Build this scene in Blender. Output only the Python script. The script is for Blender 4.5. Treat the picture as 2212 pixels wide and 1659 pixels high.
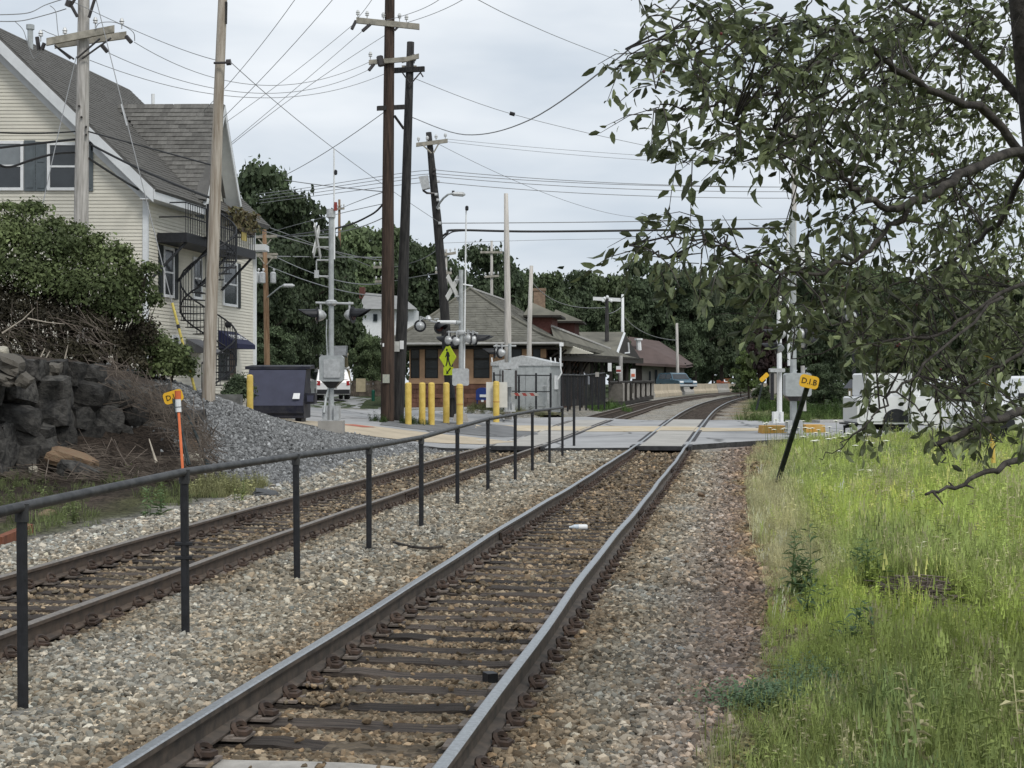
import bpy, bmesh, math, random
import numpy as np
from mathutils import Vector, Matrix, Euler
random.seed(7); rng = np.random.default_rng(7)
for o in list(bpy.data.objects): bpy.data.objects.remove(o)
SC = bpy.context.scene
COL = SC.collection
# ------------------------------------------------------------------ camera
F, CX, CY, EYE = 3195.0, 1106.0, 829.5, 2.0        # measured on a 2212 px wide view of the photograph
cam = bpy.data.cameras.new('camera'); cam_o = bpy.data.objects.new('camera', cam); COL.objects.link(cam_o)
cam.sensor_width = 36.0; cam.lens = 36.0 * F / 2212.0
cam.clip_start = 0.05; cam.clip_end = 6000
cam_o.location = (0, 0, EYE); cam_o.rotation_euler = (math.radians(90), 0, 0)
SC.camera = cam_o
# ------------------------------------------------------------------ sky and light
SUN_EL, SUN_AZ = math.radians(52), math.radians(150)
world = bpy.data.worlds.new('World'); SC.world = world; world.use_nodes = True
nt = world.node_tree; nt.nodes.clear()
def N(tree, t, **kw):
    n = tree.nodes.new(t)
    for k, v in kw.items():
        if k in ('inp',):
            for i, x in v.items(): n.inputs[i].default_value = x
        else: setattr(n, k, v)
    return n
sky = N(nt, 'ShaderNodeTexSky', sky_type='NISHITA', sun_disc=False, sun_elevation=SUN_EL, sun_rotation=SUN_AZ, air_density=1.0, dust_density=2.0)
tc = N(nt, 'ShaderNodeTexCoord'); mp = N(nt, 'ShaderNodeMapping'); mp.inputs['Scale'].default_value = (1.3, 1.3, 4.6)
mp.inputs['Location'].default_value = (0.3, 0.2, 0.8)
nz = N(nt, 'ShaderNodeTexNoise'); nz.inputs['Scale'].default_value = 2.1; nz.inputs['Detail'].default_value = 5; nz.inputs['Roughness'].default_value = .5
cr = N(nt, 'ShaderNodeValToRGB')
cr.color_ramp.elements[0].position = .38; cr.color_ramp.elements[0].color = (5.45, 6.1, 6.85, 1)
cr.color_ramp.elements[1].position = .62; cr.color_ramp.elements[1].color = (8.2, 8.55, 8.9, 1)
mx = N(nt, 'ShaderNodeMixRGB'); mx.inputs[0].default_value = .94
bg = N(nt, 'ShaderNodeBackground'); bg.inputs[1].default_value = .1
wo = N(nt, 'ShaderNodeOutputWorld')
L = nt.links.new
L(tc.outputs['Generated'], mp.inputs[0]); L(mp.outputs[0], nz.inputs['Vector']); L(nz.outputs[0], cr.inputs[0])
L(sky.outputs[0], mx.inputs[1]); L(cr.outputs[0], mx.inputs[2]); L(mx.outputs[0], bg.inputs[0]); L(bg.outputs[0], wo.inputs[0])
sun = bpy.data.lights.new('sun', 'SUN'); sun.energy = 1.5; sun.angle = math.radians(16); sun.color = (1, .97, .92)
sun_o = bpy.data.objects.new('sun', sun); COL.objects.link(sun_o)
sun_o.rotation_euler = (math.pi/2 - SUN_EL, 0, math.pi - SUN_AZ)
SC.view_settings.view_transform = 'Standard'; SC.view_settings.look = 'None'
SC.view_settings.exposure = 0.2; SC.view_settings.gamma = 1; SC.view_settings.use_curve_mapping = False
SC.cycles.max_bounces = 5; SC.cycles.transparent_max_bounces = 8
SC.cycles.use_denoising = True
# ------------------------------------------------------------------ helpers
def W(px, py, d): return Vector(((px-CX)/F*d, d, EYE-(py-CY)/F*d))
def sm(a, b, x):
    t = np.clip((x-a)/(b-a), 0, 1); return t*t*(3-2*t)
def curve(xs, ys):
    xs = np.array(xs, float); ys = np.array(ys, float); m = np.gradient(ys, xs)
    def f(x):
        x = np.asarray(x, float); i = np.clip(np.searchsorted(xs, x)-1, 0, len(xs)-2)
        h = xs[i+1]-xs[i]; t = np.clip((x-xs[i])/h, 0, 1)
        return (2*t**3-3*t**2+1)*ys[i]+(t**3-2*t**2+t)*h*m[i]+(-2*t**3+3*t**2)*ys[i+1]+(t**3-t**2)*h*m[i+1]
    return f
XR = curve([-12,0,7,17.6,30,45,61,79,94,110,146,190,230,300], [-4.0,-2.2,-1.126,.44,2.33,4.6,7.2,10.15,12.85,15.95,23.4,34,45.5,70])
XL = curve([-12,0,10.84,18.3,30.5,45,51.4,61,75,94,110,146,190,230,300], [-7.6,-5.95,-4.51,-3.58,-1.9,.3,1.45,3.15,5.6,8.85,11.9,19.2,29.8,41.3,66])
ZR = curve([-12,10,42,46,53,61,79,94,140,200,300], [.18,.18,.18,.2,.33,.48,.68,.8,.95,1.05,1.1])
class MB:
    def __init__(s): s.v=[]; s.f=[]; s.m=[]; s.mi=0
    def add(s, vs, fs):
        o=len(s.v); s.v += [tuple(x) for x in vs]; s.f += [tuple(i+o for i in f) for f in fs]; s.m += [s.mi]*len(fs); return s
    def hexa(s, p): return s.add(p, [(3,2,1,0),(4,5,6,7),(0,1,5,4),(1,2,6,5),(2,3,7,6),(3,0,4,7)])
    def box(s, c, size, R=None):
        c=Vector(c); x,y,z=[q/2 for q in size]
        p=[Vector(q) for q in ((-x,-y,-z),(x,-y,-z),(x,y,-z),(-x,y,-z),(-x,-y,z),(x,-y,z),(x,y,z),(-x,y,z))]
        if R is not None: p=[R@q for q in p]
        return s.hexa([c+q for q in p])
    def cone(s, p0, p1, r0, r1=None, n=8, caps=True):
        return s.tube([p0,p1],[r0, r0 if r1 is None else r1],n,caps)
    def tube(s, path, r, n=6, caps=True):
        path=[Vector(p) for p in path]; k=len(path); r=[r]*k if not hasattr(r,'__len__') else r
        vs=[]; fs=[]; ref=None
        for i,p in enumerate(path):
            t=(path[min(i+1,k-1)]-path[max(i-1,0)])
            t = t.normalized() if t.length>1e-9 else Vector((0,0,1))
            if ref is None: ref = Vector((0,0,1)) if abs(t.z)<.9 else Vector((1,0,0))
            a=t.cross(ref)
            if a.length<1e-4: a=t.cross(Vector((1,0,.3)))
            a.normalize(); b=a.cross(t).normalized(); ref=b
            for j in range(n):
                q=2*math.pi*(j+.5)/n; vs.append(p+(a*math.cos(q)+b*math.sin(q))*r[i])
        for i in range(k-1):
            for j in range(n):
                a0=i*n+j; a1=i*n+(j+1)%n; fs.append((a0,a1,a1+n,a0+n))
        if caps: fs.append(tuple(range(n-1,-1,-1))); fs.append(tuple(range((k-1)*n,k*n)))
        return s.add(vs,fs)
    def prism(s, poly, vec):
        n=len(poly); vec=Vector(vec); p=[Vector(q) for q in poly]; p2=[q+vec for q in p]
        return s.add(p+p2,[tuple(range(n-1,-1,-1)),tuple(range(n,2*n))]+[(i,(i+1)%n,n+(i+1)%n,n+i) for i in range(n)])
    def lathe(s, base, axis, prof, n=12):
        base=Vector(base); ax=Vector(axis).normalized(); a=ax.orthogonal().normalized(); b=ax.cross(a); vs=[]; fs=[]
        for (r,h) in prof:
            for j in range(n):
                q=2*math.pi*j/n; vs.append(base+ax*h+(a*math.cos(q)+b*math.sin(q))*r)
        for i in range(len(prof)-1):
            for j in range(n): fs.append((i*n+j,i*n+(j+1)%n,(i+1)*n+(j+1)%n,(i+1)*n+j))
        fs.append(tuple(range(n-1,-1,-1))); fs.append(tuple(range((len(prof)-1)*n,len(prof)*n)))
        return s.add(vs,fs)
    def mesh(s, name, mats, off=(0,0,0), smooth=False):
        me=bpy.data.meshes.new(name)
        ox,oy,oz=off
        me.from_pydata([(x-ox,y-oy,z-oz) for x,y,z in s.v],[],s.f)
        for m in (mats if isinstance(mats,(list,tuple)) else [mats]): me.materials.append(m)
        if isinstance(mats,(list,tuple)) and len(mats)>1: me.polygons.foreach_set('material_index',s.m)
        if smooth: me.polygons.foreach_set('use_smooth',[True]*len(me.polygons))
        me.update(); return me
    def build(s, name, mats, parent=None, smooth=False, label=None):
        off = origin(parent) if parent else (0,0,0)
        o=bpy.data.objects.new(name, s.mesh(name,mats,off,smooth)); COL.objects.link(o)
        if parent: o.parent=parent
        if label: o['label']=label
        return o
    def top(s, name, mats, label, cat, group=None, kind=None, base=None, smooth=False):
        """a top-level thing that is one mesh, its origin at the lowest point"""
        a=np.array(s.v); b = base or (float(a[:,0].mean()),float(a[:,1].mean()),float(a[:,2].min()))
        o=bpy.data.objects.new(name,s.mesh(name,mats,b,smooth)); o.location=b; COL.objects.link(o)
        tag(o,label,cat,group,kind); return o
def origin(o):
    p=Vector((0,0,0))
    while o: p+=o.location; o=o.parent
    return p
def tag(o,label=None,cat=None,group=None,kind=None):
    if label: o['label']=label
    if cat: o['category']=cat
    if group: o['group']=group
    if kind: o['kind']=kind
    return o
def thing(name,label,cat,loc=(0,0,0),group=None):
    o=bpy.data.objects.new(name,None); o.empty_display_size=.1; o.location=loc; COL.objects.link(o); return tag(o,label,cat,group)
def inst(name, me, parent, loc, rot=None, scale=None, label=None):
    o=bpy.data.objects.new(name,me); COL.objects.link(o); o.parent=parent
    o.location=Vector(loc)-(origin(parent) if parent else Vector((0,0,0)))
    if rot is not None: o.rotation_euler=rot
    if scale is not None: o.scale=scale
    if label: o['label']=label
    return o
def copy_tree(o, parent=None):
    c=o.copy(); COL.objects.link(c); c.parent=parent
    for ch in list(o.children): copy_tree(ch,c)
    return c
def rotz(a): return Matrix.Rotation(a,3,'Z')
# ------------------------------------------------------------------ materials
MATS={}
def mk(name, col, rough=.75, metal=0.0, var=.14, scale=5, bump=0.0, bscale=60, rnd=0.0, col2=None, stretch=(1,1,1), spec=.35, tint=None, transl=0.0, lo=.35, hi=.65):
    m=bpy.data.materials.new(name); m.use_nodes=True; t=m.node_tree; t.nodes.clear(); l=t.links.new
    out=N(t,'ShaderNodeOutputMaterial'); b=N(t,'ShaderNodeBsdfPrincipled')
    b.inputs['Roughness'].default_value=rough; b.inputs['Metallic'].default_value=metal; b.inputs['Specular IOR Level'].default_value=spec
    c=N(t,'ShaderNodeTexCoord'); mpp=N(t,'ShaderNodeMapping'); mpp.inputs['Scale'].default_value=stretch; l(c.outputs['Object'],mpp.inputs[0])
    n=N(t,'ShaderNodeTexNoise'); n.inputs['Scale'].default_value=scale; n.inputs['Detail'].default_value=6; n.inputs['Roughness'].default_value=.6; l(mpp.outputs[0],n.inputs['Vector'])
    r=N(t,'ShaderNodeMapRange'); r.inputs[1].default_value=lo; r.inputs[2].default_value=hi; l(n.outputs[0],r.inputs[0])
    mix=N(t,'ShaderNodeMixRGB'); l(r.outputs[0],mix.inputs[0])
    mix.inputs[1].default_value=(*[q*(1-var) for q in col],1); mix.inputs[2].default_value=(*(col2 if col2 else [min(1,q*(1+var)) for q in col]),1)
    last=mix.outputs[0]
    if tint:
        at=N(t,'ShaderNodeAttribute',attribute_name=tint[0],attribute_type=tint[1]); mm=N(t,'ShaderNodeMixRGB',blend_type='MULTIPLY'); mm.inputs[0].default_value=1
        l(last,mm.inputs[1]); l(at.outputs['Color'],mm.inputs[2]); last=mm.outputs[0]
    if rnd:
        oi=N(t,'ShaderNodeObjectInfo'); rr=N(t,'ShaderNodeMapRange'); rr.inputs[3].default_value=1-rnd; rr.inputs[4].default_value=1+rnd; l(oi.outputs['Random'],rr.inputs[0])
        hs=N(t,'ShaderNodeHueSaturation'); l(rr.outputs[0],hs.inputs['Value']); l(last,hs.inputs['Color']); last=hs.outputs[0]
    l(last,b.inputs['Base Color'])
    if bump:
        n2=N(t,'ShaderNodeTexNoise'); n2.inputs['Scale'].default_value=bscale; n2.inputs['Detail'].default_value=4; l(mpp.outputs[0],n2.inputs['Vector'])
        bp=N(t,'ShaderNodeBump'); bp.inputs['Strength'].default_value=bump; bp.inputs['Distance'].default_value=.02; l(n2.outputs[0],bp.inputs['Height']); l(bp.outputs[0],b.inputs['Normal'])
    if transl:
        tr=N(t,'ShaderNodeBsdfTranslucent'); l(last,tr.inputs[0]); ms=N(t,'ShaderNodeMixShader'); ms.inputs[0].default_value=transl
        l(b.outputs[0],ms.inputs[1]); l(tr.outputs[0],ms.inputs[2]); l(ms.outputs[0],out.inputs[0])
    else: l(b.outputs[0],out.inputs[0])
    MATS[name]=m; return m
M_steel   = mk('rail head steel',(.38,.395,.405),.32,.9,.18,30,stretch=(1,1,1))
M_dull    = mk('rail head dull',(.24,.215,.19),.5,.5,.2,20)
M_web     = mk('rail web',(.085,.075,.066),.75,.2,.25,8,col2=(.13,.105,.085))
M_webl    = mk('rail web rusty',(.10,.082,.07),.8,.1,.25,8,col2=(.14,.105,.08))
M_tie     = mk('creosote tie',(.05,.04,.034),.9,0,.4,3,bump=.8,bscale=30,rnd=.5,col2=(.125,.10,.082),stretch=(1,12,6))
M_tiel    = mk('pale tie',(.36,.34,.31),.9,0,.2,5,bump=.3)
M_rust    = mk('rusty fastenings',(.055,.045,.04),.75,.2,.3,15,rnd=.3,col2=(.09,.06,.045))
M_plate   = mk('tie plate',(.17,.14,.12),.75,.2,.3,12,rnd=.35,col2=(.26,.22,.19))
M_black   = mk('black paint',(.018,.019,.022),.5,0,.3,12,bump=.1)
M_blackgr = mk('greyed black pipe',(.032,.034,.037),.5,.2,.35,9,col2=(.07,.07,.07))
M_galv    = mk('galvanised grey',(.42,.44,.44),.5,.35,.12,6)
M_silver  = mk('silver paint',(.50,.51,.51),.45,.4,.15,10)
M_white   = mk('white paint',(.78,.79,.79),.5,0,.06,6)
M_trim    = mk('white trim',(.70,.72,.73),.6,0,.06,3)
M_yellow  = mk('yellow bollard sleeve',(.70,.49,.10),.55,0,.16,4,col2=(.76,.56,.15))
M_sigyel  = mk('fluorescent sign yellow',(.72,.86,.02),.5,0,.03,3)
M_dib     = mk('sign yellow orange',(.80,.45,.03),.5,0,.05,6)
M_orange  = mk('orange marker',(.62,.15,.05),.5,0,.08,6)
M_conc    = mk('concrete',(.36,.34,.31),.9,0,.16,2.2,bump=.25,bscale=35)
M_kerb    = mk('kerb granite',(.42,.41,.39),.9,0,.16,3)
M_walk    = mk('tan concrete pavement',(.46,.39,.29),.9,0,.14,.9,bump=.15)
M_brickp  = mk('red tactile paving',(.42,.13,.09),.9,0,.1,4)
M_panel   = mk('crossing panel concrete',(.38,.365,.335),.9,0,.15,.7,bump=.15)
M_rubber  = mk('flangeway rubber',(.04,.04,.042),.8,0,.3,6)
M_tanroad = mk('worn yellow median paint',(.60,.48,.30),.85,0,.22,1.1,col2=(.53,.47,.37),bump=.1)
M_curbyel = mk('yellow orange kerb paint',(.66,.32,.035),.75,0,.18,3,col2=(.55,.36,.12))
M_whitel  = mk('worn white line',(.52,.52,.50),.85,0,.15,2)
M_navy    = mk('dumpster navy',(.013,.016,.036),.5,0,.3,3.5,col2=(.034,.034,.042))
M_navyl   = mk('dumpster lid',(.05,.053,.085),.45,0,.12,3)
M_blue    = mk('mailbox blue',(.02,.045,.20),.4,0,.1,5)
M_glass   = mk('dark window glass',(.03,.035,.04),.12,0,.25,1.5,spec=.6)
M_glassl  = mk('window with pale blind',(.20,.22,.23),.2,0,.2,1.2,spec=.6)
M_siding  = mk('cream clapboard',(.67,.64,.55),.65,0,.05,1.5,rnd=.03)
M_shutter = mk('slate shutter',(.115,.135,.145),.6,0,.1,6)
M_shutd   = mk('dark shutter',(.02,.026,.026),.6,0,.1,6)
M_roof    = mk('grey asphalt roof',(.135,.132,.126),.95,0,.16,1.5,bump=.5,bscale=30,col2=(.175,.17,.162))
M_shingle = mk('asphalt shingle',(.145,.14,.13),.95,0,.18,9,rnd=.24,bump=.4,bscale=40)
M_froof   = mk('moss grey station slate',(.145,.14,.115),.95,0,.2,.8,bump=.4,bscale=12,col2=(.19,.18,.145))
M_slate   = mk('station roof slate',(.15,.145,.122),.95,0,.2,2.0,rnd=.13,bump=.3,bscale=20)
M_broof   = mk('brown shed roof',(.115,.085,.078),.95,0,.12,1.0,bump=.2,bscale=10)
M_brick   = mk('red brick',(.125,.052,.043),.9,0,.2,8,rnd=.15)
M_brown   = mk('brownstone',(.17,.085,.06),.9,0,.25,3,rnd=.25,bump=.4,bscale=12)
M_tan     = mk('tan stone trim',(.50,.31,.19),.85,0,.14,3,rnd=.1)
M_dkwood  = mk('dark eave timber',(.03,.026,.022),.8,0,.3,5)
M_creamb  = mk('cream gable board',(.66,.64,.55),.7,0,.05,3,rnd=.04)
M_greyw   = mk('grey render wall',(.36,.34,.31),.9,0,.1,1.5)
M_pole_gr = mk('weathered grey pole',(.42,.395,.36),.9,0,.25,2,bump=.6,bscale=10,stretch=(9,9,.7),col2=(.58,.555,.52))
M_pole_ta = mk('tan streaked pole',(.36,.29,.22),.9,0,.3,1.6,bump=.6,bscale=10,stretch=(9,9,.55),col2=(.53,.48,.41))
M_pole_br = mk('dark brown pole',(.04,.028,.022),.85,0,.35,1.6,bump=.5,bscale=10,stretch=(9,9,.7),col2=(.085,.056,.042))
M_pole_bk = mk('tarred pole',(.02,.02,.021),.8,0,.4,2,bump=.5,bscale=10,stretch=(9,9,.9),col2=(.05,.047,.045))
M_pole_or = mk('orange brown pole',(.20,.11,.06),.9,0,.3,1.6,stretch=(9,9,.6),col2=(.30,.2,.12))
M_pole_wh = mk('pale stripped pole',(.52,.49,.45),.9,0,.2,1.8,stretch=(9,9,.6),bump=.3,bscale=9)
M_arm     = mk('weathered crossarm',(.33,.31,.26),.9,0,.3,4,col2=(.42,.39,.33))
M_wire    = mk('wire aluminium',(.27,.275,.28),.6,.2,.1,3)
M_cable   = mk('black cable',(.015,.015,.016),.6,0,.1,3)
M_insul   = mk('insulator dark',(.05,.045,.045),.35,0,.2,10)
M_porc    = mk('porcelain pale',(.55,.56,.56),.3,0,.1,10)
M_barkn   = mk('apple bark',(.035,.03,.026),.9,0,.4,12,bump=.8,bscale=30,col2=(.075,.066,.057))
M_bark    = mk('far bark',(.045,.036,.028),.9,0,.3,6)
M_stick   = mk('dead sticks',(.065,.05,.04),.9,0,.4,2,col2=(.20,.165,.135))
M_bleach  = mk('bleached branch',(.42,.37,.30),.9,0,.25,6)
M_boulder = mk('dark boulder',(.032,.031,.030),.92,0,.4,2.6,bump=1.0,bscale=8,rnd=.4,col2=(.085,.081,.074))
M_rockt   = mk('tan rock',(.34,.25,.155),.9,0,.4,4,bump=1.0,bscale=9,col2=(.20,.125,.08))
M_rockp   = mk('pale rock',(.40,.37,.30),.9,0,.2,4,bump=.6,bscale=14)
M_carw    = mk('white car paint',(.80,.80,.80),.3,0,.03,2,spec=.5)
M_carb    = mk('blue grey car paint',(.10,.17,.22),.3,.3,.06,2,spec=.5)
M_tyre    = mk('tyre rubber',(.02,.02,.02),.85,0,.2,6)
M_redl    = mk('tail light red',(.35,.02,.02),.3,0,.1,6)
M_lens    = mk('dark red lens',(.05,.006,.006),.25,0,.1,6)
M_greenb  = mk('green bollard',(.01,.09,.06),.5,0,.1,6)
M_letter  = mk('black lettering',(.012,.012,.012),.6,0,.05,6)
M_awning  = mk('navy awning',(.012,.015,.05),.7,0,.1,6)
M_red     = mk('red stripe',(.28,.05,.04),.6,0,.1,6)
M_beige   = mk('beige machine paint',(.45,.39,.26),.6,0,.12,5)
M_pink    = mk('salmon cone orange',(.62,.17,.09),.6,0,.1,6)
# ------------------------------------------------------------------ terrain heights
CP=[]
for y in (-10,0,8,16,24,32,38,41.5): 
    for dx in (-1.5,1.5): CP += [(float(XR(y))+dx,y,float(ZR(y))-.21),(float(XL(y))+dx,y,float(ZR(y))-.21)]
for y in (44.2,47,50,53,56,59,62):
    for dx in (-1.2,0,1.2): CP += [(float(XR(y))+dx,y,float(ZR(y))-.02),(float(XL(y))+dx,y,float(ZR(y))-.02)]
for y in (66,72,80,95,115,150,190,230):
    for dx in (-1.5,1.5): CP += [(float(XR(y))+dx,y,float(ZR(y))-.21),(float(XL(y))+dx,y,float(ZR(y))-.21)]
CP += [(1.1,6,0),(3,8,.02),(4,14,.05),(8,22,.1),(8,35,.2),(15,40,.3),(25,50,.4),(25,20,.15),(6.3,37,.08),(7.8,44,.24),(12,12,.1),(40,30,.4),(10,0,0),(30,0,.1),
 (-8,5,-.02),(-7.5,14,-.02),(-6.3,18.2,-.02),(-12,16,.05),(-14,22,.1),(-10.2,24,.08),(-8,27,.08),(-10,29.3,.15),(-13,26,.15),(-30,10,.2),(-30,25,.8),
 (-4.7,27.7,.0),(-5.2,30,.12),(-4.2,33,.08),(-3.3,37,.03),(-2.2,41,.05),(-5.7,32.5,.45),(-6.4,34.5,1.1),(-7.3,36,1.6),(-10.2,38.3,2.5),(-8.6,37,2.05),(-12,31.6,2.35),(-13.8,29.5,2.5),(-10.6,33.2,2.15),(-9.2,34.4,1.75),(-8,35,1.5),(-7.3,41.5,1.08),(-6,39.5,.95),(-4.75,42.2,.56),(-5.2,40,.62),(-4.1,38,.3),
 (-11.4,45.5,2.2),(-16,45.5,2.5),(-14,38,2.6),(-20,38,2.7),(-30,42,2.7),(-22,60,2.4),(-10.4,51,1.75),(-9.6,56,1.2),(-9.2,48.5,1.1),
 (-8.4,47.2,.9),(-7,50,.85),(-6.6,46,.8),(-5.2,47.3,.7),(-3.4,47.8,.5),(-3.4,50,.6),(-4.9,52,.74),(-.8,54,.52),(-2.6,60,.5),(-.6,62.5,.55),(-7,60,.95),(-10,65,1.0),(-10,84,1.12),(-18,100,1.2),(-25,75,1.6),(-20,130,1.3),
 (-6.5,74,.66),(2.4,73.5,.72),(-6,110,1.0),(1.2,64.5,.9),(-1,64.5,.85),(2.2,68,.9),(3,63.5,.72),(6,110,1.05),
 (9.2,50,.33),(12,50,.36),(16,52,.4),(30,56,.5),(11,58.5,.46),(20,60,.5),(9.5,63,.5),(12,72,.6),(20,85,.8),(40,90,1.0),(30,70,.7),
 (-60,60,2.5),(-60,120,1.6),(-40,180,1.4),(0,180,1.2),(60,150,1.3),(80,220,1.4),(0,260,1.3),(80,60,.8),(60,0,.3),(-60,-10,.5),(40,-15,.1),(-12,-15,0)]
CP=np.array(CP); P2=CP[:,:2]
def _phi(d): return d
_A=_phi(np.sqrt(((P2[:,None]-P2[None])**2).sum(-1)))-np.eye(len(CP))*.04
_n=len(CP); _M=np.zeros((_n+1,_n+1)); _M[:_n,:_n]=_A; _M[:_n,_n]=1; _M[_n,:_n]=1
_w=np.linalg.solve(_M,np.r_[CP[:,2],0])
def H(x,y):
    x=np.asarray(x,float); y=np.asarray(y,float); sh=x.shape; x=x.ravel(); y=y.ravel(); out=np.empty(len(x))
    for i in range(0,len(x),20000):
        s=slice(i,i+20000); out[s]=_phi(np.sqrt((x[s,None]-P2[None,:,0])**2+(y[s,None]-P2[None,:,1])**2))@_w[:_n]+_w[_n]
    far=sm(150,330,np.hypot(x,np.maximum(y-60,0)*.8)); out=np.clip(out,-.1,3)*(1-far)+1.25*far
    return out.reshape(sh)
def tdist(x,y):  # distance to the nearer track's centre line
    return np.minimum(np.abs(x-XR(y)),np.abs(x-XL(y)))*.985
def ground(x,y):
    h=H(x,y); d=tdist(x,y); w=1-sm(1.6,2.9,d); inx=((y>43.35)&(y<63.2))
    h2=h*(1-w)+(ZR(y)-.222+.045*sm(.82,1.0,d))*w
    between=(x>XL(y))&(x<XR(y)); h2=np.where(between,np.minimum(h2,ZR(y)-.17),h2)
    apron=inx&(x>-9)&(x<70)
    return np.where(apron,H(x,y)-.16,h2)
def surf(x,y):
    inx=((y>43.3)&(y<63.2)&(x>-9.2)); return np.where(inx,H(x,y),ground(x,y))
def GP(px,py,lo=5.0,hi=230.0,z0=0.0):
    """the ground point seen at a pixel of the measuring view"""
    d=np.linspace(lo,hi,6000); x=(px-CX)/F*d; z=EYE-(py-CY)/F*d
    below=np.nonzero(z<surf(x,d)+z0)[0]; i=below[0] if len(below) else len(d)-1
    return Vector((x[i],d[i],float(surf(x[i:i+1],d[i:i+1])[0])))
# ------------------------------------------------------------------ ground sheet
ys=np.unique(np.round(np.r_[-400,-200,-80,-40,-20,np.arange(-10,5,1.5),np.arange(5,46,.3),np.arange(46,80,.8),np.arange(80,130,2.),np.arange(130,260,6.),300,360,450,600,900,1500,3000],3))
xs=np.unique(np.round(np.r_[-3000,-1500,-800,-400,-200,-120,-80,np.arange(-60,-20,4.),np.arange(-20,-15,1.),np.arange(-15,10,.3),np.arange(10,30,1.),np.arange(30,80,5.),100,140,200,400,800,1500,3000],3))
GX,GY=np.meshgrid(xs,ys); GZ=ground(GX,GY)
near=(np.abs(GX)<60)&(GY<120)&(GY>-15)
bump_=rng.normal(0,.012,GX.shape)*near*(tdist(GX,GY)>1.6); GZ=GZ+bump_
nx,ny=len(xs),len(ys); idx=np.arange(nx*ny).reshape(ny,nx)
faces=np.stack([idx[:-1,:-1],idx[:-1,1:],idx[1:,1:],idx[1:,:-1]],-1).reshape(-1,4)
gm=bpy.data.meshes.new('ground'); gm.from_pydata(np.stack([GX,GY,GZ],-1).reshape(-1,3).tolist(),[],faces.tolist())
def gedge(y): # left edge of the grass on the right-hand side
    return np.interp(y,[0,7.7,10,13.6,17,22,30,37,44,47,60,63,80,120,300],[1.15,1.36,2.08,2.75,3.2,3.95,5.1,6.25,7.6,9.3,11,9.6,12.6,19,60])
LX=lambda y: np.interp(y,[0,10,18,28,33,37,41,43,300],[-9.5,-8.4,-6.5,-4.85,-4.2,-3.7,-3,-1.5,-1.5])   # left foot of the ballast shoulder
C_BAL=np.array((.27,.25,.212)); C_BRN=np.array((.185,.146,.104)); C_RED=np.array((.215,.168,.148)); C_MND=np.array((.148,.15,.150)); C_DIRT=np.array((.055,.042,.033)); C_GRS=np.array((.14,.15,.065)); C_TANG=np.array((.22,.165,.10)); C_FAR=np.array((.05,.065,.03)); C_GREY=np.array((.285,.28,.262))
def gcol(x,y):
    x=np.asarray(x,float); y=np.asarray(y,float)
    c=np.empty(x.shape+(3,)); c[:]=C_BAL
    dR=np.abs(x-XR(y)); dL=np.abs(x-XL(y)); n1=np.sin(x*2.1+np.sin(y*1.3)*1.7)*np.sin(y*.9+x*.7)
    def mixin(col,w):
        c[:]=c*(1-w[...,None])+col*w[...,None]
    mixin(C_GREY,sm(-.2,.8,n1)*.6)
    mixin(C_GREY*1.12,(1-sm(0,1.2,np.abs(x-(XL(y)-2.2))))*.8*(y<60))
    mixin(C_BRN,(1-sm(.75,1.55,dR+.25*n1))*.9); mixin(C_BRN*.95,(1-sm(.8,1.25,dL+.2*n1))*.8)
    mixin(C_RED,sm(1.2,2.4,x-XR(y))*.9)
    ge=gedge(y)
    mixin(C_TANG,sm(-.75,-.15,x-ge+.2*n1)*(y>12)); mixin(C_GRS,sm(-.35,.2,x-ge+.3*n1))
    lf=LX(y); mound=sm(.1,.7,lf-x)*((y>26)&(y<45))
    mixin(C_MND,mound)
    dirt=sm(.0,.8,lf-x+.3*n1)*(1-sm(-.5,.5,(x+6.4+(y-31)*.585)+.4*n1)*(y>26.5)) 
    dirt=np.where(y>43,sm(-9.4,-9.9,x) if False else (1-sm(-10.2,-9.4,x)),dirt)
    mixin(C_DIRT,np.clip(dirt,0,1))
    green=sm(.0,.6,lf-x+.25*n1)*(1-sm(1.0,2.1,lf-x+.5*n1))*((y>8)&(y<29)); mixin(np.array((.06,.07,.025)),green*.6)
    mixin(C_FAR,np.where(y>66,np.maximum(sm(4,6,x-XR(y)),sm(-4,-2.5,-(x-XL(y))-8)),0.))
    mixin(C_FAR,sm(120,200,np.hypot(x,y)))
    return c
ca=gm.color_attributes.new('Col','FLOAT_COLOR','POINT'); cc=np.ones((nx*ny,4)); cc[:,:3]=gcol(GX,GY).reshape(-1,3); cc[:,:3]*=np.where(((GY<43.3)&(GX<gedge(GY)+.1)&(GX>LX(GY)-.2))|((GY>26)&(GY<43)&(GX>-10)&(GX<LX(GY))),.62,1.).reshape(-1,1); ca.data.foreach_set('color',cc.ravel())
gm.polygons.foreach_set('use_smooth',[True]*len(gm.polygons)); gm.update()
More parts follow.
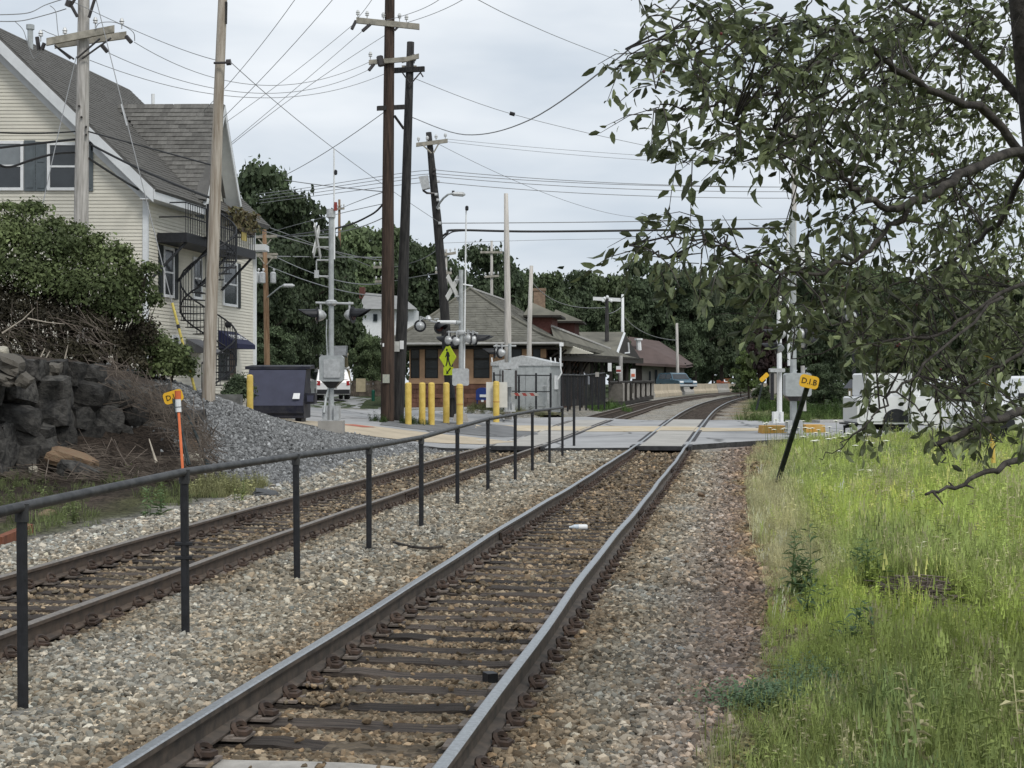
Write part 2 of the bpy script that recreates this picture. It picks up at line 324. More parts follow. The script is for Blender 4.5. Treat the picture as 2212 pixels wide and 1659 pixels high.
def ground_mat():
    m=bpy.data.materials.new('mixed ground'); m.use_nodes=True; t=m.node_tree; t.nodes.clear(); l=t.links.new
    out=N(t,'ShaderNodeOutputMaterial'); b=N(t,'ShaderNodeBsdfPrincipled'); b.inputs['Roughness'].default_value=.95; b.inputs['Specular IOR Level'].default_value=.15
    c=N(t,'ShaderNodeTexCoord'); at=N(t,'ShaderNodeAttribute',attribute_name='Col')
    v=N(t,'ShaderNodeTexVoronoi'); v.inputs['Scale'].default_value=17; l(c.outputs['Object'],v.inputs['Vector'])
    sep=N(t,'ShaderNodeSeparateColor'); l(v.outputs['Color'],sep.inputs[0])
    r=N(t,'ShaderNodeMapRange'); r.inputs[3].default_value=.45; r.inputs[4].default_value=1.5; l(sep.outputs[0],r.inputs[0])
    n=N(t,'ShaderNodeTexNoise'); n.inputs['Scale'].default_value=1.4; n.inputs['Detail'].default_value=5; l(c.outputs['Object'],n.inputs['Vector'])
    r2=N(t,'ShaderNodeMapRange'); r2.inputs[1].default_value=.3; r2.inputs[2].default_value=.7; r2.inputs[3].default_value=.8; r2.inputs[4].default_value=1.2; l(n.outputs[0],r2.inputs[0])
    mu=N(t,'ShaderNodeMath',operation='MULTIPLY'); l(r.outputs[0],mu.inputs[0]); l(r2.outputs[0],mu.inputs[1])
    vm=N(t,'ShaderNodeVectorMath',operation='SCALE'); l(at.outputs['Color'],vm.inputs[0]); l(mu.outputs[0],vm.inputs['Scale'])
    l(vm.outputs[0],b.inputs['Base Color'])
    bp=N(t,'ShaderNodeBump'); bp.inputs['Strength'].default_value=.8; bp.inputs['Distance'].default_value=.03; bp.invert=True; l(v.outputs['Distance'],bp.inputs['Height']); l(bp.outputs[0],b.inputs['Normal'])
    l(b.outputs[0],out.inputs[0]); return m
gm.materials.append(ground_mat())
go=bpy.data.objects.new('ground',gm); COL.objects.link(go); tag(go,'ballast, dirt and grass ground running under the tracks to the far trees',kind='structure')
# ------------------------------------------------------------------ draped sheets
def asphalt(name,c1,c2,s=1.0):
    m=bpy.data.materials.new(name); m.use_nodes=True; t=m.node_tree; b=t.nodes['Principled BSDF']; l=t.links.new
    b.inputs['Roughness'].default_value=.9; b.inputs['Specular IOR Level'].default_value=.25
    c=N(t,'ShaderNodeTexCoord')
    n=N(t,'ShaderNodeTexNoise'); n.inputs['Scale'].default_value=.35*s; n.inputs['Detail'].default_value=7; n.inputs['Roughness'].default_value=.65; l(c.outputs['Object'],n.inputs['Vector'])
    r=N(t,'ShaderNodeValToRGB'); r.color_ramp.elements[0].position=.36; r.color_ramp.elements[0].color=(*c1,1); r.color_ramp.elements[1].position=.66; r.color_ramp.elements[1].color=(*c2,1); l(n.outputs[0],r.inputs[0])
    n2=N(t,'ShaderNodeTexNoise'); n2.inputs['Scale'].default_value=40; l(c.outputs['Object'],n2.inputs['Vector'])
    # thin tar-sealed cracks
    v=N(t,'ShaderNodeTexVoronoi',feature='DISTANCE_TO_EDGE'); v.inputs['Scale'].default_value=.16*s
    n3=N(t,'ShaderNodeTexNoise'); n3.inputs['Scale'].default_value=.6; l(c.outputs['Object'],n3.inputs['Vector'])
    ad=N(t,'ShaderNodeMixRGB',blend_type='ADD'); ad.inputs[0].default_value=1.0; l(c.outputs['Object'],ad.inputs[1]); l(n3.outputs['Color'],ad.inputs[2]); l(ad.outputs[0],v.inputs['Vector'])
    lt=N(t,'ShaderNodeMapRange'); lt.inputs[1].default_value=.004; lt.inputs[2].default_value=.012; lt.inputs[3].default_value=.4; lt.inputs[4].default_value=1.0; l(v.outputs['Distance'],lt.inputs[0])
    mm=N(t,'ShaderNodeVectorMath',operation='SCALE'); l(r.outputs[0],mm.inputs[0]); l(lt.outputs[0],mm.inputs['Scale']); l(mm.outputs[0],b.inputs['Base Color'])
    bp=N(t,'ShaderNodeBump'); bp.inputs['Strength'].default_value=.2; l(n2.outputs[0],bp.inputs['Height']); l(bp.outputs[0],b.inputs['Normal']); return m
M_road=asphalt('asphalt road',(.27,.272,.275),(.40,.40,.40))
M_drk=asphalt('dark asphalt patch',(.13,.132,.135),(.21,.212,.215),2)
def drape(poly,name,mat,off=0.0,step=1.0,skirt=0.0,label=None,kind='structure',zf=None,mat2=None):
    bm=bmesh.new(); vs=[bm.verts.new((x,y,0)) for x,y in poly]; bm.faces.new(vs)
    a=np.array(poly)
    for ax in (0,1):
        lo,hi=a[:,ax].min(),a[:,ax].max(); k=math.ceil(lo/step)*step
        while k<hi:
            no=(1,0,0) if ax==0 else (0,1,0); co=(k,0,0) if ax==0 else (0,k,0)
            bmesh.ops.bisect_plane(bm,geom=bm.verts[:]+bm.edges[:]+bm.faces[:],plane_co=co,plane_no=no,dist=1e-5); k+=step
    bmesh.ops.triangulate(bm,faces=bm.faces[:])
    P=np.array([v.co[:] for v in bm.verts]); z=(zf or H)(P[:,0],P[:,1])+off
    for v,q in zip(bm.verts,z): v.co.z=q
    bmesh.ops.recalc_face_normals(bm,faces=bm.faces[:])
    if bm.faces[:] and sum(f.normal.z for f in bm.faces)<0: bmesh.ops.reverse_faces(bm,faces=bm.faces[:])
    if skirt:
        be=[e for e in bm.edges if e.is_boundary]; r=bmesh.ops.extrude_edge_only(bm,edges=be)
        for v in r['geom']:
            if isinstance(v,bmesh.types.BMVert): v.co.z-=skirt
        if mat2:
            for f in r['geom']:
                if isinstance(f,bmesh.types.BMFace): f.material_index=1
    me=bpy.data.meshes.new(name); bm.to_mesh(me); bm.free(); me.materials.append(mat)
    if mat2: me.materials.append(mat2)
    o=bpy.data.objects.new(name,me); COL.objects.link(o); tag(o,label,kind=kind); return o
def pxpoly(pts): return [tuple(GP(x,y)[:2]) for x,y in pts]
road_poly=[(-5.0,42.25),(-.9,43.3),(1.6,43.55),(4.2,43.6),(7.8,46.2),(12,48.2),(18,50),(60,55),(60,66),(30,62),(20,60.5),(12,58.6),(9.3,62.3),(7.2,62.9),(3.3,62.9),(.4,62.3),(-.4,63.2),(-1.6,66),(2.0,72),(-7.6,73),(-9.3,98),(-16,125),(-22,125),(-17,95),(-13.5,72),(-10.2,59),(-9.0,50),(-8.9,47.3)]
drape(road_poly,'road',M_road,0.0,1.0,.3,'grey asphalt road and apron crossing both tracks',mat2=mk('shade-painted asphalt edge',(.05,.05,.05),.95,0,.4,6,bump=.5))  # skirt coloured near black to paint in the shade along the road edge
drape([(-8.8,47.2),(-8.9,45.2),(-7.2,44.6),(-4.95,43.2),(-.6,44.6),(.3,46.6),(-1.2,47.7),(-3.4,47.75),(-5.2,48.2),(-8.4,49.1)],'pavement',M_walk,.012,1.0,label='tan concrete footway between the gravel mound and the yellow bollards')
drape([(-5.45,46.9),(-4.7,46.7),(-4.35,47.4),(-5.1,47.7)],'tactile_paving',M_brickp,.02,1.0,label='small red tactile patch in the tan footway')
drape([(-4.4,49.1),(-3.0,48.7),(-.3,48.6),(1.0,50.5),(.6,53.2),(-1.2,56.8),(-4.6,57)],'asphalt_patch',M_drk,.012,1.0,label='dark asphalt patch round the bollards beside the left track')
med=[(-1.3,52.2),(1.0,52.6),(6.3,52.7),(10.0,52.3),(10.4,54.2),(7.5,55.2),(6.0,56.6),(1.0,56.9),(-1.3,54.6)]
drape(med,'painted_median',M_tanroad,.010,1.0,label='worn yellow painted median band across both tracks')
drape([(-1.2,46.7),(.2,47.3),(.35,46.95),(-1.0,46.35)],'stop_line',M_whitel,.014,1.0,label='worn white stop line left of the left track')
drape([(-.6,63.4),(1.9,63.6),(2.4,66),(2.0,71.7),(-1.4,66.2)],'verge',mk('rough verge grass',(.10,.12,.05),.95,0,.4,4,col2=(.19,.17,.11)),.03,1.0,.1,'rough verge between the grey cabin and the station')
drape([(-6.4,72.2),(1.8,71.2),(1.95,71.8),(-6.6,72.9)],'kerb',M_kerb,.12,1.0,.2,'white kerb in front of the station wall')
drape([(12.2,58.6),(30,62),(60,66),(60,66.6),(30,62.6),(12,59.2)],'kerb',M_kerb,.1,1.0,.2,'grey kerb along the far side of the road on the right')
# ------------------------------------------------------------------ tracks
def frames(X,y0,y1,step):
    y=np.arange(y0,y1+1e-6,step); x=X(y); z=ZR(y); e=1e-2
    t=np.stack([(X(y+e)-X(y-e))/(2*e),np.ones_like(y),(ZR(y+e)-ZR(y-e))/(2*e)],-1); t/=np.linalg.norm(t,axis=1)[:,None]
    r=np.stack([t[:,1],-t[:,0],np.zeros_like(y)],-1); r/=np.linalg.norm(r,axis=1)[:,None]
    return np.stack([x,y,z],-1),t,r
PROF=[(-.036,-.008),(-.027,0),(.027,0),(.036,-.008),(.036,-.036),(.011,-.047),(.009,-.14),(.075,-.157),(.075,-.17),(-.075,-.17),(-.075,-.157),(-.009,-.14),(-.011,-.047),(-.036,-.036)]
def rail_mesh(X,side,y0,y1,mats,jit):
    p,t,r=frames(X,y0,y1,.75); k=len(p); w=np.sin(p[:,1]*.45+jit)*.012+np.sin(p[:,1]*1.3+jit*3)*.006
    mb=MB()
    vs=[]
    for i in range(k):
        c=p[i]+r[i]*(side*.7525+w[i]*(p[i][1]<43))
        for u,v in PROF: vs.append((c[0]+r[i][0]*u,c[1]+r[i][1]*u,c[2]+v))
    n=len(PROF); mb.v=vs
    for i in range(k-1):
        for j in range(n):
            a=i*n+j; b=i*n+(j+1)%n; mb.f.append((a,b,b+n,a+n)); mb.m.append(1 if j in (0,1,2) else 0)
    return mb
tie_meshes=[]
for k in range(6):
    mb=MB(); r_=random.Random(k); segs=9; ring=[]
    for i in range(segs+1):
        u=-1.3+2.6*i/segs; zt=-.02*r_.random()-(.012 if r_.random()<.3 else 0); hw=.115+.008*r_.uniform(-1,1)
        ring+=[(u,-hw,-.17),(u,hw,-.17),(u,hw-.006,zt),(u,-hw+.006,zt)]
    mb.v=ring
    for i in range(segs):
        for j in range(4): mb.f.append((i*4+j,i*4+(j+1)%4,i*4+4+(j+1)%4,i*4+4+j)); mb.m.append(0)
    mb.f.append((3,2,1,0)); mb.m.append(0); q=segs*4; mb.f.append((q,q+1,q+2,q+3)); mb.m.append(0)
    tie_meshes.append(mb.mesh('tie',M_tie))
me_pale=tie_meshes[0].copy(); me_pale.materials.clear(); me_pale.materials.append(M_tiel)
pl=MB(); pl.box((0,0,.008),(.38,.20,.016)); pl.box((-.105,0,.02),(.02,.18,.02)); pl.box((.105,0,.02),(.02,.18,.02)); ME_PLATE=pl.mesh('tie_plate',M_plate)
def clip_mesh(r,wide):
    m=MB(); pts=[]
    for i in range(9):
        a=math.pi*(-.12+1.24*i/8); pts.append((.115+.02*math.sin(i*.9),math.cos(a)*wide,.03+math.sin(a)*wide*.95))
    m.tube(pts,r,5); m.tube([(.09,-wide,.03),(.17,-wide*.9,.025),(.18,wide*.3,.03)],r,5); m.box((.135,0,.025),(.07,.05,.05)); return m.mesh('rail_clip',M_rust)
ME_CLIP=clip_mesh(.014,.062); ME_CLIPR=clip_mesh(.02,.05)
jb=MB(); jb.box((0,0,-.09),(.035,.92,.085))
for q in (-.34,-.2,-.06,.06,.2,.34): jb.cone((.015,q,-.09),(.045,q,-.09),.019,n=6)
ME_JOINT=jb.mesh('joint_bar',M_rust)
TIES={}
def build_track(name,X,label,matweb,mathead,clipme,y0,joints,jit):
    root=thing(name,label,'railway track',(float(X(y0)),y0,float(ZR(y0))))
    for s in (-1,1): rail_mesh(X,s,y0,300,None,jit+s).build('rail',[matweb,mathead],root)
    rr=random.Random(jit); y=7.76-.55*6; n=0; back=MB()
    while y<250:
        x=float(X(y)); z=float(ZR(y)); e=.01; tx=float(X(y+e)-X(y-e))/(2*e); ang=-math.atan(tx); near=y<43.2
        if 43.2<=y<63.2: y+=.5; continue
        c=Vector((x,y,z-.19)); R=rotz(ang); TIES.setdefault(name+label[:5],[]).append(y)
        if near:
            me=rr.choice(tie_meshes); lab=None
            if name=='railway_track' and abs(y-PALE)<.2 : me=me_pale; lab='pale grey weathered tie nearest the camera'
            inst('tie',me,root,c+Vector((rr.uniform(-.04,.04),0,rr.uniform(-.012,.004))),(0,0,ang+rr.uniform(-.012,.012)),label=lab)
            if y>y0+1.5 or True:
                for s in (-1,1):
                    pc=c+R@Vector((s*.7525,0,.002)); inst('tie_plate',ME_PLATE,root,pc,(0,0,ang+rr.uniform(-.03,.03)))
                    inst('rail_clip',clipme,root,c+R@Vector((s*.7525,rr.uniform(-.03,.03),.012)),(rr.uniform(-.15,.15),rr.uniform(-.1,.1),ang+rr.uniform(-.12,.12)))
        else: back.box(c+Vector((0,0,-.09)),(2.6,.23,.17),R)
        y+=.55 if y<8.2 else .5*rr.uniform(.93,1.07)
    bo=back.build('tie_run',M_tie,root); bo['kind']='stuff'
    for yj,s in joints:
        x=float(X(yj)); e=.01; ang=-math.atan(float(X(yj+e)-X(yj-e))/(2*e)); inst('joint_bar',ME_JOINT,root,Vector((x,yj,float(ZR(yj))))+rotz(ang)@Vector((s*.7525+.022,0,0)),(0,0,ang))
    return root
PALE=7.8
T_R=build_track('railway_track',XR,'nearer right hand track with shiny rail heads and dark timber ties',M_web,M_steel,ME_CLIPR,4.4,[(19.0,-1),(22.3,1),(33.5,1),(28.,-1)],3)
T_L=build_track('railway_track',XL,'left hand track behind the black pipe handrail with dull rusty rails',M_webl,M_dull,ME_CLIP,5.0,[(10.4,1),(21.5,-1),(26.,1)],8)
# crossing panels and flangeways
def strip(X,u0,u1,dz,y0,y1,name,mat,label,th=.12,step=.75):
    p,t,r=frames(X,y0,y1,step); mb=MB(); vs=[]
    for i in range(len(p)):
        for u,v in ((u0,dz-th),(u1,dz-th),(u1,dz),(u0,dz)): vs.append((p[i][0]+r[i][0]*u,p[i][1]+r[i][1]*u,p[i][2]+v))
    mb.v=vs
    for i in range(len(p)-1):
        for j in range(4): mb.f.append((i*4+j,i*4+(j+1)%4,i*4+4+(j+1)%4,i*4+4+j)); mb.m.append(0)
    mb.f.append((3,2,1,0)); q=(len(p)-1)*4; mb.f.append((q,q+1,q+2,q+3)); mb.m+= [0,0]
    return mb
for X,nm in ((XR,'right hand'),(XL,'left hand')):
    root=thing('crossing_surface','pale concrete crossing slabs let into the road on the %s track'%nm,'level crossing',(float(X(43.6)),43.6,float(ZR(43.6))))
    strip(X,-.64,.64,-.002,43.22,43.44,'edge_shade',None,None,step=.21).build('edge_shade',M_rubber,root); y=43.45  # dark strip added to paint the shade on the near slab ends
    while y<62.5:
        y2=min(y+2.4,62.9); strip(X,-.62,.62,-.004,y+.012,y2-.012,'slab',None,None,step=.594).build('slab',M_panel,root)
        y=y2
    for s in (-1,1):
        strip(X,s*.7525-.145,s*.7525-.045,-.014,43.4,62.9,'flangeway',None,None).build('flangeway',M_rubber,root)
        strip(X,s*.7525+.045,s*.7525+.15,-.012,43.4,62.9,'flangeway',None,None).build('flangeway',M_rubber,root)
# stray rusty rail lying at the left edge
mb=MB(); a=GP(-10,1180); b=GP(58,1150); mb.prism([(a.x,a.y,a.z+.12),(a.x,a.y,a.z-.05),(a.x+.12,a.y-.1,a.z-.05),(a.x+.12,a.y-.1,a.z+.12)],b-a)
mb.top('scrap_rail',M_rust if False else mk('orange rust',(.17,.06,.03),.85,0,.3,6),'short rusty rail lying in the weeds at the left edge','scrap rail')

for X,nm in ((XR,'right hand'),(XL,'left hand')):
    pp,tt,rr_=frames(X,53.1,56.5,.5)
    drape([tuple((pp[i]+rr_[i]*u)[:2]) for u,i in ((-.61,0),(.61,0),(.61,-1),(-.61,-1))],'median_paint',M_tanroad,.004,1.0,label='worn yellow median paint over the slabs of the %s track'%nm,zf=lambda x,y: ZR(y))
# ------------------------------------------------------------------ clapboard house on the left
HC=Vector((-11.39,46.0,0)); SD=Vector((.158,.987,0)).normalized(); SN=Vector((SD.y,-SD.x,0))
EZ,RZ,HWID=8.3,13.15,5.0
house=thing('clapboard_house','cream clapboard house with grey roof, slate shutters and fire escape behind the left bushes','house',(HC.x,HC.y,1.6))
def HP(u,s,z,n=0.0): return HC+Vector((-u,0,0))+SD*s+SN*n+Vector((0,0,z))      # u metres left along the front, s metres back along the side
mb=MB(); pent=[HP(-.0,0.06,1.2),HP(10,.06,1.2),HP(10,.06,EZ),HP(5,.06,RZ-.1),HP(-.0,.06,EZ)]
mb.prism([p-Vector((.06,0,0)) for p in pent],SD*10.05); mb.build('wall',M_siding,house)
CH=.112
z=2.0
while z<RZ-.35:    # front boards
    zt=z+CH; half=min(1.0,1-(zt-EZ)/(RZ-EZ)) if zt>EZ else 1.0
    a,b=5-5*half,5+5*half
    if half>.03:
        p=[HP(a,0,z),HP(b,0,z),HP(b,0,zt+.01),HP(a,0,zt+.01)]
        q=MB(); q.hexa([p[0]+Vector((0,-.026,0)),p[0]+Vector((0,.05,0)),p[1]+Vector((0,.05,0)),p[1]+Vector((0,-.026,0)),p[3]+Vector((0,-.006,0)),p[3]+Vector((0,.05,0)),p[2]+Vector((0,.05,0)),p[2]+Vector((0,-.006,0))]); q.build('clapboard',M_siding,house)
    z=zt
def side_board(s0,s1,z,zt):
    q=MB(); a0=HP(0,s0,z); a1=HP(0,s1,z); b0=HP(0,s0,zt+.01); b1=HP(0,s1,zt+.01)
    q.hexa([a0+SN*.026,a1+SN*.026,a1-SN*.05,a0-SN*.05,b0+SN*.006,b1+SN*.006,b1-SN*.05,b0-SN*.05]); q.build('clapboard',M_siding,house)
z=1.1
while z<EZ-.05: side_board(0,10.12,z,z+CH); z+=CH
GS0,GSA,GS1,GZ_=3.85,5.33,6.9,11.62
while z<GZ_-.15:
    k=(z+CH-EZ)/(GZ_-EZ)
    s0=GS0+(GSA-GS0)*k; s1=GS1+(GSA-GS1)*k
    if s1-s0>.06: side_board(s0,s1,z,z+CH)
    z+=CH
mb=MB(); mb.prism([HP(.0,GS0,EZ-.3,-.045),HP(0,GSA,GZ_-.05,-.045),HP(0,GS1,EZ-.3,-.045)],-SN*2.6); mb.build('gable_wall',M_siding,house)
for (u,s) in ((0,0),(0,10.1)): 
    q=MB(); q.box(HP(u,s,4.7,.0)+Vector((0,-.0,0)),(.16,.16,7.25),None); q.build('corner_board',M_trim,house)
def slab(name,pts,th,mat,parent,nrm=None):
    n=(pts[1]-pts[0]).cross(pts[2]-pts[0]).normalized() if nrm is None else nrm
    if n.z<0: n=-n
    q=MB(); q.prism(pts,n*th); return q.build(name,mat,parent)
OV,OS=.42,.45
dz=(RZ-EZ)/HWID
roof=slab('roof',[HP(-OV,-OS,EZ-dz*OV),HP(-OV,10.55,EZ-dz*OV),HP(5,10.55,RZ),HP(5,-OS,RZ)],.14,M_roof,house)
slab('roof',[HP(10+OV,-OS,EZ-dz*OV),HP(10+OV,10.55,EZ-dz*OV),HP(5.0,10.55,RZ),HP(5.0,-OS,RZ)],.14,M_roof,house)
# shingle courses showing on the near roof slope
q=MB(); nv=(HP(-1,0,EZ-dz)-HP(0,0,EZ)); sl=math.hypot(HWID+OV,(HWID+OV)*dz); upn=Vector((dz,0,1)).normalized(); rr=random.Random(4)
k=0
while k*.16<sl-.1:
    f0=k*.16/sl; u0=-OV+(HWID+OV)*f0; s=-OS-rr.random()*.3; z0=EZ+dz*u0
    while s<10.5:
        s2=min(s+.33,10.55); a=HP(u0,max(s,-OS)+.006,z0)+upn*.15; b=HP(u0,s2-.006,z0)+upn*.15; up=(HP(u0+1,0,z0+dz)-HP(u0,0,z0)).normalized()*.16; e=rr.uniform(.006,.017)
        if s2>-OS+.05: q.add([a+upn*e,b+upn*e,b+up,a+up,a-upn*.01,b-upn*.01],[(0,1,2,3),(4,5,1,0)])
        s=s2
    k+=1
o=q.build('shingle_courses',M_shingle,roof); o['kind']='stuff'
# rake trim at the front
for a,b,w,yy,nm in ((-OV,5.05,.26,-OS-.02,'rake_board'),(-.12,5.0,.30,-.06,'frieze_board')):
    sh=.02 if nm=='rake_board' else -.30
    q=MB(); p=[HP(a,0,EZ+dz*a+sh+.1),HP(b,0,EZ+dz*b+sh+.1),HP(b,0,EZ+dz*b+sh-w*1.2),HP(a,0,EZ+dz*a+sh-w*1.2)]
    q.prism([x+Vector((SD.x*yy*1.0,yy,0)) for x in p],Vector((0,.045,0))); q.build(nm,M_trim,house)
slab('soffit',[HP(-OV,-OS,EZ-dz*OV-.08),HP(5,-OS,RZ-.08),HP(5,.0,RZ-.08),HP(-OV,.0,EZ-dz*OV-.08)],.03,M_trim,house)
q=MB(); a=HP(-OV-.01,-OS-.02,EZ-dz*OV); q.prism([a+Vector((0,0,.1)),a+Vector((.03,0,.1)),a+Vector((.03,0,-.2)),a+Vector((0,0,-.2))],SD*4.3); q.build('gutter',M_trim,house)
slab('soffit',[HP(-OV,-OS,EZ-dz*OV-.2),HP(-OV,3.85,EZ-dz*OV-.2),HP(0,3.85,EZ-dz*OV-.2),HP(0,-OS,EZ-dz*OV-.2)],.03,M_trim,house)
# cross gable facing the track
def GPt(s,z,n): return HP(0,s,z,n)
A=GPt(GSA,GZ_,.62); B=HP(3.05,GSA,GZ_); V=GPt(GS0-.25,EZ-.18,.62); E=GPt(GS1+.25,EZ-.18,.62); VB=HP(-.1,GS0-.2,EZ-.1); EB=HP(-.1,GS1+.2,EZ-.1)
groof=slab('gable_roof',[A,B,VB,V],.1,M_roof,house); slab('gable_roof',[A,B,EB,E],.1,M_roof,house)
for P_,Q_ in ((A,V),(A,E)):
    q=MB(); d=(Q_-P_).normalized(); n=d.cross(SN).normalized(); 
    if n.z>0: n=-n
    q.prism([P_+SN*.02,Q_+SN*.02,Q_+SN*.02+Vector((0,0,-.3)),P_+SN*.02+Vector((0,0,-.34))],-SN*.04); q.build('rake_board',M_trim,house)
    q=MB(); q.prism([P_+Vector((0,0,-.1)),Q_+Vector((0,0,-.1)),Q_-SN*.6+Vector((0,0,-.1)),P_-SN*.6+Vector((0,0,-.1))],Vector((0,0,-.03))); q.build('soffit',M_trim,house)
# single shingles on the near slope of the cross gable
nrm=(B-A).cross(VB-A).normalized(); nrm = nrm if nrm.z>0 else -nrm
ax=(B-A).normalized(); dn=ax.cross(nrm).normalized(); dn = dn if dn.z<0 else -dn
Lr=(B-A).length; Lv=(V-A).dot(dn); LvB=(VB-A).dot(dn); rr=random.Random(9); row=0; nsh=0
d_=0.0
SHM=[]
for k in range(4):
    q=MB(); w=.30+.02*k; q.add([(0,-.19,0),(w-.012,-.19,0),(w-.012,0,.016+.004*k),(0,0,.016+.004*k),(0,0,0),(w-.012,0,0)],[(0,1,2,3),(2,5,4,3)]); SHM.append(q.mesh('shingle',M_shingle))
# local axes: x along ax, y down the slope, z out of the roof
RM=Matrix((( ax.x, dn.x, nrm.x),(ax.y,dn.y,nrm.y),(ax.z,dn.z,nrm.z)))
if RM.determinant()<0: RM=Matrix(((-ax.x,dn.x,nrm.x),(-ax.y,dn.y,nrm.y),(-ax.z,dn.z,nrm.z))); flip=True
else: flip=False
eul=RM.to_euler()
slopeV=(V-A).dot(ax)/max(Lv,1e-3)
while d_<Lv-.05 and nsh<290:
    x0=slopeV*d_; f=max(0,(1-d_/Lv)); x1=Lr*f + (VB-A).dot(ax)*(1-f)
    x=x0-rr.random()*.25
    while x<x1 and nsh<290:
        me=SHM[nsh%4]; xx=x+(.3 if flip else 0)
        if x>x0-.05 and x+.2<x1+.15: inst('shingle',me,groof,A+ax*xx+dn*(d_+.17)+nrm*.102,eul); nsh+=1
        x+=.315
    d_+=.165
# chimneys and vents on the roof
q=MB(); q.cone(HP(2.4,6.6,11.3),HP(2.4,6.6,12.3),.06,.06,8); q.build('vent_pipe',M_white,house)
q=MB(); q.cone(HP(4.55,2.0,12.7),HP(4.55,2.0,13.55),.09,.09,8); q.cone(HP(4.55,2.0,13.5),HP(4.55,2.0,13.65),.13,.13,8); q.build('vent_pipe',M_galv,house)
# windows
def window(cx,cz,w,h,on,shut=None,smat=None,blind=False,glz=None):
    """on(a,z,n): point a metres along the wall"""
    q=MB(); t=.09; 
    def bx(a0,a1,z0,z1,n0,n1): q.hexa([on(a0,z0,n1),on(a1,z0,n1),on(a1,z0,n0),on(a0,z0,n0),on(a0,z1,n1),on(a1,z1,n1),on(a1,z1,n0),on(a0,z1,n0)])
    bx(cx-w/2,cx-w/2+t,cz-h/2,cz+h/2,0,.075); bx(cx+w/2-t,cx+w/2,cz-h/2,cz+h/2,0,.075); bx(cx-w/2+t,cx+w/2-t,cz+h/2-t,cz+h/2,0,.075); bx(cx-w/2+t,cx+w/2-t,cz-h/2,cz-h/2+t,0,.09); bx(cx-w/2+t,cx+w/2-t,cz-.03,cz+.03,0,.06)
    f=q.build('window',M_white,house)
    for k in (0,1):
        q=MB(); z0=cz-h/2+t if k==0 else cz+.03; z1=cz-.03 if k==0 else cz+h/2-t
        bx(cx-w/2+t,cx+w/2-t,z0,z1,.02,.04); q.build('pane',M_glassl if (blind and k==1) else M_glass,f)
    for sd in (shut or ()):
        q=MB(); c=cx+sd*(w/2+.19); bx(c-.17,c+.17,cz-h/2-.02,cz+h/2+.02,0,.06)
        f2=q.build('shutter',smat or M_shutter,house)
        for pz in (-.27,.27):
            q=MB(); bx(c-.11,c+.11,cz+h*pz-.27,cz+h*pz+.27,.06,.075); q.build('shutter_panel',smat or M_shutter,f2)
fr=lambda a,z,n: HC+Vector((a,-n,z))
def fx(px): return (px-315)/F*46
def fz(py): return EYE-(py-CY)/F*46
window((fx(103)+fx(177))/2,(fz(308)+fz(412))/2,fx(177)-fx(103),fz(308)-fz(412),fr,(-1,1))
window(fx(52)-(fx(177)-fx(103))/2,(fz(305)+fz(412))/2,fx(177)-fx(103),fz(305)-fz(412),fr,(-1,1),None,True)
sdw=lambda a,z,n: HP(0,a,z,n)
def ss(px):
    r=(px-CX)/F; return (r*46-HC.x)/(SD.x-r*SD.y)
def szz(px,py): return EYE-(py-CY)/F*(46+SD.y*ss(px))
for (x0,x1,y0,y1,sh,bl) in ((350,373,534,643,(-1,1),False),(414,433,556,647,(),False),(479,510,566,662,(1,),False),(369,385,724,776,(),False)):
    s0,s1=ss(x0),ss(x1); xm=(x0+x1)/2; window((s0+s1)/2,(szz(xm,y0)+szz(xm,y1))/2,s1-s0,szz(xm,y0)-szz(xm,y1),sdw,sh,M_shutd,bl)
def panel(name,x0,x1,y0,y1,mat,n0=0,n1=.05,label=None):
    s0,s1=ss(x0),ss(x1); xm=(x0+x1)/2; z1,z0=szz(xm,y0),szz(xm,y1); q=MB()
    q.hexa([sdw(s0,z0,n1),sdw(s1,z0,n1),sdw(s1,z0,n0),sdw(s0,z0,n0),sdw(s0,z1,n1),sdw(s1,z1,n1),sdw(s1,z1,n0),sdw(s0,z1,n0)]); return q.build(name,mat,house,label=label)
panel('door',421,437,366,470,M_shutter,label='slate door high in the side gable'); d1=panel('door',470,494,742,822,M_glass,label='dark glazed street door under the navy awning'); panel('door_frame',494,507,742,815,mk('brown door frame',(.10,.07,.05)))
q=MB(); q.box(sdw(ss(488),szz(488,786),.09),(.05,.03,.5),None); q.build('door_handle',M_silver,d1)
# awning over the street door
s0,s1=ss(470),ss(509); zt=szz(490,714); zb=szz(490,744); q=MB()
q.prism([sdw(s0,zt,.0),sdw(s0,zb,.75),sdw(s0,zb-.16,.75),sdw(s0,zb-.16,.0)],SD*(s1-s0)); aw=q.build('awning',M_awning,house,label='navy awning with white lettering')
def textmesh(s,size,mat,name,ext=.004):
    cu=bpy.data.curves.new(name,'FONT'); cu.body=s; cu.size=size; cu.extrude=ext; cu.align_x='CENTER'; cu.align_y='CENTER'; cu.resolution_u=2
    ob=bpy.data.objects.new(name,cu); COL.objects.link(ob); dg=bpy.context.evaluated_depsgraph_get(); me=bpy.data.meshes.new_from_object(ob.evaluated_get(dg)); bpy.data.objects.remove(ob); bpy.data.curves.remove(cu)
    me.materials.clear(); me.materials.append(mat); return me
def text(s,size,mat,parent,loc,xdir,updir,name='lettering'):
    me=textmesh(s,size,mat,name); x=xdir.normalized(); u=updir.normalized(); n=x.cross(u); M=Matrix(((x.x,u.x,n.x),(x.y,u.y,n.y),(x.z,u.z,n.z)))
    return inst(name,me,parent,loc,M.to_euler())
slope=(sdw(0,zt,.0)-sdw(0,zb,.75)).normalized()
text('OKTPEL',.40,M_white,aw,sdw((s0+s1)/2,(zt+zb)/2-.02,.40)+SN*.012+Vector((0,0,.02)),SD,slope)
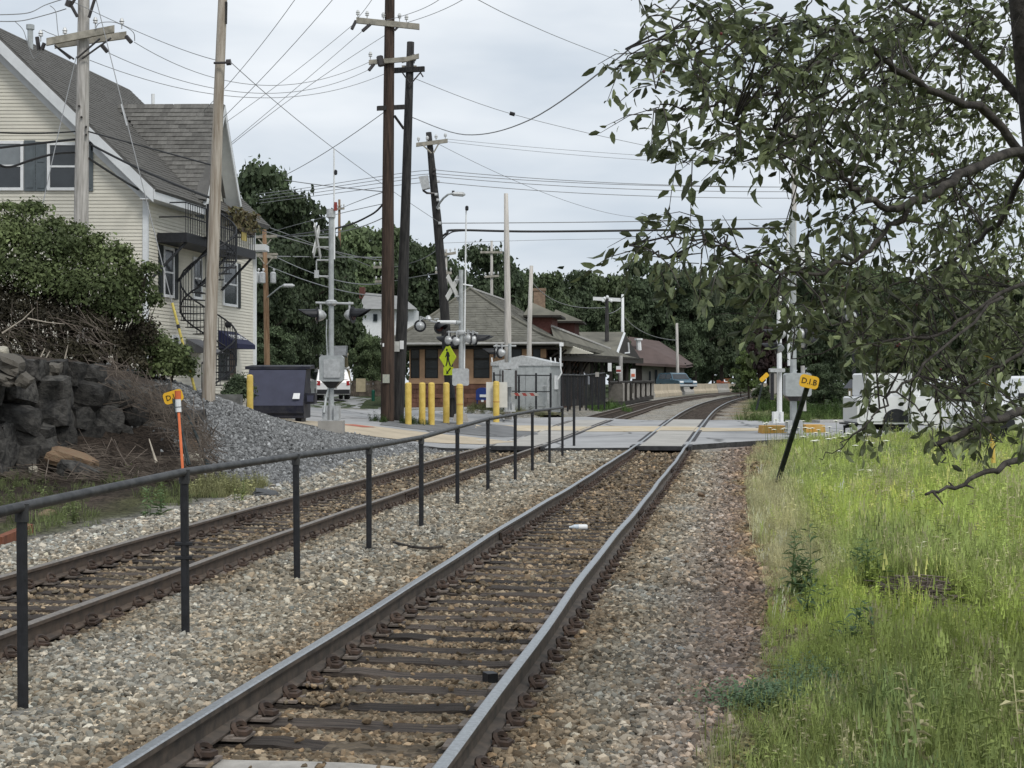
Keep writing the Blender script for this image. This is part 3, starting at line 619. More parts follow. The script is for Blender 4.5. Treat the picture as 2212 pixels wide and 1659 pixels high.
# bulkhead hatch, light, cornice
q=MB(); q.prism([sdw(ss(400),szz(415,762),.02),sdw(ss(400),szz(415,762),.9),sdw(ss(400),szz(415,732),.02)],SD*(ss(432)-ss(400))); q.build('cellar_hatch',mk('grey hatch',(.16,.16,.17)),house)
q=MB(); q.lathe(sdw(ss(480),szz(480,700),.1),(SN.x,SN.y,-.2),[(.05,0),(.12,.08),(.1,.22)],10); q.build('wall_lamp',M_black,house)
q=MB(); q.box(sdw(10.05,szz(545,536),.1),(.9,.9,.22)); q.build('cornice',M_trim,house)
q=MB(); q.cone(sdw(10.1,1.1,.09),sdw(10.1,szz(548,548),.09),.045,.045,8); q.build('downpipe',M_trim,house)
# ------------------------------------------------------------------ fire escape and spiral stair
fe=thing('fire_escape','black iron fire escape landing with spiral stair on the house side','fire escape',tuple(HP(0,1.9,1.4,1.3)))
PZ=6.78; LS0,LS1,LN=.8,7.4,1.02
q=MB(); q.hexa([sdw(LS0,PZ-.3,LN),sdw(LS1,PZ-.3,LN),sdw(LS1,PZ-.3,.04),sdw(LS0,PZ-.3,.04),sdw(LS0,PZ,LN),sdw(LS1,PZ,LN),sdw(LS1,PZ,.04),sdw(LS0,PZ,.04)]); q.build('landing',M_black,fe)
for s in (1.0,3.0,5.0,7.2):
    q=MB(); q.cone(sdw(s,PZ-.25,LN-.05),sdw(s-.6,PZ-1.45,.05),.045,.045,6); q.build('brace',M_black,fe)
def rail(path,r=.022): q=MB(); q.tube(path,r,6); return q.build('handrail',M_black,fe)
for hz in (.95,.5): rail([sdw(LS0,PZ+hz,.1),sdw(LS0,PZ+hz,LN-.03),sdw(LS1-.05,PZ+hz,LN-.03),sdw(LS1-.05,PZ+hz,.1)])
for i in range(34):
    q=MB(); s=LS0+(LS1-LS0-.05)*i/33; q.cone(sdw(s,PZ,LN-.03),sdw(s,PZ+.95,LN-.03),.014,.014,4); q.build('baluster',M_black,fe)
cs,cn=1.9,1.32; R_=.90; zb_,zt_=1.75,PZ+.02
c0=sdw(cs,0,cn)
def hel(a,z,r=R_): return Vector((c0.x+math.cos(a)*r,c0.y+math.sin(a)*r,z))
q=MB(); q.cone(Vector((c0.x,c0.y,zb_-.3)),Vector((c0.x,c0.y,zt_+1)),.06,.06,8); q.build('newel_post',M_black,fe)
nt_=24; a0=-1.6; turn=math.radians(540)
path=[]
for i in range(nt_+1):
    f=i/nt_; a=a0+turn*f; z=zb_+(zt_-zb_)*f; path.append(hel(a,z+.9))
    q=MB(); q.prism([Vector((c0.x,c0.y,z-.03)),hel(a,z-.03),hel(a+.42,z-.03)],(0,0,.035)); q.build('tread',M_black,fe)
    for k in (0,.13,.26):
        q=MB(); q.cone(hel(a+k,z),hel(a+k,z+.92+.14*k),.014,.014,4); q.build('baluster',M_black,fe)
rail(path,.03); rail([p-Vector((0,0,.88)) for p in path],.03)
# potted plants on the landing
ph=thing('dried_plant','brown dried plants hanging over the fire escape landing','plant',tuple(sdw(6.3,PZ+.7,.9)))
q=MB(); rr=random.Random(3)
for i in range(420):
    p=sdw(rr.uniform(5.0,7.4),PZ+rr.uniform(.65,1.35)-abs(rr.gauss(0,.1)),.9+rr.uniform(-.2,.3)); d=Vector((rr.gauss(0,1),rr.gauss(0,1),rr.gauss(-.6,.8))).normalized()*.12; e=d.cross(Vector((rr.gauss(0,1),rr.gauss(0,1),rr.gauss(0,1)))).normalized()*.045
    q.add([p-d,p+e,p+d,p-e],[(0,1,2,3)])
q.build('foliage',mk('dried brown leaves',(.16,.11,.065),.9,0,.4,6,col2=(.15,.15,.07)),ph)
q=MB(); q.box(sdw(6.3,PZ+.62,1.0),(.12,1.9,.16),rotz(-math.atan2(SD.x,SD.y))); q.build('planter_box',M_stick,ph)
cl=MB(); cl.box(sdw(6.1,PZ+.45,1.04),(.02,.5,.42),rotz(-math.atan2(SD.x,SD.y))); cl.top('cloth',mk('yellow cloth',(.45,.36,.12)),'faded yellow cloth hung on the fire escape rail below the dried plants','cloth')
# low concrete step block and a shrub beside it
q=MB(); a=W(489,866,41.6); q.box((a.x,a.y+.2,a.z-.25),(.78,.4,.86)); q.top('concrete_block',mk('old grey block',(.15,.15,.14),.95,0,.3,4,bump=.4),'low grey concrete block wall behind the tan pole','wall')
# ------------------------------------------------------------------ old station beyond the road
AX=Vector((.154,.988,0)).normalized(); PX=Vector((AX.y,-AX.x,0))
EL=W(822,740,76.2); ER=W(1214,741,74.6); ER.z=EL.z=4.12; R0=W(1015,624,80.5)
SL=24.0
st=thing('station_building','old brownstone station with wide mossy hipped roof and brick dormers','station',(R0.x,R0.y,.7))
def roofplane(name,e0,e1,r0,r1):
    q=MB(); rows=[]
    for t,f in ((0,0),(.45,.53),(.8,.88),(1,1)):
        a=r0.lerp(e0,t); b=r1.lerp(e1,t); a.z=r0.z+(e0.z-r0.z)*f; b.z=r1.z+(e1.z-r1.z)*f; rows.append((a,b))
    v=[p for r in rows for p in r]; fs=[]
    for i in range(3): fs.append((2*i,2*i+1,2*i+3,2*i+2))
    n=len(v); v2=[p-Vector((0,0,.16)) for p in v]; fs+= [tuple(n+k for k in reversed(f)) for f in fs]; fs+=[(n-2,n-1,2*n-1,2*n-2)]
    q.add(v+v2,fs); return q.build(name,M_froof,st),rows
R1=R0+AX*13; EL2=EL+AX*SL; ER2=ER+AX*SL
rf,rowsF=roofplane('roof',EL,ER,R0,R0+Vector((.01,0,0))); rr_,rowsR=roofplane('roof',ER,ER2,R0,R1); rl,_=roofplane('roof',EL,EL2,R0,R1); roofplane('roof',EL2,ER2,R1,R1+Vector((.01,0,0)))
# slates along the front hip and track side
q=MB(); rr=random.Random(2)
def courses(rows,n,parent,w=.55):
    q=MB(); 
    def P(t,f):
        for i in range(3):
            ts=(0,.45,.8,1)
            if t<=ts[i+1]+1e-6:
                k=(t-ts[i])/(ts[i+1]-ts[i]); a=rows[i][0].lerp(rows[i+1][0],k); b=rows[i][1].lerp(rows[i+1][1],k); return a.lerp(b,f)
    for c in range(n):
        t0=max(.02,(c)/n); t1=(c+1)/n; L_=(P(t1,1)-P(t1,0)).length; m=max(1,int(L_/w)); off=rr.random()
        for j in range(m):
            f0=(j+.02)/m; f1=(j+.98)/m; e=rr.uniform(.015,.05)
            a,b,c_,d=P(t0,f0),P(t0,f1),P(t1,f1),P(t1,f0); up=Vector((0,0,e)); q.add([a+Vector((0,0,.004)),b+Vector((0,0,.004)),c_+up,d+up,d,c_],[(3,2,1,0),(4,5,2,3)])
    o=q.build('slate_courses',M_slate,parent); o['kind']='stuff'
courses(rowsF,26,rf); courses(rowsR,26,rr_,.7)
for a,b in ((R0,R1),(R0,EL),(R0,ER)):
    q=MB(); pts=[]
    for k in range(9):
        t=k/8; p=a.lerp(b,t); f=np.interp(t,[0,.45,.8,1],[0,.53,.88,1]) if b is not R1 else 0
        if b is not R1: p.z=a.z+(b.z-a.z)*f
        pts.append(p+Vector((0,0,.05)))
    q.tube(pts,.075,6); q.build('ridge_cap',M_froof if b is not R1 else M_kerb,st)
q=MB(); q.tube([EL+Vector((0,-.05,-.06)),ER+Vector((0,-.05,-.06))],.06,6); q.build('gutter',M_kerb,st)
q=MB(); q.prism([EL+PX*.5+AX*.5-Vector((0,0,.22)),ER-PX*.5+AX*.5-Vector((0,0,.22)),ER2-PX*.5-AX*.5-Vector((0,0,.22)),EL2+PX*.5-AX*.5-Vector((0,0,.22))],(0,0,-.1)); q.build('eave_soffit',M_dkwood,st)
# walls
WI=1.25; w0=EL+PX*WI+AX*WI; w1=ER-PX*WI+AX*WI; WL=(w1-w0).length; wd=(w1-w0).normalized(); wn=Vector((wd.y,-wd.x,0))
GZs=.62; TZ=4.0
def on(a,z,n): p=w0+wd*a+wn*n; p.z=z; return p
def bxw(a0,a1,z0,z1,n0,n1,name,mat,parent=None,label=None):
    q=MB(); q.hexa([on(a0,z0,n1),on(a1,z0,n1),on(a1,z0,n0),on(a0,z0,n0),on(a0,z1,n1),on(a1,z1,n1),on(a1,z1,n0),on(a0,z1,n0)]); return q.build(name,mat,parent or st,label=label)
q=MB(); q.prism([on(0,GZs-.4,0),on(WL,GZs-.4,0),on(WL,GZs-.4,0)+AX*21,on(0,GZs-.4,0)+AX*21],(0,0,TZ-GZs+.35)); q.build('wall',M_brown,st)
dW=float(w0.y+.2)
def wa(px):   # metres along the front wall at a pixel column
    r=(px-CX)/F; o=w0; return (r*o.y-o.x)/(wd.x-r*wd.y)
def wz(py): return EYE-(py-CY)/F*76.6
rr=random.Random(5)
zc=GZs-.05
while zc<wz(829):
    h=.235; a=-.02-rr.random()*.4
    while a<WL:
        l=rr.uniform(.45,1.0); a1=min(a+l,WL+.02); a0=max(a,-.02)
        if a1-a0>.06: bxw(a0+.008,a1-.008,zc+.006,zc+h-.006,0,rr.uniform(.035,.075),'stone_block',M_brown)
        a+=l
    zc+=h
bxw(-.03,WL+.03,wz(829),wz(817),0,.09,'sill_course',M_tan)
wins=[(866,880),(887,907),(918,947),(1023,1058),(1098,1128),(1150,1180)]
prev=0.0
for x0,x1 in wins:
    a0,a1=wa(x0),wa(x1)
    if a0<0.05: continue
    if a0-prev>.02: bxw(prev,a0,wz(817),wz(752),0,.06,'stone_pier',M_tan)
    f=bxw(a0,a1,wz(817),wz(750),-.02,.015,'window',M_dkwood)
    bxw(a0+.05,a1-.05,wz(815),wz(778),.015,.02,'pane',M_glass,f); bxw(a0+.05,a1-.05,wz(773),wz(752),.015,.02,'pane',M_glass,f); bxw(a0,a1,wz(778),wz(773),.015,.06,'transom',M_dkwood,f)
    if a1-a0>.6: bxw(a0+.05,a1-.05,wz(797.5),wz(796),.02,.04,'sash_bar',M_dkwood,f)
    prev=a1
bxw(prev,WL,wz(817),wz(752),0,.06,'stone_pier',M_tan)
bxw(-.02,WL+.02,wz(752),TZ-.05,0,.05,'lintel_board',M_dkwood)
# track side wall: piers, door openings and eave brackets
sn=PX; 
def on2(b,z,n): p=w1+AX*b+PX*n; p.z=z; return p
for b in np.arange(.4,20,1.9):
    q=MB(); q.hexa([on2(b,.7,.03),on2(b+1.1,.7,.03),on2(b+1.1,.7,0),on2(b,.7,0),on2(b,3.3,.03),on2(b+1.1,3.3,.03),on2(b+1.1,3.3,0),on2(b,3.3,0)]); q.build('window',M_glass,st)
for b in np.arange(.1,20,1.9):
    q=MB(); q.tube([on2(b,2.6,.03),on2(b,3.3,.4),on2(b,3.8,1.1)],.06,6); q.build('eave_bracket',M_dkwood,st)
# brick dormers with hipped roofs
def dormer(x0,x1,y0,y1,d,depth,px,ph,label):
    a=W(x0,y1,d); b=W(x1,y1,d); z0=a.z-1.4; z1=EYE-(y0-CY)/F*d; ln=AX*depth
    q=MB(); q.prism([Vector((a.x,a.y,z0)),Vector((b.x,b.y,z0)),Vector((b.x,b.y,z0))+ln,Vector((a.x,a.y,z0))+ln],(0,0,z1-z0)); dm=q.build('dormer',M_brick,st,label=label)
    ov=.5; c=[Vector((a.x-ov,a.y-ov,z1)),Vector((b.x+ov,b.y-ov,z1)),Vector((b.x+ov,b.y+ov,z1))+ln,Vector((a.x-ov,a.y+ov,z1))+ln]
    q=MB(); q.prism(c,(0,0,.12)); q.build('dormer_eave',M_dkwood,dm)
    top=[Vector(((a.x+b.x)/2-.6,(a.y+b.y)/2+1.2,ph)),Vector(((a.x+b.x)/2-.6,a.y+depth-1,ph))]
    q=MB(); up=[p+Vector((0,0,.12)) for p in c]; q.add(up+top,[(0,1,4),(1,2,5,4),(2,3,5),(3,0,4,5)]); q.build('dormer_roof',M_froof,dm)
    for k in range(2):
        p=b+ln*(.18+.4*k); q=MB(); q.hexa([Vector((b.x+.03,p.y,z1-.95)),Vector((b.x+.03+ln.x*.25,p.y+depth*.3,z1-.95)),Vector((b.x-.02+ln.x*.25,p.y+depth*.3,z1-.95)),Vector((b.x-.02,p.y,z1-.95)),Vector((b.x+.03,p.y,z1-.12)),Vector((b.x+.03+ln.x*.25,p.y+depth*.3,z1-.12)),Vector((b.x-.02+ln.x*.25,p.y+depth*.3,z1-.12)),Vector((b.x-.02,p.y,z1-.12))]); q.build('dormer_window',M_glass,dm)
dormer(1149,1192,686,712,84,2.6,1140,EYE+(CY-652)/F*85,'nearer brick dormer')
dormer(1203,1241,698,717,93,2.6,1195,EYE+(CY-668)/F*94,'farther brick dormer')
q=MB(); c=W(1165,655,92); q.box((c.x,c.y,c.z-.3),(.72,.9,2.4)); q.box((c.x,c.y,c.z+.83),(.82,1.0,.16)); q.build('chimney',mk('tan brick chimney',(.24,.17,.12),.9,0,.2,8),st)
q=MB(); c=W(1068,700,82); q.cone(W(1062,661,84),W(1062,640+30,84)+Vector((0,0,.6)),.07,.07,8); q.build('vent_pipe',M_white,st)
# ------------------------------------------------------------------ long platform canopy
cn_=thing('platform_canopy','long low platform canopy on dark posts beyond the station','canopy',tuple(W(1207,766,78)))
F1=W(1206,765,78); F2=W(1390,776,115); I1=W(1190,706,84); I2=W(1346,766,112)
q=MB(); q.add([F1,F2,I2,I1]+[p-Vector((0,0,.12)) for p in (F1,F2,I2,I1)],[(0,1,2,3),(7,6,5,4),(0,4,5,1),(1,5,6,2)]); q.build('roof',M_froof,cn_)
q=MB(); q.tube([I1+Vector((0,0,.05)),I2+Vector((0,0,.05))],.09,6); q.build('ridge_cap',M_kerb,cn_)
q=MB(); q.prism([F1+Vector((0,0,.08)),F2+Vector((0,0,.08)),F2+Vector((0,0,-.34)),F1+Vector((0,0,-.34))],PX*-.06); q.build('fascia',M_dkwood,cn_)
B1=F1-PX*4.2; B2=F2-PX*3.0
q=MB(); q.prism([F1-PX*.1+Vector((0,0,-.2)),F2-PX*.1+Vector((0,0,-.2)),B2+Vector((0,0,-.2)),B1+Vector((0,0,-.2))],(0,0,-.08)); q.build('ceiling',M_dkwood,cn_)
for k in range(9):
    p=F1.lerp(F2,(k+.3)/9)-PX*.35; g=float(H(p.x,p.y)); q=MB(); q.box((p.x,p.y,(p.z+g)/2-.1),(.2,.2,p.z-g)); q.build('post',M_dkwood,cn_)
    q=MB(); q.tube([Vector((p.x,p.y,p.z-1.0)),Vector((p.x+.1,p.y+.8,p.z-.3))],.05,5); q.build('bracket',M_dkwood,cn_)
for k in range(6):
    p=B1.lerp(B2,(k+.4)/6); g=float(H(p.x,p.y)); q=MB(); q.box((p.x,p.y,(p.z+g)/2),(.2,.2,p.z-g)); q.build('post',M_dkwood,cn_)
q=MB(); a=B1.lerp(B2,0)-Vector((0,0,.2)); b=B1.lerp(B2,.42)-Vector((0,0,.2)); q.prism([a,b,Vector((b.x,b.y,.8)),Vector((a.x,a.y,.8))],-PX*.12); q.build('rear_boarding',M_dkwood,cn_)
# cream boarded gable under the canopy roof
g0=W(1221,742,79.5); g1=W(1284,764,79.5); g2=W(1160,764,79.5); zb=g1.z
n=14
for k in range(n):
    z0=zb+(g0.z-zb)*k/n; z1=zb+(g0.z-zb)*(k+1)/n; f=(k+.5)/n; xa=g2.x+(g0.x-g2.x)*f*.9; xb=g1.x+(g0.x-g1.x)*f
    if xb-xa>.05: q=MB(); q.hexa([Vector((xa,79.44,z0)),Vector((xb,79.44,z0)),Vector((xb,79.55,z0)),Vector((xa,79.55,z0)),Vector((xa,79.47,z1)),Vector((xb,79.47,z1)),Vector((xb,79.55,z1)),Vector((xa,79.55,z1))]); q.build('gable_board',M_creamb,cn_)
# cross gable of the canopy
a,b,c,d=W(1250,717,112),W(1347,717,110),W(1331,765,104),W(1262,745,104); e=W(1383,774,118)
q=MB(); q.add([a,b,c,d]+[p-Vector((0,0,.15)) for p in (a,b,c,d)],[(0,3,2,1),(4,5,6,7),(1,2,6,5)]); q.build('gable_roof',M_froof,cn_)
q=MB(); q.add([b,c,e,b+Vector((-.3,.2,0)),c+Vector((-.3,.2,0)),e+Vector((-.3,.2,0))],[(0,1,2),(5,4,3),(0,2,5,3)]); q.build('gable_end',M_dkwood,cn_)
q=MB(); q.tube([b+Vector((.05,-.1,-.1)),c+Vector((.05,-.1,0))],.09,5); q.tube([W(1357,740,110),W(1359,762,110),W(1340,764,108)],.07,5); q.build('rake_trim',M_trim,cn_)
# panels added for the bright views through under the canopy; last a sign
for i,(x0,x1,y0,y1,m,lab) in enumerate([(1313,1321,784,802,M_white,'tall white panel standing for a bright view through under the canopy, left of the red topped one'),(1331,1341,791,806,M_white,'white panel with red strip standing for a view through under the canopy'),(1362,1373,797,818,M_white,'white panel with orange patch standing for a view through at the canopy end'),(1294,1303,775,784,M_creamb,'small cream panel high under the canopy'),(1262,1274,782,807,M_greyw,'grey panel hanging under the canopy'),(1286,1294,804,814,M_greyw,'pale grey sign hung on the black yard fence')]):
    d=84+i*4 if i<5 else 72; a=W(x0,y0,d); b=W(x1,y1,d); q=MB(); q.box(((a.x+b.x)/2,d,(a.z+b.z)/2),(b.x-a.x,.06,a.z-b.z)); t_=thing('pale_panel',lab,'notice',((a.x+b.x)/2,d,b.z),group='notices under the canopy'); q.build('board',m,t_)
    if i in (1,2): q=MB(); q.box(((a.x+b.x)/2,d-.04,(a.z*.35+b.z*.65)),((b.x-a.x)*(.7 if i==2 else .96),.03,(a.z-b.z)*.3)); q.build('picture',M_pink if i==2 else M_red,t_)
    q=MB(); q.cone(((a.x+b.x)/2,d+.05,b.z-.9),((a.x+b.x)/2,d+.05,a.z),.03,.03,6); q.build('support',M_dkwood,t_)
q=MB(); a=W(1341,768,96); q.cone((a.x,a.y,.9),(a.x,a.y,a.z),.13,.13,8); q.top('canopy_post',M_kerb,'pale round post standing among the dark canopy posts','post')
# brown roofed goods shed
gs=thing('goods_shed','low shed with brown hipped roof and pale walls behind the parked car','shed',tuple(W(1430,830,172)))
rA,rB=W(1352,726,176),W(1424,737,180); eA,eB,eC=W(1372,783,168),W(1482,789,168),W(1500,786,186)
q=MB(); lft=W(1345,770,172); q.add([rA,rB,eB,eA]+[p-Vector((0,0,.3)) for p in (rA,rB,eB,eA)],[(0,3,2,1),(4,5,6,7),(3,7,6,2)]); q.add([rB,eB,eC,rB-Vector((0,0,.3)),eB-Vector((0,0,.3)),eC-Vector((0,0,.3))],[(0,1,2),(5,4,3)]); q.build('roof',M_broof,gs)
def shw(x0,x1,y0,y1,mat,name,d=170,par=None,th=.4):
    a=W(x0,y0,d); b=W(x1,y1,d); q=MB(); q.box(((a.x+b.x)/2,d+th/2,(a.z+b.z)/2),(b.x-a.x,th,a.z-b.z)); return q.build(name,mat,par or gs)
shw(1387,1437,786,832,M_greyw,'wall'); shw(1366,1386.6,780,832,mk('brown board wall',(.07,.055,.05)),'wall'); shw(1437.4,1478,788,832,mk('grey brown wall',(.21,.19,.17)),'wall')
shw(1368,1482,784,789,M_dkwood,'eave_board',169.5)
dr=shw(1415,1420,799,828,M_glass,'door',169.8); shw(1402,1406,802,824,M_glass,'window',169.8); shw(1435,1439,792,822,M_dkwood,'downpipe',169.8)
q=MB(); q.cone(W(1381,762,172),W(1379,733,172),.3,.3,8); q.cone(W(1379,735,172),W(1379,731,172),.5,.5,8); q.build('flue',M_white,gs)
# ------------------------------------------------------------------ far white house among the trees
fh=thing('white_house','white house with grey roof half hidden behind the two dark poles','house',tuple(W(835,700,120)))
d=120
def fb(x0,x1,y0,y1,dd,mat,name,par,th=5): 
    a=W(x0,y0,dd); b=W(x1,y1,dd); q=MB(); q.box(((a.x+b.x)/2,dd+th/2,(a.z+b.z)/2),(b.x-a.x,th,a.z-b.z)); return q.build(name,mat,par)
w_=fb(783,893,664,735,d,M_white,'wall',fh,7)
q=MB(); r0,r1=W(790,632,124),W(868,640,124); e0,e1=W(772,667,119.3),W(902,668,119.3); f0,f1=W(772,667,128),W(902,668,128); q.add([r0,r1,e1,e0,f1,f0],[(0,3,2,1),(0,1,4,5),(1,2,4),(0,5,3),(3,5,4,2)]); q.build('roof',mk('pale grey roof',(.27,.27,.265),.9,0,.1,2),fh)
fb(776,787,620,645,123,M_brick,'chimney',fh,1)
for x in (806,832,872): 
    wn_=fb(x,x+9,678,694,119.9,M_shutter,'window',fh,.08); fb(x+1.2,x+7.8,679.5,692.5,119.86,M_glass,'pane',wn_,.02)
# ------------------------------------------------------------------ utility poles
def pole(name,label,mat,pts,group='utility poles round the crossing',base_extra=.5,n=12):
    """pts: (px,py,width px,depth) from foot to top"""
    v=[W(a,b,d) for a,b,w,d in pts]; r=[w/F*d/2 for a,b,w,d in pts]
    root=thing(name,label,'utility pole',tuple(v[0]),group)
    v=[v[0]+Vector((0,0,-base_extra))]+v; r=[r[0]]+r
    q=MB(); q.tube(v,r,n); q.build('pole_shaft',mat,root,smooth=True); return root
def arm(root,p0,p1,mat=None,w=.11,h=.13,name='crossarm'):
    p0=Vector(p0); p1=Vector(p1); d=(p1-p0); q=MB(); t=d.normalized(); s=t.cross(Vector((0,0,1))).normalized()*w/2; u=Vector((0,0,h/2))
    q.hexa([p0-s-u,p0+s-u,p1+s-u,p1-s-u,p0-s+u,p0+s+u,p1+s+u,p1-s+u]); return q.build(name,mat or M_arm,root)
def rod(root,p0,p1,r,mat,name): q=MB(); q.cone(p0,p1,r,r,6); return q.build(name,mat,root)
def insul(root,p,h=.22,mat=None,ax=(0,0,1)):
    q=MB(); q.lathe(p,ax,[(.018,0),(.018,h*.4),(.07,h*.45),(.05,h*.6),(.075,h*.68),(.04,h*.95),(.02,h)],8); return q.build('insulator',mat or M_porc,root)
dQ=42
Q=pole('utility_pole','pale weathered utility pole with a double crossarm in front of the cream house',M_pole_gr,[(177,790,32,dQ),(175,500,31,dQ),(178,250,28,dQ),(181,0,24,dQ),(182,-150,22,dQ)])
fwd=Vector((0,-.24,0))
arm(Q,W(100,91,dQ-.6)+fwd*0,W(252,67,dQ+.2)+fwd,M_arm,.13,.2); arm(Q,W(118,97,dQ+.3),W(273,76,dQ+.9),M_arm,.13,.2)
for a,b in (((118,98),(152,127)),((126,104),(160,128)),((240,82),(177,127)),((216,83),(166,126))): rod(Q,W(*a,dQ-.25),W(*b,dQ-.25),.028,M_insul,'arm_brace')
for x,y in ((88,88),(140,82),(206,60),(263,62)): insul(Q,W(x,y,dQ-.3),.3)
for a,b in (((272,78),(284,92)),((220,98),(232,112)),((96,93),(90,108)),((80,80),(84,108))): rod(Q,W(*a,dQ),W(*b,dQ),.06,M_insul,'strain_insulator')
arm(Q,W(140,-22,dQ-.3),W(235,-30,dQ+.3),M_arm,.13,.18); 
for a,b in (((150,5),(167,36)),((207,-10),(192,38)),((153,12),(168,-12))): rod(Q,W(*a,dQ-.3),W(*b,dQ-.3),.045,M_insul,'arm_brace')
rod(Q,W(147,14,dQ-.3),W(151,2,dQ-.3),.11,M_insul,'bracket')
for x,y in ((171,229),(186,274),(186,291),(176,253)): rod(Q,W(x,y,dQ-.24),W(x,y,dQ-.05),.035,M_insul,'bolt')
dT=36
T=pole('utility_pole','tall tan streaked utility pole standing on the gravel mound right of the house',M_pole_ta,[(450,868,29,dT),(455,700,27,dT),(464,450,25,dT),(472,220,22,dT),(481,0,19.5,dT),(486,-140,18,dT)],base_extra=1.0)
rod(T,W(462,136,dT-.2),W(499,135,dT-.25),.03,M_insul,'through_bolt'); rod(T,W(489,135,dT-.25),W(499,134,dT-.25),.075,M_insul,'insulator')
q=MB(); q.prism([W(486.5,3,dT-.1),W(490,3,dT-.1),W(489,50,dT-.1),W(487,50,dT-.1)],(0,.1,0)); q.build('dark_strip',M_pole_bk,T)
dA=52
A_=pole('utility_pole','tallest dark brown utility pole beside the yellow bollards',M_pole_br,[(837,906,30,dA),(838,700,28.5,dA),(838,450,26,dA),(840,200,23.5,dA),(842,0,21.5,dA),(843,-170,20,dA)])
arm(A_,W(770,44,dA-.2),W(906,58,dA-.2),M_arm,.11,.2); arm(A_,W(797,135,dA-.2),W(880,128,dA-.25),M_arm,.11,.16); arm(A_,W(815,234,dA-.3),W(874,231,dA+.2),M_pole_bk,.1,.16)
arm(A_,W(868,131,dA-.2),W(905,121,dA-.2),M_arm,.11,.16)
for x,y,b in ((773,40,0),(793,42,0),(828,45,0),(863,47,0),(878,50,0),(800,130,0)): insul(A_,W(x,y,dA-.2),.3)
rod(A_,W(852,250,dA-.1),W(872,278,dA+.2),.05,M_pole_bk,'arm_brace'); rod(A_,W(852,66,dA-.2),W(866,52,dA-.2),.04,M_insul,'arm_brace')
for a,b in (((769,45),(760,63)),((800,52),(783,67)),((808,138),(797,152))): rod(A_,W(*a,dA-.2),W(*b,dA-.3),.06,M_insul,'strain_insulator')
rod(A_,W(820,122,dA-.25),W(824,142,dA-.3),.12,M_insul,'bracket')
q=MB(); q.box(W(834,818,dA-.27),(.24,.03,.30)); q.build('number_plate',mk('worn cream plate',(.55,.54,.44),.6,0,.2,14,col2=(.3,.33,.3)),A_)
q=MB(); q.box(W(828,745,dA-.3),(.05,.02,.12)); q.build('number_plate',M_white,A_)
dB=53
B_=pole('utility_pole','dark tarred pole leaning right close behind the tallest brown pole',M_pole_bk,[(859,896,27,dB),(868,700,25,dB),(876,450,21,dB),(882,250,18.5,dB),(887,91,16,dB)])
arm(B_,W(838,153,dB),W(917,149,dB-.2),M_pole_bk,.12,.18); arm(B_,W(868,146,dB+.2),W(900,146,dB+.2),M_arm,.1,.14)
for a,b in (((868,155),(885,180)),((912,152),(886,183)),((906,153),(914,166))): rod(B_,W(*a,dB-.2),W(*b,dB-.25),.025,M_insul,'arm_brace')
for x,y in ((895,137),(893,128)): insul(B_,W(x,y,dB-.2),.2,M_insul)
q=MB(); q.box(W(868,745,dB-.25),(.14,.02,.30)); q.build('number_plate',M_white,B_); q=MB(); q.box(W(857,748.5,dB-.28),(.2,.02,.36)); q.build('number_plate',mk('grey plate',(.5,.5,.47)),B_)
dC=62
C_=pole('utility_pole','black leaning pole with street lamp and floodlight behind the pedestrian sign',M_pole_bk,[(977,905,22,dC),(968,790,21.5,dC),(957,620,20,dC),(944,470,19,dC),(934,370,16,dC),(926,286,12.5,dC)])
arm(C_,W(899,313,dC-.2),W(967,304,dC-.2),M_arm,.11,.16)
for a,b in (((912,312),(932,331)),((949,308),(936,331))): rod(C_,W(*a,dC-.25),W(*b,dC-.25),.03,M_arm,'arm_brace')
for x,y in ((904,309),(923,307),(942,304),(962,301)): insul(C_,W(x,y,dC-.2),.26)
q=MB(); q.prism([W(905,384,dC-.3),W(925,381,dC-.3),W(929,408,dC-.3),W(913,412,dC-.3)],(0,-.35,0)); q.build('floodlight',M_silver,C_)
q=MB(); q.tube([W(912,398,dC-.4),W(915,412,dC-.4),W(922,417,dC-.3),W(938,418,dC-.2)],.05,6); q.build('floodlight_bracket',M_insul,C_)
q=MB(); q.tube([W(944,450,dC-.2),W(950,438,dC-.5),W(958,428,dC-.8),W(968,420,dC-1),W(976,418,dC-1)],.045,6); q.build('lamp_arm',M_galv,C_)
q=MB(); q.lathe(W(974,418.5,dC-1),(1,0,-.05),[(.03,0),(.09,.1),(.1,.5),(.03,.6)],8); q.build('lamp_head',M_silver,C_); q=MB(); q.cone(W(979,412,dC-1),W(979,417,dC-1),.06,.06,8); q.build('photocell',M_black,C_)
for x,y in ((940,367),(939,376),(948,392),(943,420),(947,432),(949,450),(951,482)): rod(C_,W(x-4,y,dC-.25),W(x+2,y,dC-.25),.06,M_porc if y>390 else M_insul,'insulator')
q=MB(); q.cone(W(968,812,dC-.2),W(976,860,dC-.2),.16,.16,8); q.box(W(969,831,dC-.35),(.22,.02,.1)); q.build('cable_guard',M_black,C_)
dD=61
D_=pole('utility_pole','pale stripped pole rising in front of the grey cabin',M_pole_wh,[(1098,880,16.5,dD),(1097,700,15,dD),(1095,550,13,dD),(1093,418,9,dD)])
E_=pole('utility_pole','slim pale pole behind the grey cabin',M_pole_wh,[(1142,850,11.5,68.5),(1144,700,10.5,68.5),(1148,574,8,68.5)])
dF=76
Fp=pole('utility_pole','orange brown pole with three grey transformers right of the house',M_pole_or,[(577,800,13,dF),(575,650,12,dF),(571,496,9,dF)])
arm(Fp,W(548,512,dF),W(600,510,dF),M_arm,.1,.14); arm(Fp,W(550,552,dF),W(598,556,dF),M_arm,.1,.14); arm(Fp,W(553,549,dF+.3),W(600,549,dF+.3),M_arm,.1,.1)
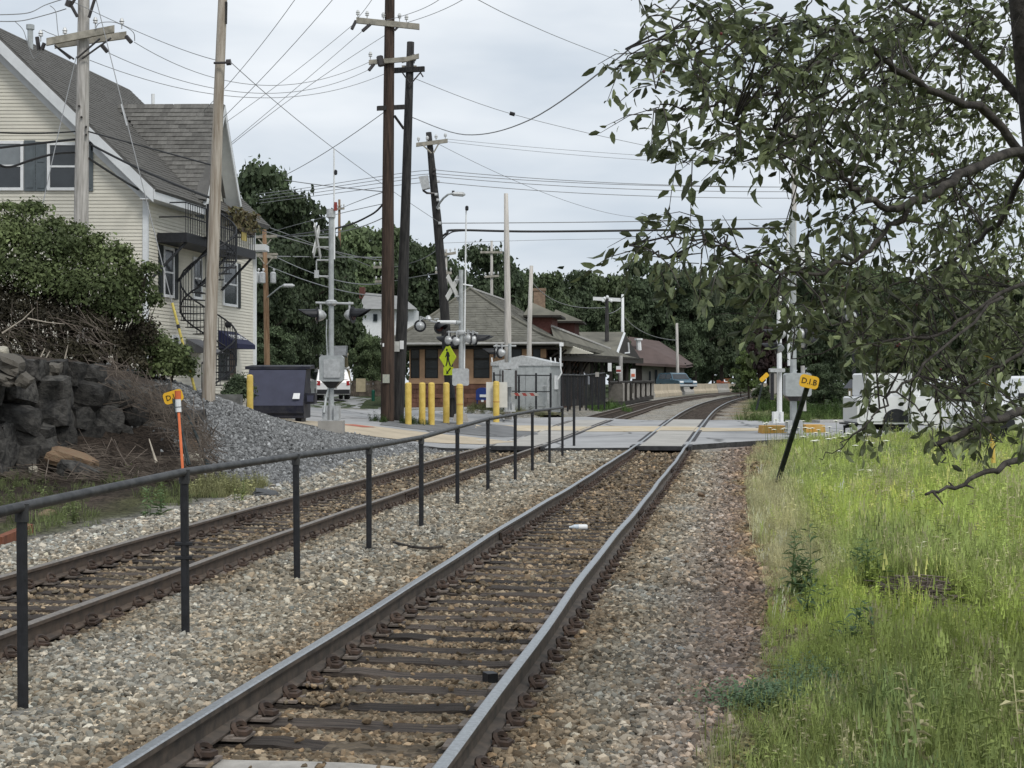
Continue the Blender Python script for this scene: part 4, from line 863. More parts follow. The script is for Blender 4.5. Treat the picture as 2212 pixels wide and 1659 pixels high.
for x in (557,567,590):
    q=MB(); q.lathe(W(x,612,dF-.35 if x!=567 else dF-.6),(0,0,1),[(.13,0),(.15,.05),(.15,.52),(.1,.58),(.03,.6)],12); tf=q.build('transformer',M_silver,Fp,smooth=False)
    insul(Fp,W(x+2,588,dF-.35),.2)
for a,b in (((558,517),(570,530)),((586,517),(574,531)),((560,556),(571,570)),((590,556),(576,572))): rod(Fp,W(*a,dF-.15),W(*b,dF-.15),.03,M_arm,'arm_brace')
q=MB(); q.tube([W(578,642,dF-.2),W(590,632,dF-.8),W(605,620,dF-1.2),W(612,617,dF-1.3)],.04,6); q.build('lamp_arm',M_galv,Fp); q=MB(); q.lathe(W(610,617,dF-1.3),(1,0,0),[(.04,0),(.1,.1),(.1,.5),(.03,.62)],8); q.build('lamp_head',M_silver,Fp)
def smallpole(label,mat,x,y0,y1,w,d,arms=(),tilt=0,grp='far utility poles along the line'):
    r=pole('utility_pole',label,mat,[(x+tilt,y0,w,d),(x,y1,w*.8,d)],grp,n=8)
    for (xa,ya,xb,yb) in arms:
        arm(r,W(xa,ya,d-.15),W(xb,yb,d-.15),M_arm,.12,.17)
        for k in (.06,.35,.65,.94): insul(r,W(xa+(xb-xa)*k,ya+(yb-ya)*k-1.5,d-.15),.3)
    return r
smallpole('grey far pole with two crossarms left of the pale stripped pole',M_pole_gr,1062,660,520,7,120,((1037,545,1085,545),(1046,598,1078,596)))
smallpole('short pale far pole close right of the black leaning pole',M_pole_gr,963,640,538,8,95,((950,552,985,546),(940,588,976,590)))
smallpole('reddish far pole top showing above the trees right of the left signal',M_pole_or,733,520,431,6.5,115,((722,452,744,450),))
smallpole('grey far pole just left of the tallest brown pole',M_pole_gr,827,690,560,6.5,100,((806,577,850,577),(810,608,850,607)))
smallpole('thin grey pole by the parked car',M_pole_gr,1462,815,698,7,166,(),2)
smallpole('left one of two distant T shaped poles above the track',M_pole_gr,1580,770,712,5,300,((1573,719,1590,717),(1577,752,1589,752)))
smallpole('right one of two distant T shaped poles above the track',M_pole_gr,1626,760,717,5,300,((1616,725,1636,722),(1622,744,1634,743)))
lp=smallpole('dark lamp post with three globe lamps above the canopy',M_pole_bk,1311,790,643,10,108,(),0,'lamp posts at the station')
for x,y in ((1306,646),(1303,651),(1320,651),(1312,643)):
    q=MB(); q.lathe(W(x,y+2.5,107.6),(0,0,1),[(.03,0),(.1,.05),(.12,.12),(.1,.2),(.03,.25)],8); q.build('globe',M_white,lp)
wp=smallpole('white square post with a thick white side arm above the canopy',M_white,1345,745,636,7.5,112)
arm(wp,W(1281,645,112),W(1341,648,112),M_white,.2,.26)
smallpole('grey utility pole hidden among the leaves behind the right signal',M_pole_gr,1716,800,225,13,66,((1702,262,1731,258),),-3)
# ------------------------------------------------------------------ overhead wires
def wire(label,pts,r=.010,mat=None,name='overhead_wire',n=26,group='overhead wires and cables'):
    """pts: three or more (px,py,depth); a smooth sagging curve through them"""
    P=[W(*p) for p in pts]; out=[]; m=len(P)
    if m==2:
        out=[P[0].lerp(P[1],k/n) for k in range(n+1)]
    elif m==3:
        d1=(P[1]-P[0]).length; d2=(P[2]-P[1]).length; t1=d1/(d1+d2)
        for k in range(n+1):
            t=k/n; out.append(P[0]*((t-t1)*(t-1)/t1)+P[1]*(t*(t-1)/(t1*(t1-1)))+P[2]*(t*(t-t1)/(1-t1)))
    else:
        for i in range(m-1):
            p0,p1,p2,p3=P[max(i-1,0)],P[i],P[i+1],P[min(i+2,m-1)]
            for k in range(8):
                t=k/8; out.append(.5*((2*p1)+(p2-p0)*t+(2*p0-5*p1+4*p2-p3)*t*t+(3*p1-p0-3*p2+p3)*t**3))
        out.append(P[-1])
    q=MB(); q.tube(out,r,5); o=q.top(name,mat or M_wire,label,'cable' if mat is M_cable else 'wire',group); return o
wire('topmost wire from the pale house pole down to the insulator on the tan pole',[(150,0,42),(325,80,40),(492,135,36)])
wire('upper of the three sagging wires from the pale house pole to the tallest brown pole',[(290,91,42),(549,183,47),(800,133,52)])
wire('middle of the three sagging wires from the pale house pole to the tallest brown pole',[(234,114,42),(549,201,47),(798,150,52)])
wire('lowest of the three sagging wires from the pale house pole to the tallest brown pole',[(194,130,42),(549,211,47),(830,160,52)])
wire('long straight wire from the tan pole past the left signal to the black leaning pole',[(499,135,36),(720,320,48),(950,481,62)])
wire('wire rising from the house gable to the top edge, leftmost of two',[(440,240,51),(549,116,46),(640,-5,42)])
wire('wire rising from the house gable to the top edge, right of the leftmost one',[(445,290,51),(600,133,46),(722,-5,42)])
wire('wire from the house gable to the left end of the brown pole crossarm',[(450,290,51),(620,168,52),(770,47,52)])
wire('wire from the house gable to the middle of the brown pole crossarm',[(455,345,52),(640,190,52),(793,58,52)])
wire('wire from the house side to the second crossarm on the brown pole',[(455,350,53),(658,192,52),(832,76,52)])
wire('wire leaving the left end of the brown pole crossarm for the top edge',[(772,40,52),(790,18,50),(806,-5,48)])
wire('wire leaving the brown pole crossarm for the top edge, nearest the pole',[(828,45,52),(910,20,48),(953,-4,45)])
wire('wire leaving the brown pole crossarm for the top edge, farthest right',[(878,49,52),(945,26,47),(1005,-4,42)])
wire('thick slack cable swooping from the dark tarred pole up into the apple tree',[(891,254,53),(1005,291,47),(1144,259,40),(1346,117,31),(1475,-8,26)],.017,M_wire,'overhead_cable')
wire('thin wire with two clamps crossing the sky from the top edge to the apple tree',[(1030,-2,40),(1125,45,46),(1300,117,54),(1716,272,66)],.011)
for x,y,d in ((1107,246,55.5),): pass
wire('thin wire with a black splice from the dark tarred pole to the apple tree',[(884,165,53),(1105,246,57),(1426,321,61),(1716,372,66)],.011)
sp=MB(); a,b=W(1101,244.5,57),W(1112,247.5,57); sp.cone(a,b,.075,.075,8); sp.top('cable_splice',M_cable,'small black splice sleeve on the thin sky wire','splice')
wire('thin wire from the black leaning pole crossarm to the right, upper',[(962,300,62),(1200,322,64),(1716,352,66)],.009)
wire('thin wire from the black leaning pole crossarm to the right, lower',[(965,306,62),(1200,331,64),(1716,360,66)],.009)
for i,(y0,y1,y2,z0,z1) in enumerate(((367,385,404,405,374),(375,390,404,411,382),(381,398,414,418,389),(393,411,428,425,399))):
    nm=('first','second','third','fourth')[i]
    wire('%s from the top of the four parallel wires right of the black leaning pole'%nm,[(940,y0,62),(1152,y1,64),(1716,y2,66)],.015)
    wire('%s from the top of the four parallel wires left of the black leaning pole'%nm,[(938,y0,62),(869,z1,62.5),(667,z0,68),(560,z0+14,75)],.014)
wire('heavy black cable sagging right from the black leaning pole at tree top height',[(952,513,62),(966,503,62),(985,497,62.5),(1152,500,63),(1426,497,64),(1716,492,66)],.05,M_cable,'overhead_cable')
wire('second black cable curving just under the heavy one at the black leaning pole',[(953,520,62),(968,506,62),(990,499,62.5),(1060,498.5,63)],.03,M_cable,'overhead_cable')
wire('level wire above the heavy black cable',[(949,482,62),(1152,481,64),(1716,472,66)],.02)
wire('faint level wire below the heavy black cable',[(958,525,62),(1152,519,64),(1426,516,70)],.009)
wire('faint diagonal wire from the crossarm of the black leaning pole down to the right trees',[(945,310,62),(1100,385,66),(1400,470,80)],.01)
wire('black cable hanging left from the brown pole across the left signal',[(829,439,52),(800,465,52.5),(727,493,55),(600,512,70)],.035,M_cable,'overhead_cable')
wire('wire from the brown pole bracket left to the treetops, upper',[(828,414,52),(720,403,56),(617,389,62)],.018)
wire('wire from the brown pole bracket down to the reddish far pole',[(828,415,52),(760,440,80),(734,452,115)],.018)
wire('diagonal wire from below the brown pole crossarms down to the treetops',[(830,242,52),(703,329,57),(612,380,62)],.014)
wire('cable from the transformer pole crossarm across the dark trees to the brown pole, highest',[(598,510,76),(700,506,66),(828,470,52)],.018)
wire('cable from the house landing across the dark trees to the brown pole, steepest',[(520,483,56),(640,520,56),(828,562,52)],.02)
wire('cable from the house eave across the dark trees to the grey far pole',[(545,478,57),(640,513,70),(800,575,98)],.022)
wire('level cable across the dark trees from the transformer pole to the far grey pole',[(550,553,76),(700,555,88),(826,556,100)],.03)
wire('cable falling from the transformer pole past the left signal mast',[(598,556,76),(700,598,66),(826,612,52.5)],.02)
wire('lower cable falling from the transformer pole past the left signal mast',[(580,575,76),(690,615,66),(830,640,52.5)],.02)
wire('cable from the crossarm left of the left signal up to the brown pole middle',[(548,512,76),(660,480,66),(828,440,53)],.014)
wire('wire between the grey far pole and the black leaning pole over the trees',[(850,577,100),(910,560,80),(953,530,62)],.022)
wire('second wire between the grey far pole and the black leaning pole over the trees',[(850,607,100),(910,596,80),(958,590,62)],.022)
wire('drooping wire from the slim pale pole to the lamp post above the station roof',[(1150,610,68.5),(1230,660,90),(1309,664,108)],.022)
wire('drooping wire from the white square post to the thin grey pole by the car',[(1345,680,112),(1400,722,140),(1461,735,166)],.035)
wire('drooping wire from the lamp post to the white square post',[(1311,678,108),(1330,672,110),(1344,660,112)],.022)
wire('wire at the left edge ending at the pale house pole, upper',[(-10,32,40),(60,28,41),(100,10,42),(150,-6,42)],.014)
wire('wire at the left edge ending in a ribbed insulator at the pale house pole',[(-10,46,40),(45,45,41),(100,32,42),(143,19,42)],.014)
wire('looped jumper wire hanging left of the pale house pole',[(33,47,42),(50,65,42),(60,95,42),(73,126,42),(86,109,42)],.011)
wire('jumper wire dropping onto the double crossarm of the pale house pole',[(108,12,42),(120,25,42),(124,60,42),(128,92,42)],.011)
wire('curled jumper over the left end of the double crossarm',[(88,90,41.7),(90,66,41.7),(105,71,41.7),(128,80,41.7)],.011)
wire('curled jumper over the right end of the double crossarm',[(206,64,41.7),(215,50,41.7),(245,48,41.7),(268,56,41.7),(288,70,41.7),(291,88,42)],.011)
wire('black cable at the left edge meeting the pale house pole above the windows',[(-10,320,40),(80,310,41),(163,301,42)],.035,M_cable,'overhead_cable')
wire('black cable drooping in front of the left house window',[(-10,352,40),(20,361,40.5),(70,345,41),(120,332,41.5),(163,329,42)],.035,M_cable,'overhead_cable')
wire('thin black cable crossing the house front above the windows',[(-10,286,40),(80,288,41),(162,284,42)],.022,M_cable,'overhead_cable')
wire('upper black cable from the pale house pole to the tan pole',[(190,284,42),(330,322,39),(462,358,36.3)],.022,M_cable,'overhead_cable')
wire('middle black cable from the pale house pole to the tan pole',[(196,312,42),(330,378,39),(456,428,36.3)],.035,M_cable,'overhead_cable')
wire('lowest black cable from the pale house pole to the fire escape landing',[(192,342,42),(300,410,46),(398,463,50)],.035,M_cable,'overhead_cable')
gw=wire('thin guy wire left of the pale house pole running down into the bush',[(165,122,42),(137,240,40.5),(97,420,38.5),(88,470,38)],.012,None,'guy_wire')
gy=thing('guy_wire','long guy wire with yellow guard anchored in the gravel mound beside the tan pole','guy wire',tuple(W(424,851,37)))
g0,g1,g2=W(203,-20,42),W(372,655,37.6),W(424,853,37); q=MB(); q.cone(g0,g1,.013,.013,5); q.build('strand',M_wire,gy); q=MB(); q.cone(g1,g2,.035,.035,8); q.build('guard',mk('guy guard yellow',(.62,.50,.12),.6,0,.2,12),gy); q=MB(); q.cone(g1.lerp(g2,.24),g1.lerp(g2,.28),.045,.045,8); q.cone(g1.lerp(g2,.55),g1.lerp(g2,.58),.045,.045,8); q.build('band',M_black,gy)
q=MB(); q.cone(W(263,226,40.6),W(275,272,40.3),.03,.03,6); q.build('strain_rod',M_porc,gy)
# ------------------------------------------------------------------ pipe handrail between the tracks
hr=thing('pipe_handrail','long black pipe handrail between the two tracks','handrail',tuple(W(401,1365,11.75)))

posts=[(50,1527,1095,9.03),(401,1365,1020,11.75),(642,1248,985,15.04),(797,1182,965,17.85),(910,1133,945,20.7),(988,1086,923,24.5),(1054,1057,905,27.7),(1113,1035,895,30.6),(1150,1016,888,33.7),(1187,1000,884,36.9),(1215,985,880,40.5)]
tops=[W(-330,1180,6.9)]
fp=W(-330,1700,6.9)
q=MB(); q.cone(Vector((fp.x,fp.y,-.15)),tops[0],.035,.03,10); q.build('post',M_black,hr)
for x,b,t,d in posts:
    p=W(x,b,d); tp=W(x-(3 if x<700 else 0),t,d); tops.append(tp); q=MB(); q.cone(p-Vector((0,0,.12)),tp-Vector((0,0,.02)),.034,.034,10); f=q.build('post',M_black,hr)
    q=MB(); q.cone(tp-Vector((0,0,.09)),tp+Vector((0,0,.02)),.043,.043,10); q.build('tee_fitting',M_blackgr,f)
q=MB(); q.tube(tops,.034,10); q.build('rail',M_blackgr,hr,smooth=True)
q=MB(); a=W(401,1365,11.75); c=W(400,1188,11.75); 
for dz in (-.06,.05): q.cone(c+Vector((-.075,-.02,dz)),c+Vector((.06,-.02,dz)),.018,.018,6)
q.build('clamp',M_black,hr)
q=MB(); p=W(1240,972,44.2); q.cone(p-Vector((0,0,.1)),W(1240,862,44.2),.04,.04,10); q.top('black_post',M_black,'lone black post just past the end of the pipe handrail','post')
# ------------------------------------------------------------------ bollards
def bollard(label,px,pyb,pyt,w,mat=M_yellow,bands=False,cat='bollard',grp='yellow bollards at the crossing',d=None):
    g=GP(px,pyb) if d is None else W(px,pyb,d); d=g.y; h=(pyb-pyt)/F*d; r=w/F*d/2
    o=thing('bollard',label,cat,tuple(g),grp); q=MB(); q.lathe((g.x,g.y,g.z-.2),(0,0,1),[(r,0),(r,h+.2-r*.55),(r*.92,h+.2-r*.3),(r*.7,h+.2-r*.1),(r*.3,h+.2)],16); q.build('sleeve',mat,o,smooth=False)
    if bands:
        for k in (.12,.52): q=MB(); q.lathe((g.x,g.y,g.z+h*(1-k)),(0,0,1),[(r*1.02,0),(r*1.06,.015),(r*1.06,.045),(r*1.02,.06)],16); q.build('band',M_yellow if k<.2 else M_curbyel,o)
    return o,g,h,r
bollard('leftmost yellow bollard of the row, next to the dark poles',882,917,826,14)
bollard('second yellow bollard from the dark poles',912,917,826,14)
bollard('third yellow bollard, close right of the second',932,918,826,14)
bollard('yellow bollard in front of the black leaning pole',964,914,826,14)
bollard('banded yellow bollard standing nearest the handrail',993,918,829,14.5,bands=True)
_o,g,h,r=bollard('yellow bollard carrying a white sign, left of the grey cabin',1072,912,823,13.5,bands=True)
q=MB(); c=W(1063,852,g.y+.18); q.prism([(c.x-.24,c.y,c.z-.53),(c.x+.62,c.y+.1,c.z-.53),(c.x+.62,c.y+.1,c.z+.5),(c.x-.24,c.y,c.z+.5)],(0,.02,0)); q.top('blank_sign',mk('cream sign back',(.62,.61,.56),.6,0,.06,4),'blank cream sign panel seen from behind, strapped to a bollard','sign')
bollard('single yellow bollard left of the navy dumpster',540,903,809,14,d=43.4)
bollard('short dark green bollard far behind on the left roadside',806,866,842,7,M_greenb,grp=None)
# ------------------------------------------------------------------ dumpster
gd=W(612,905,47); gd=Vector((gd.x,gd.y,float(surf(np.array([gd.x]),np.array([gd.y]))[0])))
du=thing('dumpster','navy blue sloped front dumpster behind the left signal','dumpster',tuple(gd))
dd=47; k=dd/F
Lx=(545-CX)*k; Rx=(659-CX)*k; zt=EYE-(793-CY)*k; zb=gd.z+.1; zm=EYE-(876-CY)*k
yo=-.55
# section seen from the side: vertical low front, sloping upper front, flat back
sec=[(0,zb),(0,zm),(.55,zt-.12),(.62,zt-.05),(1.55,zt-.02),(1.55,zb)]
q=MB(); n=len(sec); sk=Vector((.0,0,0))
Lp=[Vector((Lx-(.12 if z<zm else 0.1),dd+yo+y,z)) for y,z in sec]; Rp=[Vector((Rx+.06,dd+yo-.18+y,z)) for y,z in sec]
q.add(Lp+Rp,[tuple(range(n-1,-1,-1)),tuple(range(n,2*n))]+[(i,(i+1)%n,n+(i+1)%n,n+i) for i in range(n)]); q.build('body',M_navy,du)
# lid panels on the sloping front and the folded lid on top
q=MB(); a,b,c,d=Lp[1],Rp[1],Rp[2],Lp[2]; e=Vector((0,-.05,.03)); q.hexa([a+e*.2+Vector((.03,0,0)),b+e*.2+Vector((-.03,0,0)),b+Vector((-.03,.05,0)),a+Vector((.03,.05,0)),d+e,c+e,c+Vector((0,.05,0)),d+Vector((0,.05,0))]); q.build('lid',M_navyl,du)
q=MB(); q.hexa([Lp[3]+Vector((-.12,-.12,-.02)),Rp[3]+Vector((.12,-.12,-.02)),Rp[4]+Vector((.12,.1,-.02)),Lp[4]+Vector((-.12,.1,-.02)),Lp[3]+Vector((-.12,-.12,.07)),Rp[3]+Vector((.12,-.12,.07)),Rp[4]+Vector((.12,.1,.1)),Lp[4]+Vector((-.12,.1,.1))]); q.build('lid_hinge',M_navy,du)
for f in (.36,.0): 
    z=zb+(zm-zb)*f+.02; q=MB(); q.hexa([Vector((Lp[0].x-.02,Lp[0].y-.05,z)),Vector((Rp[0].x+.02,Rp[0].y-.05,z)),Vector((Rp[0].x+.02,Rp[0].y+.02,z)),Vector((Lp[0].x-.02,Lp[0].y+.02,z)),Vector((Lp[0].x-.02,Lp[0].y-.05,z+.06)),Vector((Rp[0].x+.02,Rp[0].y-.05,z+.06)),Vector((Rp[0].x+.02,Rp[0].y+.02,z+.06)),Vector((Lp[0].x-.02,Lp[0].y+.02,z+.06))]); q.build('rib',M_navy,du)
q=MB(); x=Rp[0].x; q.box((x+.16,dd+yo+.35,zb+.62),(.3,.55,.34)); q.build('fork_pocket',M_navy,du); q=MB(); q.box((x+.17,dd+yo+.06,zb+.62),(.2,.06,.2)); q.build('pocket_face',M_navyl,du)
q=MB(); a=Rp[1].lerp(Rp[2],.18)+Vector((-.25,-.07,.02)); u=(Rp[2]-Rp[1]).normalized(); q.prism([a-Vector((.11,0,0)),a+Vector((.11,0,0)),a+Vector((.12,0,0))+u*.2,a-Vector((.08,0,0))+u*.2],Vector((0,-.012,0))); q.build('sticker',M_white,du)
for x in (Lx+.1,Rx-.15): q=MB(); q.box((x,dd+yo+.6,zb-.05),(.2,1.0,.12)); q.build('skid',M_navy,du)
# ------------------------------------------------------------------ crossing signals
def lamp(root,c,axis,r=.25,visor=.36,hang=None,back=True):
    """one flashing light: black disc, silver bowl behind, black visor in front; axis = the way it faces"""
    ax=Vector(axis).normalized(); c=Vector(c); q=MB(); q.lathe(c,ax,[(r,-.012),(r,.012),(r*.2,.014)],18); f=q.build('light_disc',M_black,root)
    if back: q=MB(); q.lathe(c-ax*.014,-ax,[(r*.74,0),(r*.7,.06),(r*.55,.16),(r*.3,.22),(.03,.25)],14); q.build('light_bowl',M_silver,f,smooth=True)
    q=MB(); q.lathe(c+ax*.016,ax,[(r*.62,0),(r*.6,.02),(r*.1,.03)],14); q.build('lens',M_lens,f)
    up=Vector((0,0,1)); s=ax.cross(up).normalized(); vs=[]; m=9
    for j,(h,rr_) in enumerate(((.012,r*.68),(visor,r*.62))):
        for i in range(m):
            a=math.pi*(-.12+1.24*i/(m-1)); kk=1.0 if j==0 else (.35+.65*math.sin(math.pi*i/(m-1)))
            vs.append(c+ax*(h*kk if j else h)+s*math.cos(a)*rr_+up*math.sin(a)*rr_)
    q=MB(); q.add(vs+[v+up*.012 for v in vs],[(i,i+1,m+i+1,m+i) for i in range(m-1)]+[(3*m+i,3*m+i+1,2*m+i+1,2*m+i) for i in range(m-1)]); q.build('visor',M_black,f)
    if hang is not None: q=MB(); q.tube([c+up*r*.5-ax*.1,c+up*(r+.12)-ax*.1,Vector(hang)],.035,6); q.build('hanger',M_silver,f)
    return f
def pbox(root,name,px0,px1,py0,py1,d,th,mat,bev=.04):
    a=W(px0,py0,d); b=W(px1,py1,d); x0,x1,z0,z1=a.x,b.x,b.z,a.z; e=bev; q=MB()
    q.prism([(x0+e,d-th/2,z0),(x1-e,d-th/2,z0),(x1,d-th/2,z0+e),(x1,d-th/2,z1-e),(x1-e,d-th/2,z1),(x0+e,d-th/2,z1),(x0,d-th/2,z1-e),(x0,d-th/2,z0+e)],(0,th,0)); return q.build(name,mat,root)
def crossbuck(root,c,half,w,yaw,mats=M_white):
    r=rotz(yaw)
    for k,s in enumerate((1,-1)):
        a=r@Vector((half*.707,0,half*.707*s)); n=r@Vector((0,-.03,0)); p=r@Vector((w*.35,0,-w*.35*s)); o=Vector(c)+n*(k*1.2)
        q=MB(); q.prism([o-a-p,o+a-p,o+a+p,o-a+p],n); b=q.build('crossbuck_blade',mats,root)
def castbase(root,px0,px1,py0,py1,d,mat=M_silver):
    a=W(px0,py0,d); b=W(px1,py1,d); c=Vector(((a.x+b.x)/2,d,0)); w=(b.x-a.x)/2; z0,z1=b.z,a.z; q=MB()
    q.box((c.x,d,z0+.03),(w*2,w*2,.06)); q.cone((c.x,d,z0),(c.x,d,z1),w*.42,w*.34,10)
    for sx in (-1,1):
        for sy in (-1,1): q.box((c.x+sx*w*.62,d+sy*w*.62,(z0+z1)/2+.02),(w*.55,w*.55,(z1-z0)*.8))
    q.build('cast_base',mat,root)
# left signal
dS=42.2; s_=thing('crossing_signal','left crossing signal with grey junction box on a concrete block beside the dumpster','railway signal',tuple(W(716,934,dS)),'crossing signals')
q=MB(); a=W(716,923,dS); q.box((a.x,dS,a.z-.12),(.69,.69,.62)); q.build('concrete_block',M_conc,s_)
castbase(s_,696,736,874,912,dS); q=MB(); q.cone(W(715.5,880,dS),W(715.5,468,dS),.08,.072,14); q.build('mast',M_galv,s_,smooth=False)
bx=pbox(s_,'junction_box',691.5,742.5,768,824,dS-.1,.42,M_galv,.06); pbox(s_,'box_door',699,735,776,816,dS-.33,.03,M_silver,.02); q=MB(); q.cone(W(717,824,dS),W(717,838,dS),.3,.12,10); q.build('box_mount',M_insul,s_)
q=MB(); q.cone(W(715,470,dS),W(715,452,dS),.13,.13,12); q.cone(W(715,482,dS),W(715,470,dS),.05,.05,8); q.build('bell',M_silver,s_)
q=MB(); q.cone(W(722,560,dS),W(721.5,322,dS),.028,.022,8); q.build('antenna',M_white,s_); q=MB(); q.lathe(W(725,378,dS),(0,0,1),[(.03,0),(.05,.03),(.05,.12),(.02,.15)],8); q.build('sensor',M_black,s_); q=MB(); q.box(W(725,446,dS-.1),(.08,.08,.24)); q.build('red_lamp',M_red,s_)
a=W(682,654,dS); b=W(763,656,dS); q=MB(); q.cone(a,b,.035,.035,8); q.lathe(W(716,660,dS-.0),(0,0,1),[(.11,-.0),(.17,.05),(.17,.12),(.11,.16)],12); q.build('light_arm',M_silver,s_)
lamp(s_,W(685,681,dS),(-1,-.28,0),.245,.55,a); lamp(s_,W(762,680,dS),(1,-.28,0),.245,.55,b)
crossbuck(s_,W(682,522,dS),.61,.2,math.radians(86),M_whitel); 
for y in (513,534,562,597): q=MB(); q.cone(W(684,y,dS),W(714,y,dS),.025,.025,6); q.build('sign_bracket',M_silver,s_)
q=MB(); q.cone(W(683.5,563,dS),W(683.5,596,dS),.02,.02,6); q.box(W(684,592,dS),(.12,.1,.22)); q.build('small_box',M_silver,s_)
q=MB(); q.tube([W(706,690,dS-.05),W(705,720,dS-.08),W(707,768,dS-.1)],.018,6); q.build('conduit',M_galv,s_); q=MB(); q.tube([W(700,892,dS-.3),W(704,860,dS-.1),W(711,836,dS-.05)],.035,6); q.build('conduit',M_galv,s_)
# far left signal near the station
dS=60; s_=thing('crossing_signal','crossing signal with short cantilever arm in front of the station roof','railway signal',tuple(W(994,911,dS)),'crossing signals')
q=MB(); a=W(995,905,dS); q.prism([(a.x-.36,dS-.4,a.z-.3),(a.x+.36,dS-.4,a.z-.3),(a.x+.24,dS-.4,a.z+.2),(a.x-.24,dS-.4,a.z+.2)],(0,.8,0)); q.build('concrete_block',M_conc,s_)
q=MB(); q.cone(W(996,895,dS),W(996,583,dS),.10,.09,14); q.build('mast',M_galv,s_); q=MB(); q.cone(W(1002.5,800,dS+.1),W(1007,452,dS+.1),.04,.03,8); q.build('antenna',M_white,s_); q=MB(); q.lathe(W(1008.5,455,dS),(0,0,1),[(.04,0),(.07,.04),(.07,.16),(.03,.2)],8); q.build('sensor',M_black,s_)
pbox(s_,'junction_box',977.5,1013,796,833,dS-.3,.5,M_silver,.05)
q=MB(); q.cone(W(969,717,dS),W(1033,720,dS),.035,.035,8); q.lathe(W(995,724,dS),(0,0,1),[(.13,0),(.19,.06),(.19,.14),(.13,.2)],12); q.build('light_arm',M_silver,s_)
for x,y,ax in ((966,735,(-.75,.75,0)),(983,737,(-.75,.75,0)),(1016,732,(1,.25,0)),(1026,734,(1,.5,0))): lamp(s_,W(x,y,dS-.05),ax,.25,.62 if x<1000 else .85,W(x,718,dS))
q=MB(); q.cone(W(945,696,dS-.2),W(985,696,dS-.2),.075,.075,10); q.build('cantilever_tube',M_white,s_); q=MB(); q.cone(W(984,697,dS-.2),W(996,697,dS),.09,.09,10); q.build('tube_clamp',M_galv,s_)
lamp(s_,W(907.5,704,dS-.25),(-.1,1,0),.25,.4,W(918,688,dS-.25)); lamp(s_,W(949,708,dS-.25),(.6,-.9,-.1),.25,.55,W(938,690,dS-.25),False)
q=MB(); q.tube([W(908,691,dS-.2),W(920,688,dS-.2),W(930,693,dS-.2),W(946,697,dS-.2)],.04,6); q.lathe(W(925,692,dS-.2),(0,0,1),[(.1,0),(.14,.05),(.1,.14),(.04,.2)],8); q.build('lamp_bracket',M_silver,s_)
crossbuck(s_,W(977,622,dS-.2),.64,.23,math.radians(60),M_whitel)
for y in (605,640): q=MB(); q.cone(W(982,y,dS-.1),W(996,y,dS),.03,.03,6); q.build('sign_bracket',M_silver,s_)
q=MB(); q.cone(W(1000,614,dS),W(1021,618,dS),.03,.03,6); q.build('stub_arm',M_white,s_)
# gate mechanism in front of the cabin
dS=61-.5; s_=thing('crossing_gate','crossing gate machine with striped arm stub in front of the grey cabin','railway gate',tuple(W(1101,889,dS)),'crossing signals')
castbase(s_,1088,1114,868,889,dS); q=MB(); q.cone(W(1101,876,dS),W(1101,742,dS),.075,.07,12); q.build('mast',M_galv,s_)
pbox(s_,'gate_machine',1083,1117,799,836,dS-.1,.5,M_galv,.05); pbox(s_,'machine_head',1078,1120,783,797,dS-.1,.3,M_silver,.03)
for x0,x1 in ((1084,1088),(1112,1117),(1079,1081)): pbox(s_,'counterweight',x0,x1,800,862,dS-.3,.12,M_insul,.01)
q=MB(); q.cone(W(1066,748,dS),W(1115,747,dS),.035,.035,8); q.build('light_arm',M_silver,s_)
for x,ax in ((1068,(-1,-.2,0)),(1080,(-.8,.6,0))): lamp(s_,W(x,762,dS),ax,.24,.5,W(x,748,dS))
n=7
for i in range(n):
    a=W(1104+(58/n)*i,852,dS-.4); b=W(1104+(58/n)*(i+1),852,dS-.4); q=MB(); q.prism([(a.x+.04,a.y,a.z-.06),(b.x+.04,b.y,b.z-.06),(b.x-.04,b.y,b.z+.06),(a.x-.04,a.y,a.z+.06)],(0,.05,0)); q.build('arm_stripe',M_red if i%2 else M_greyw,s_)
# right signal
dS=49.5; s_=thing('crossing_signal','right crossing signal half hidden by the apple branches, on a yellow kerb','railway signal',tuple(W(1714,934,dS)),'crossing signals')
castbase(s_,1697,1733,906,934,dS); q=MB(); q.cone(W(1714,920,dS),W(1712,455,dS),.12,.095,14); q.build('mast',M_galv,s_); q=MB(); q.cone(W(1704,790,dS-.05),W(1701,480,dS-.05),.05,.05,8); q.build('conduit',M_white,s_)
pbox(s_,'junction_box',1694,1750,806,856,dS-.2,.5,M_galv,.06); q=MB(); q.cone(W(1716,856,dS),W(1716,866,dS),.36,.2,10); q.build('box_mount',M_insul,s_)
q=MB(); q.cone(W(1679,704,dS),W(1737,703,dS),.035,.035,8); q.lathe(W(1712,708,dS),(0,0,1),[(.13,0),(.19,.05),(.19,.12),(.13,.16)],12); q.build('light_arm',M_silver,s_)
lamp(s_,W(1681,722,dS),(-1,.0,0),.25,.55,W(1681,704,dS)); lamp(s_,W(1677,752,dS+.6),(-1,.1,0),.25,.55,W(1684,706,dS)); lamp(s_,W(1734,722,dS),(1,.3,0),.25,.55,W(1736,703,dS)); lamp(s_,W(1738,740,dS+.7),(1,.2,0),.25,.5,W(1736,703,dS))
q=MB(); q.cone(W(1718,678,dS-.1),W(1790,674,dS-.1),.08,.08,10); q.build('cantilever_tube',M_white,s_); q=MB(); q.tube([W(1785,674,dS-.1),W(1800,660,dS-.1),W(1838,664,dS-.1)],.04,6); q.lathe(W(1806,668,dS-.1),(0,0,1),[(.1,0),(.14,.1),(.05,.2)],8); q.build('lamp_bracket',M_silver,s_)
lamp(s_,W(1838,684,dS-.1),(.1,1,0),.27,.4,W(1838,664,dS-.1))
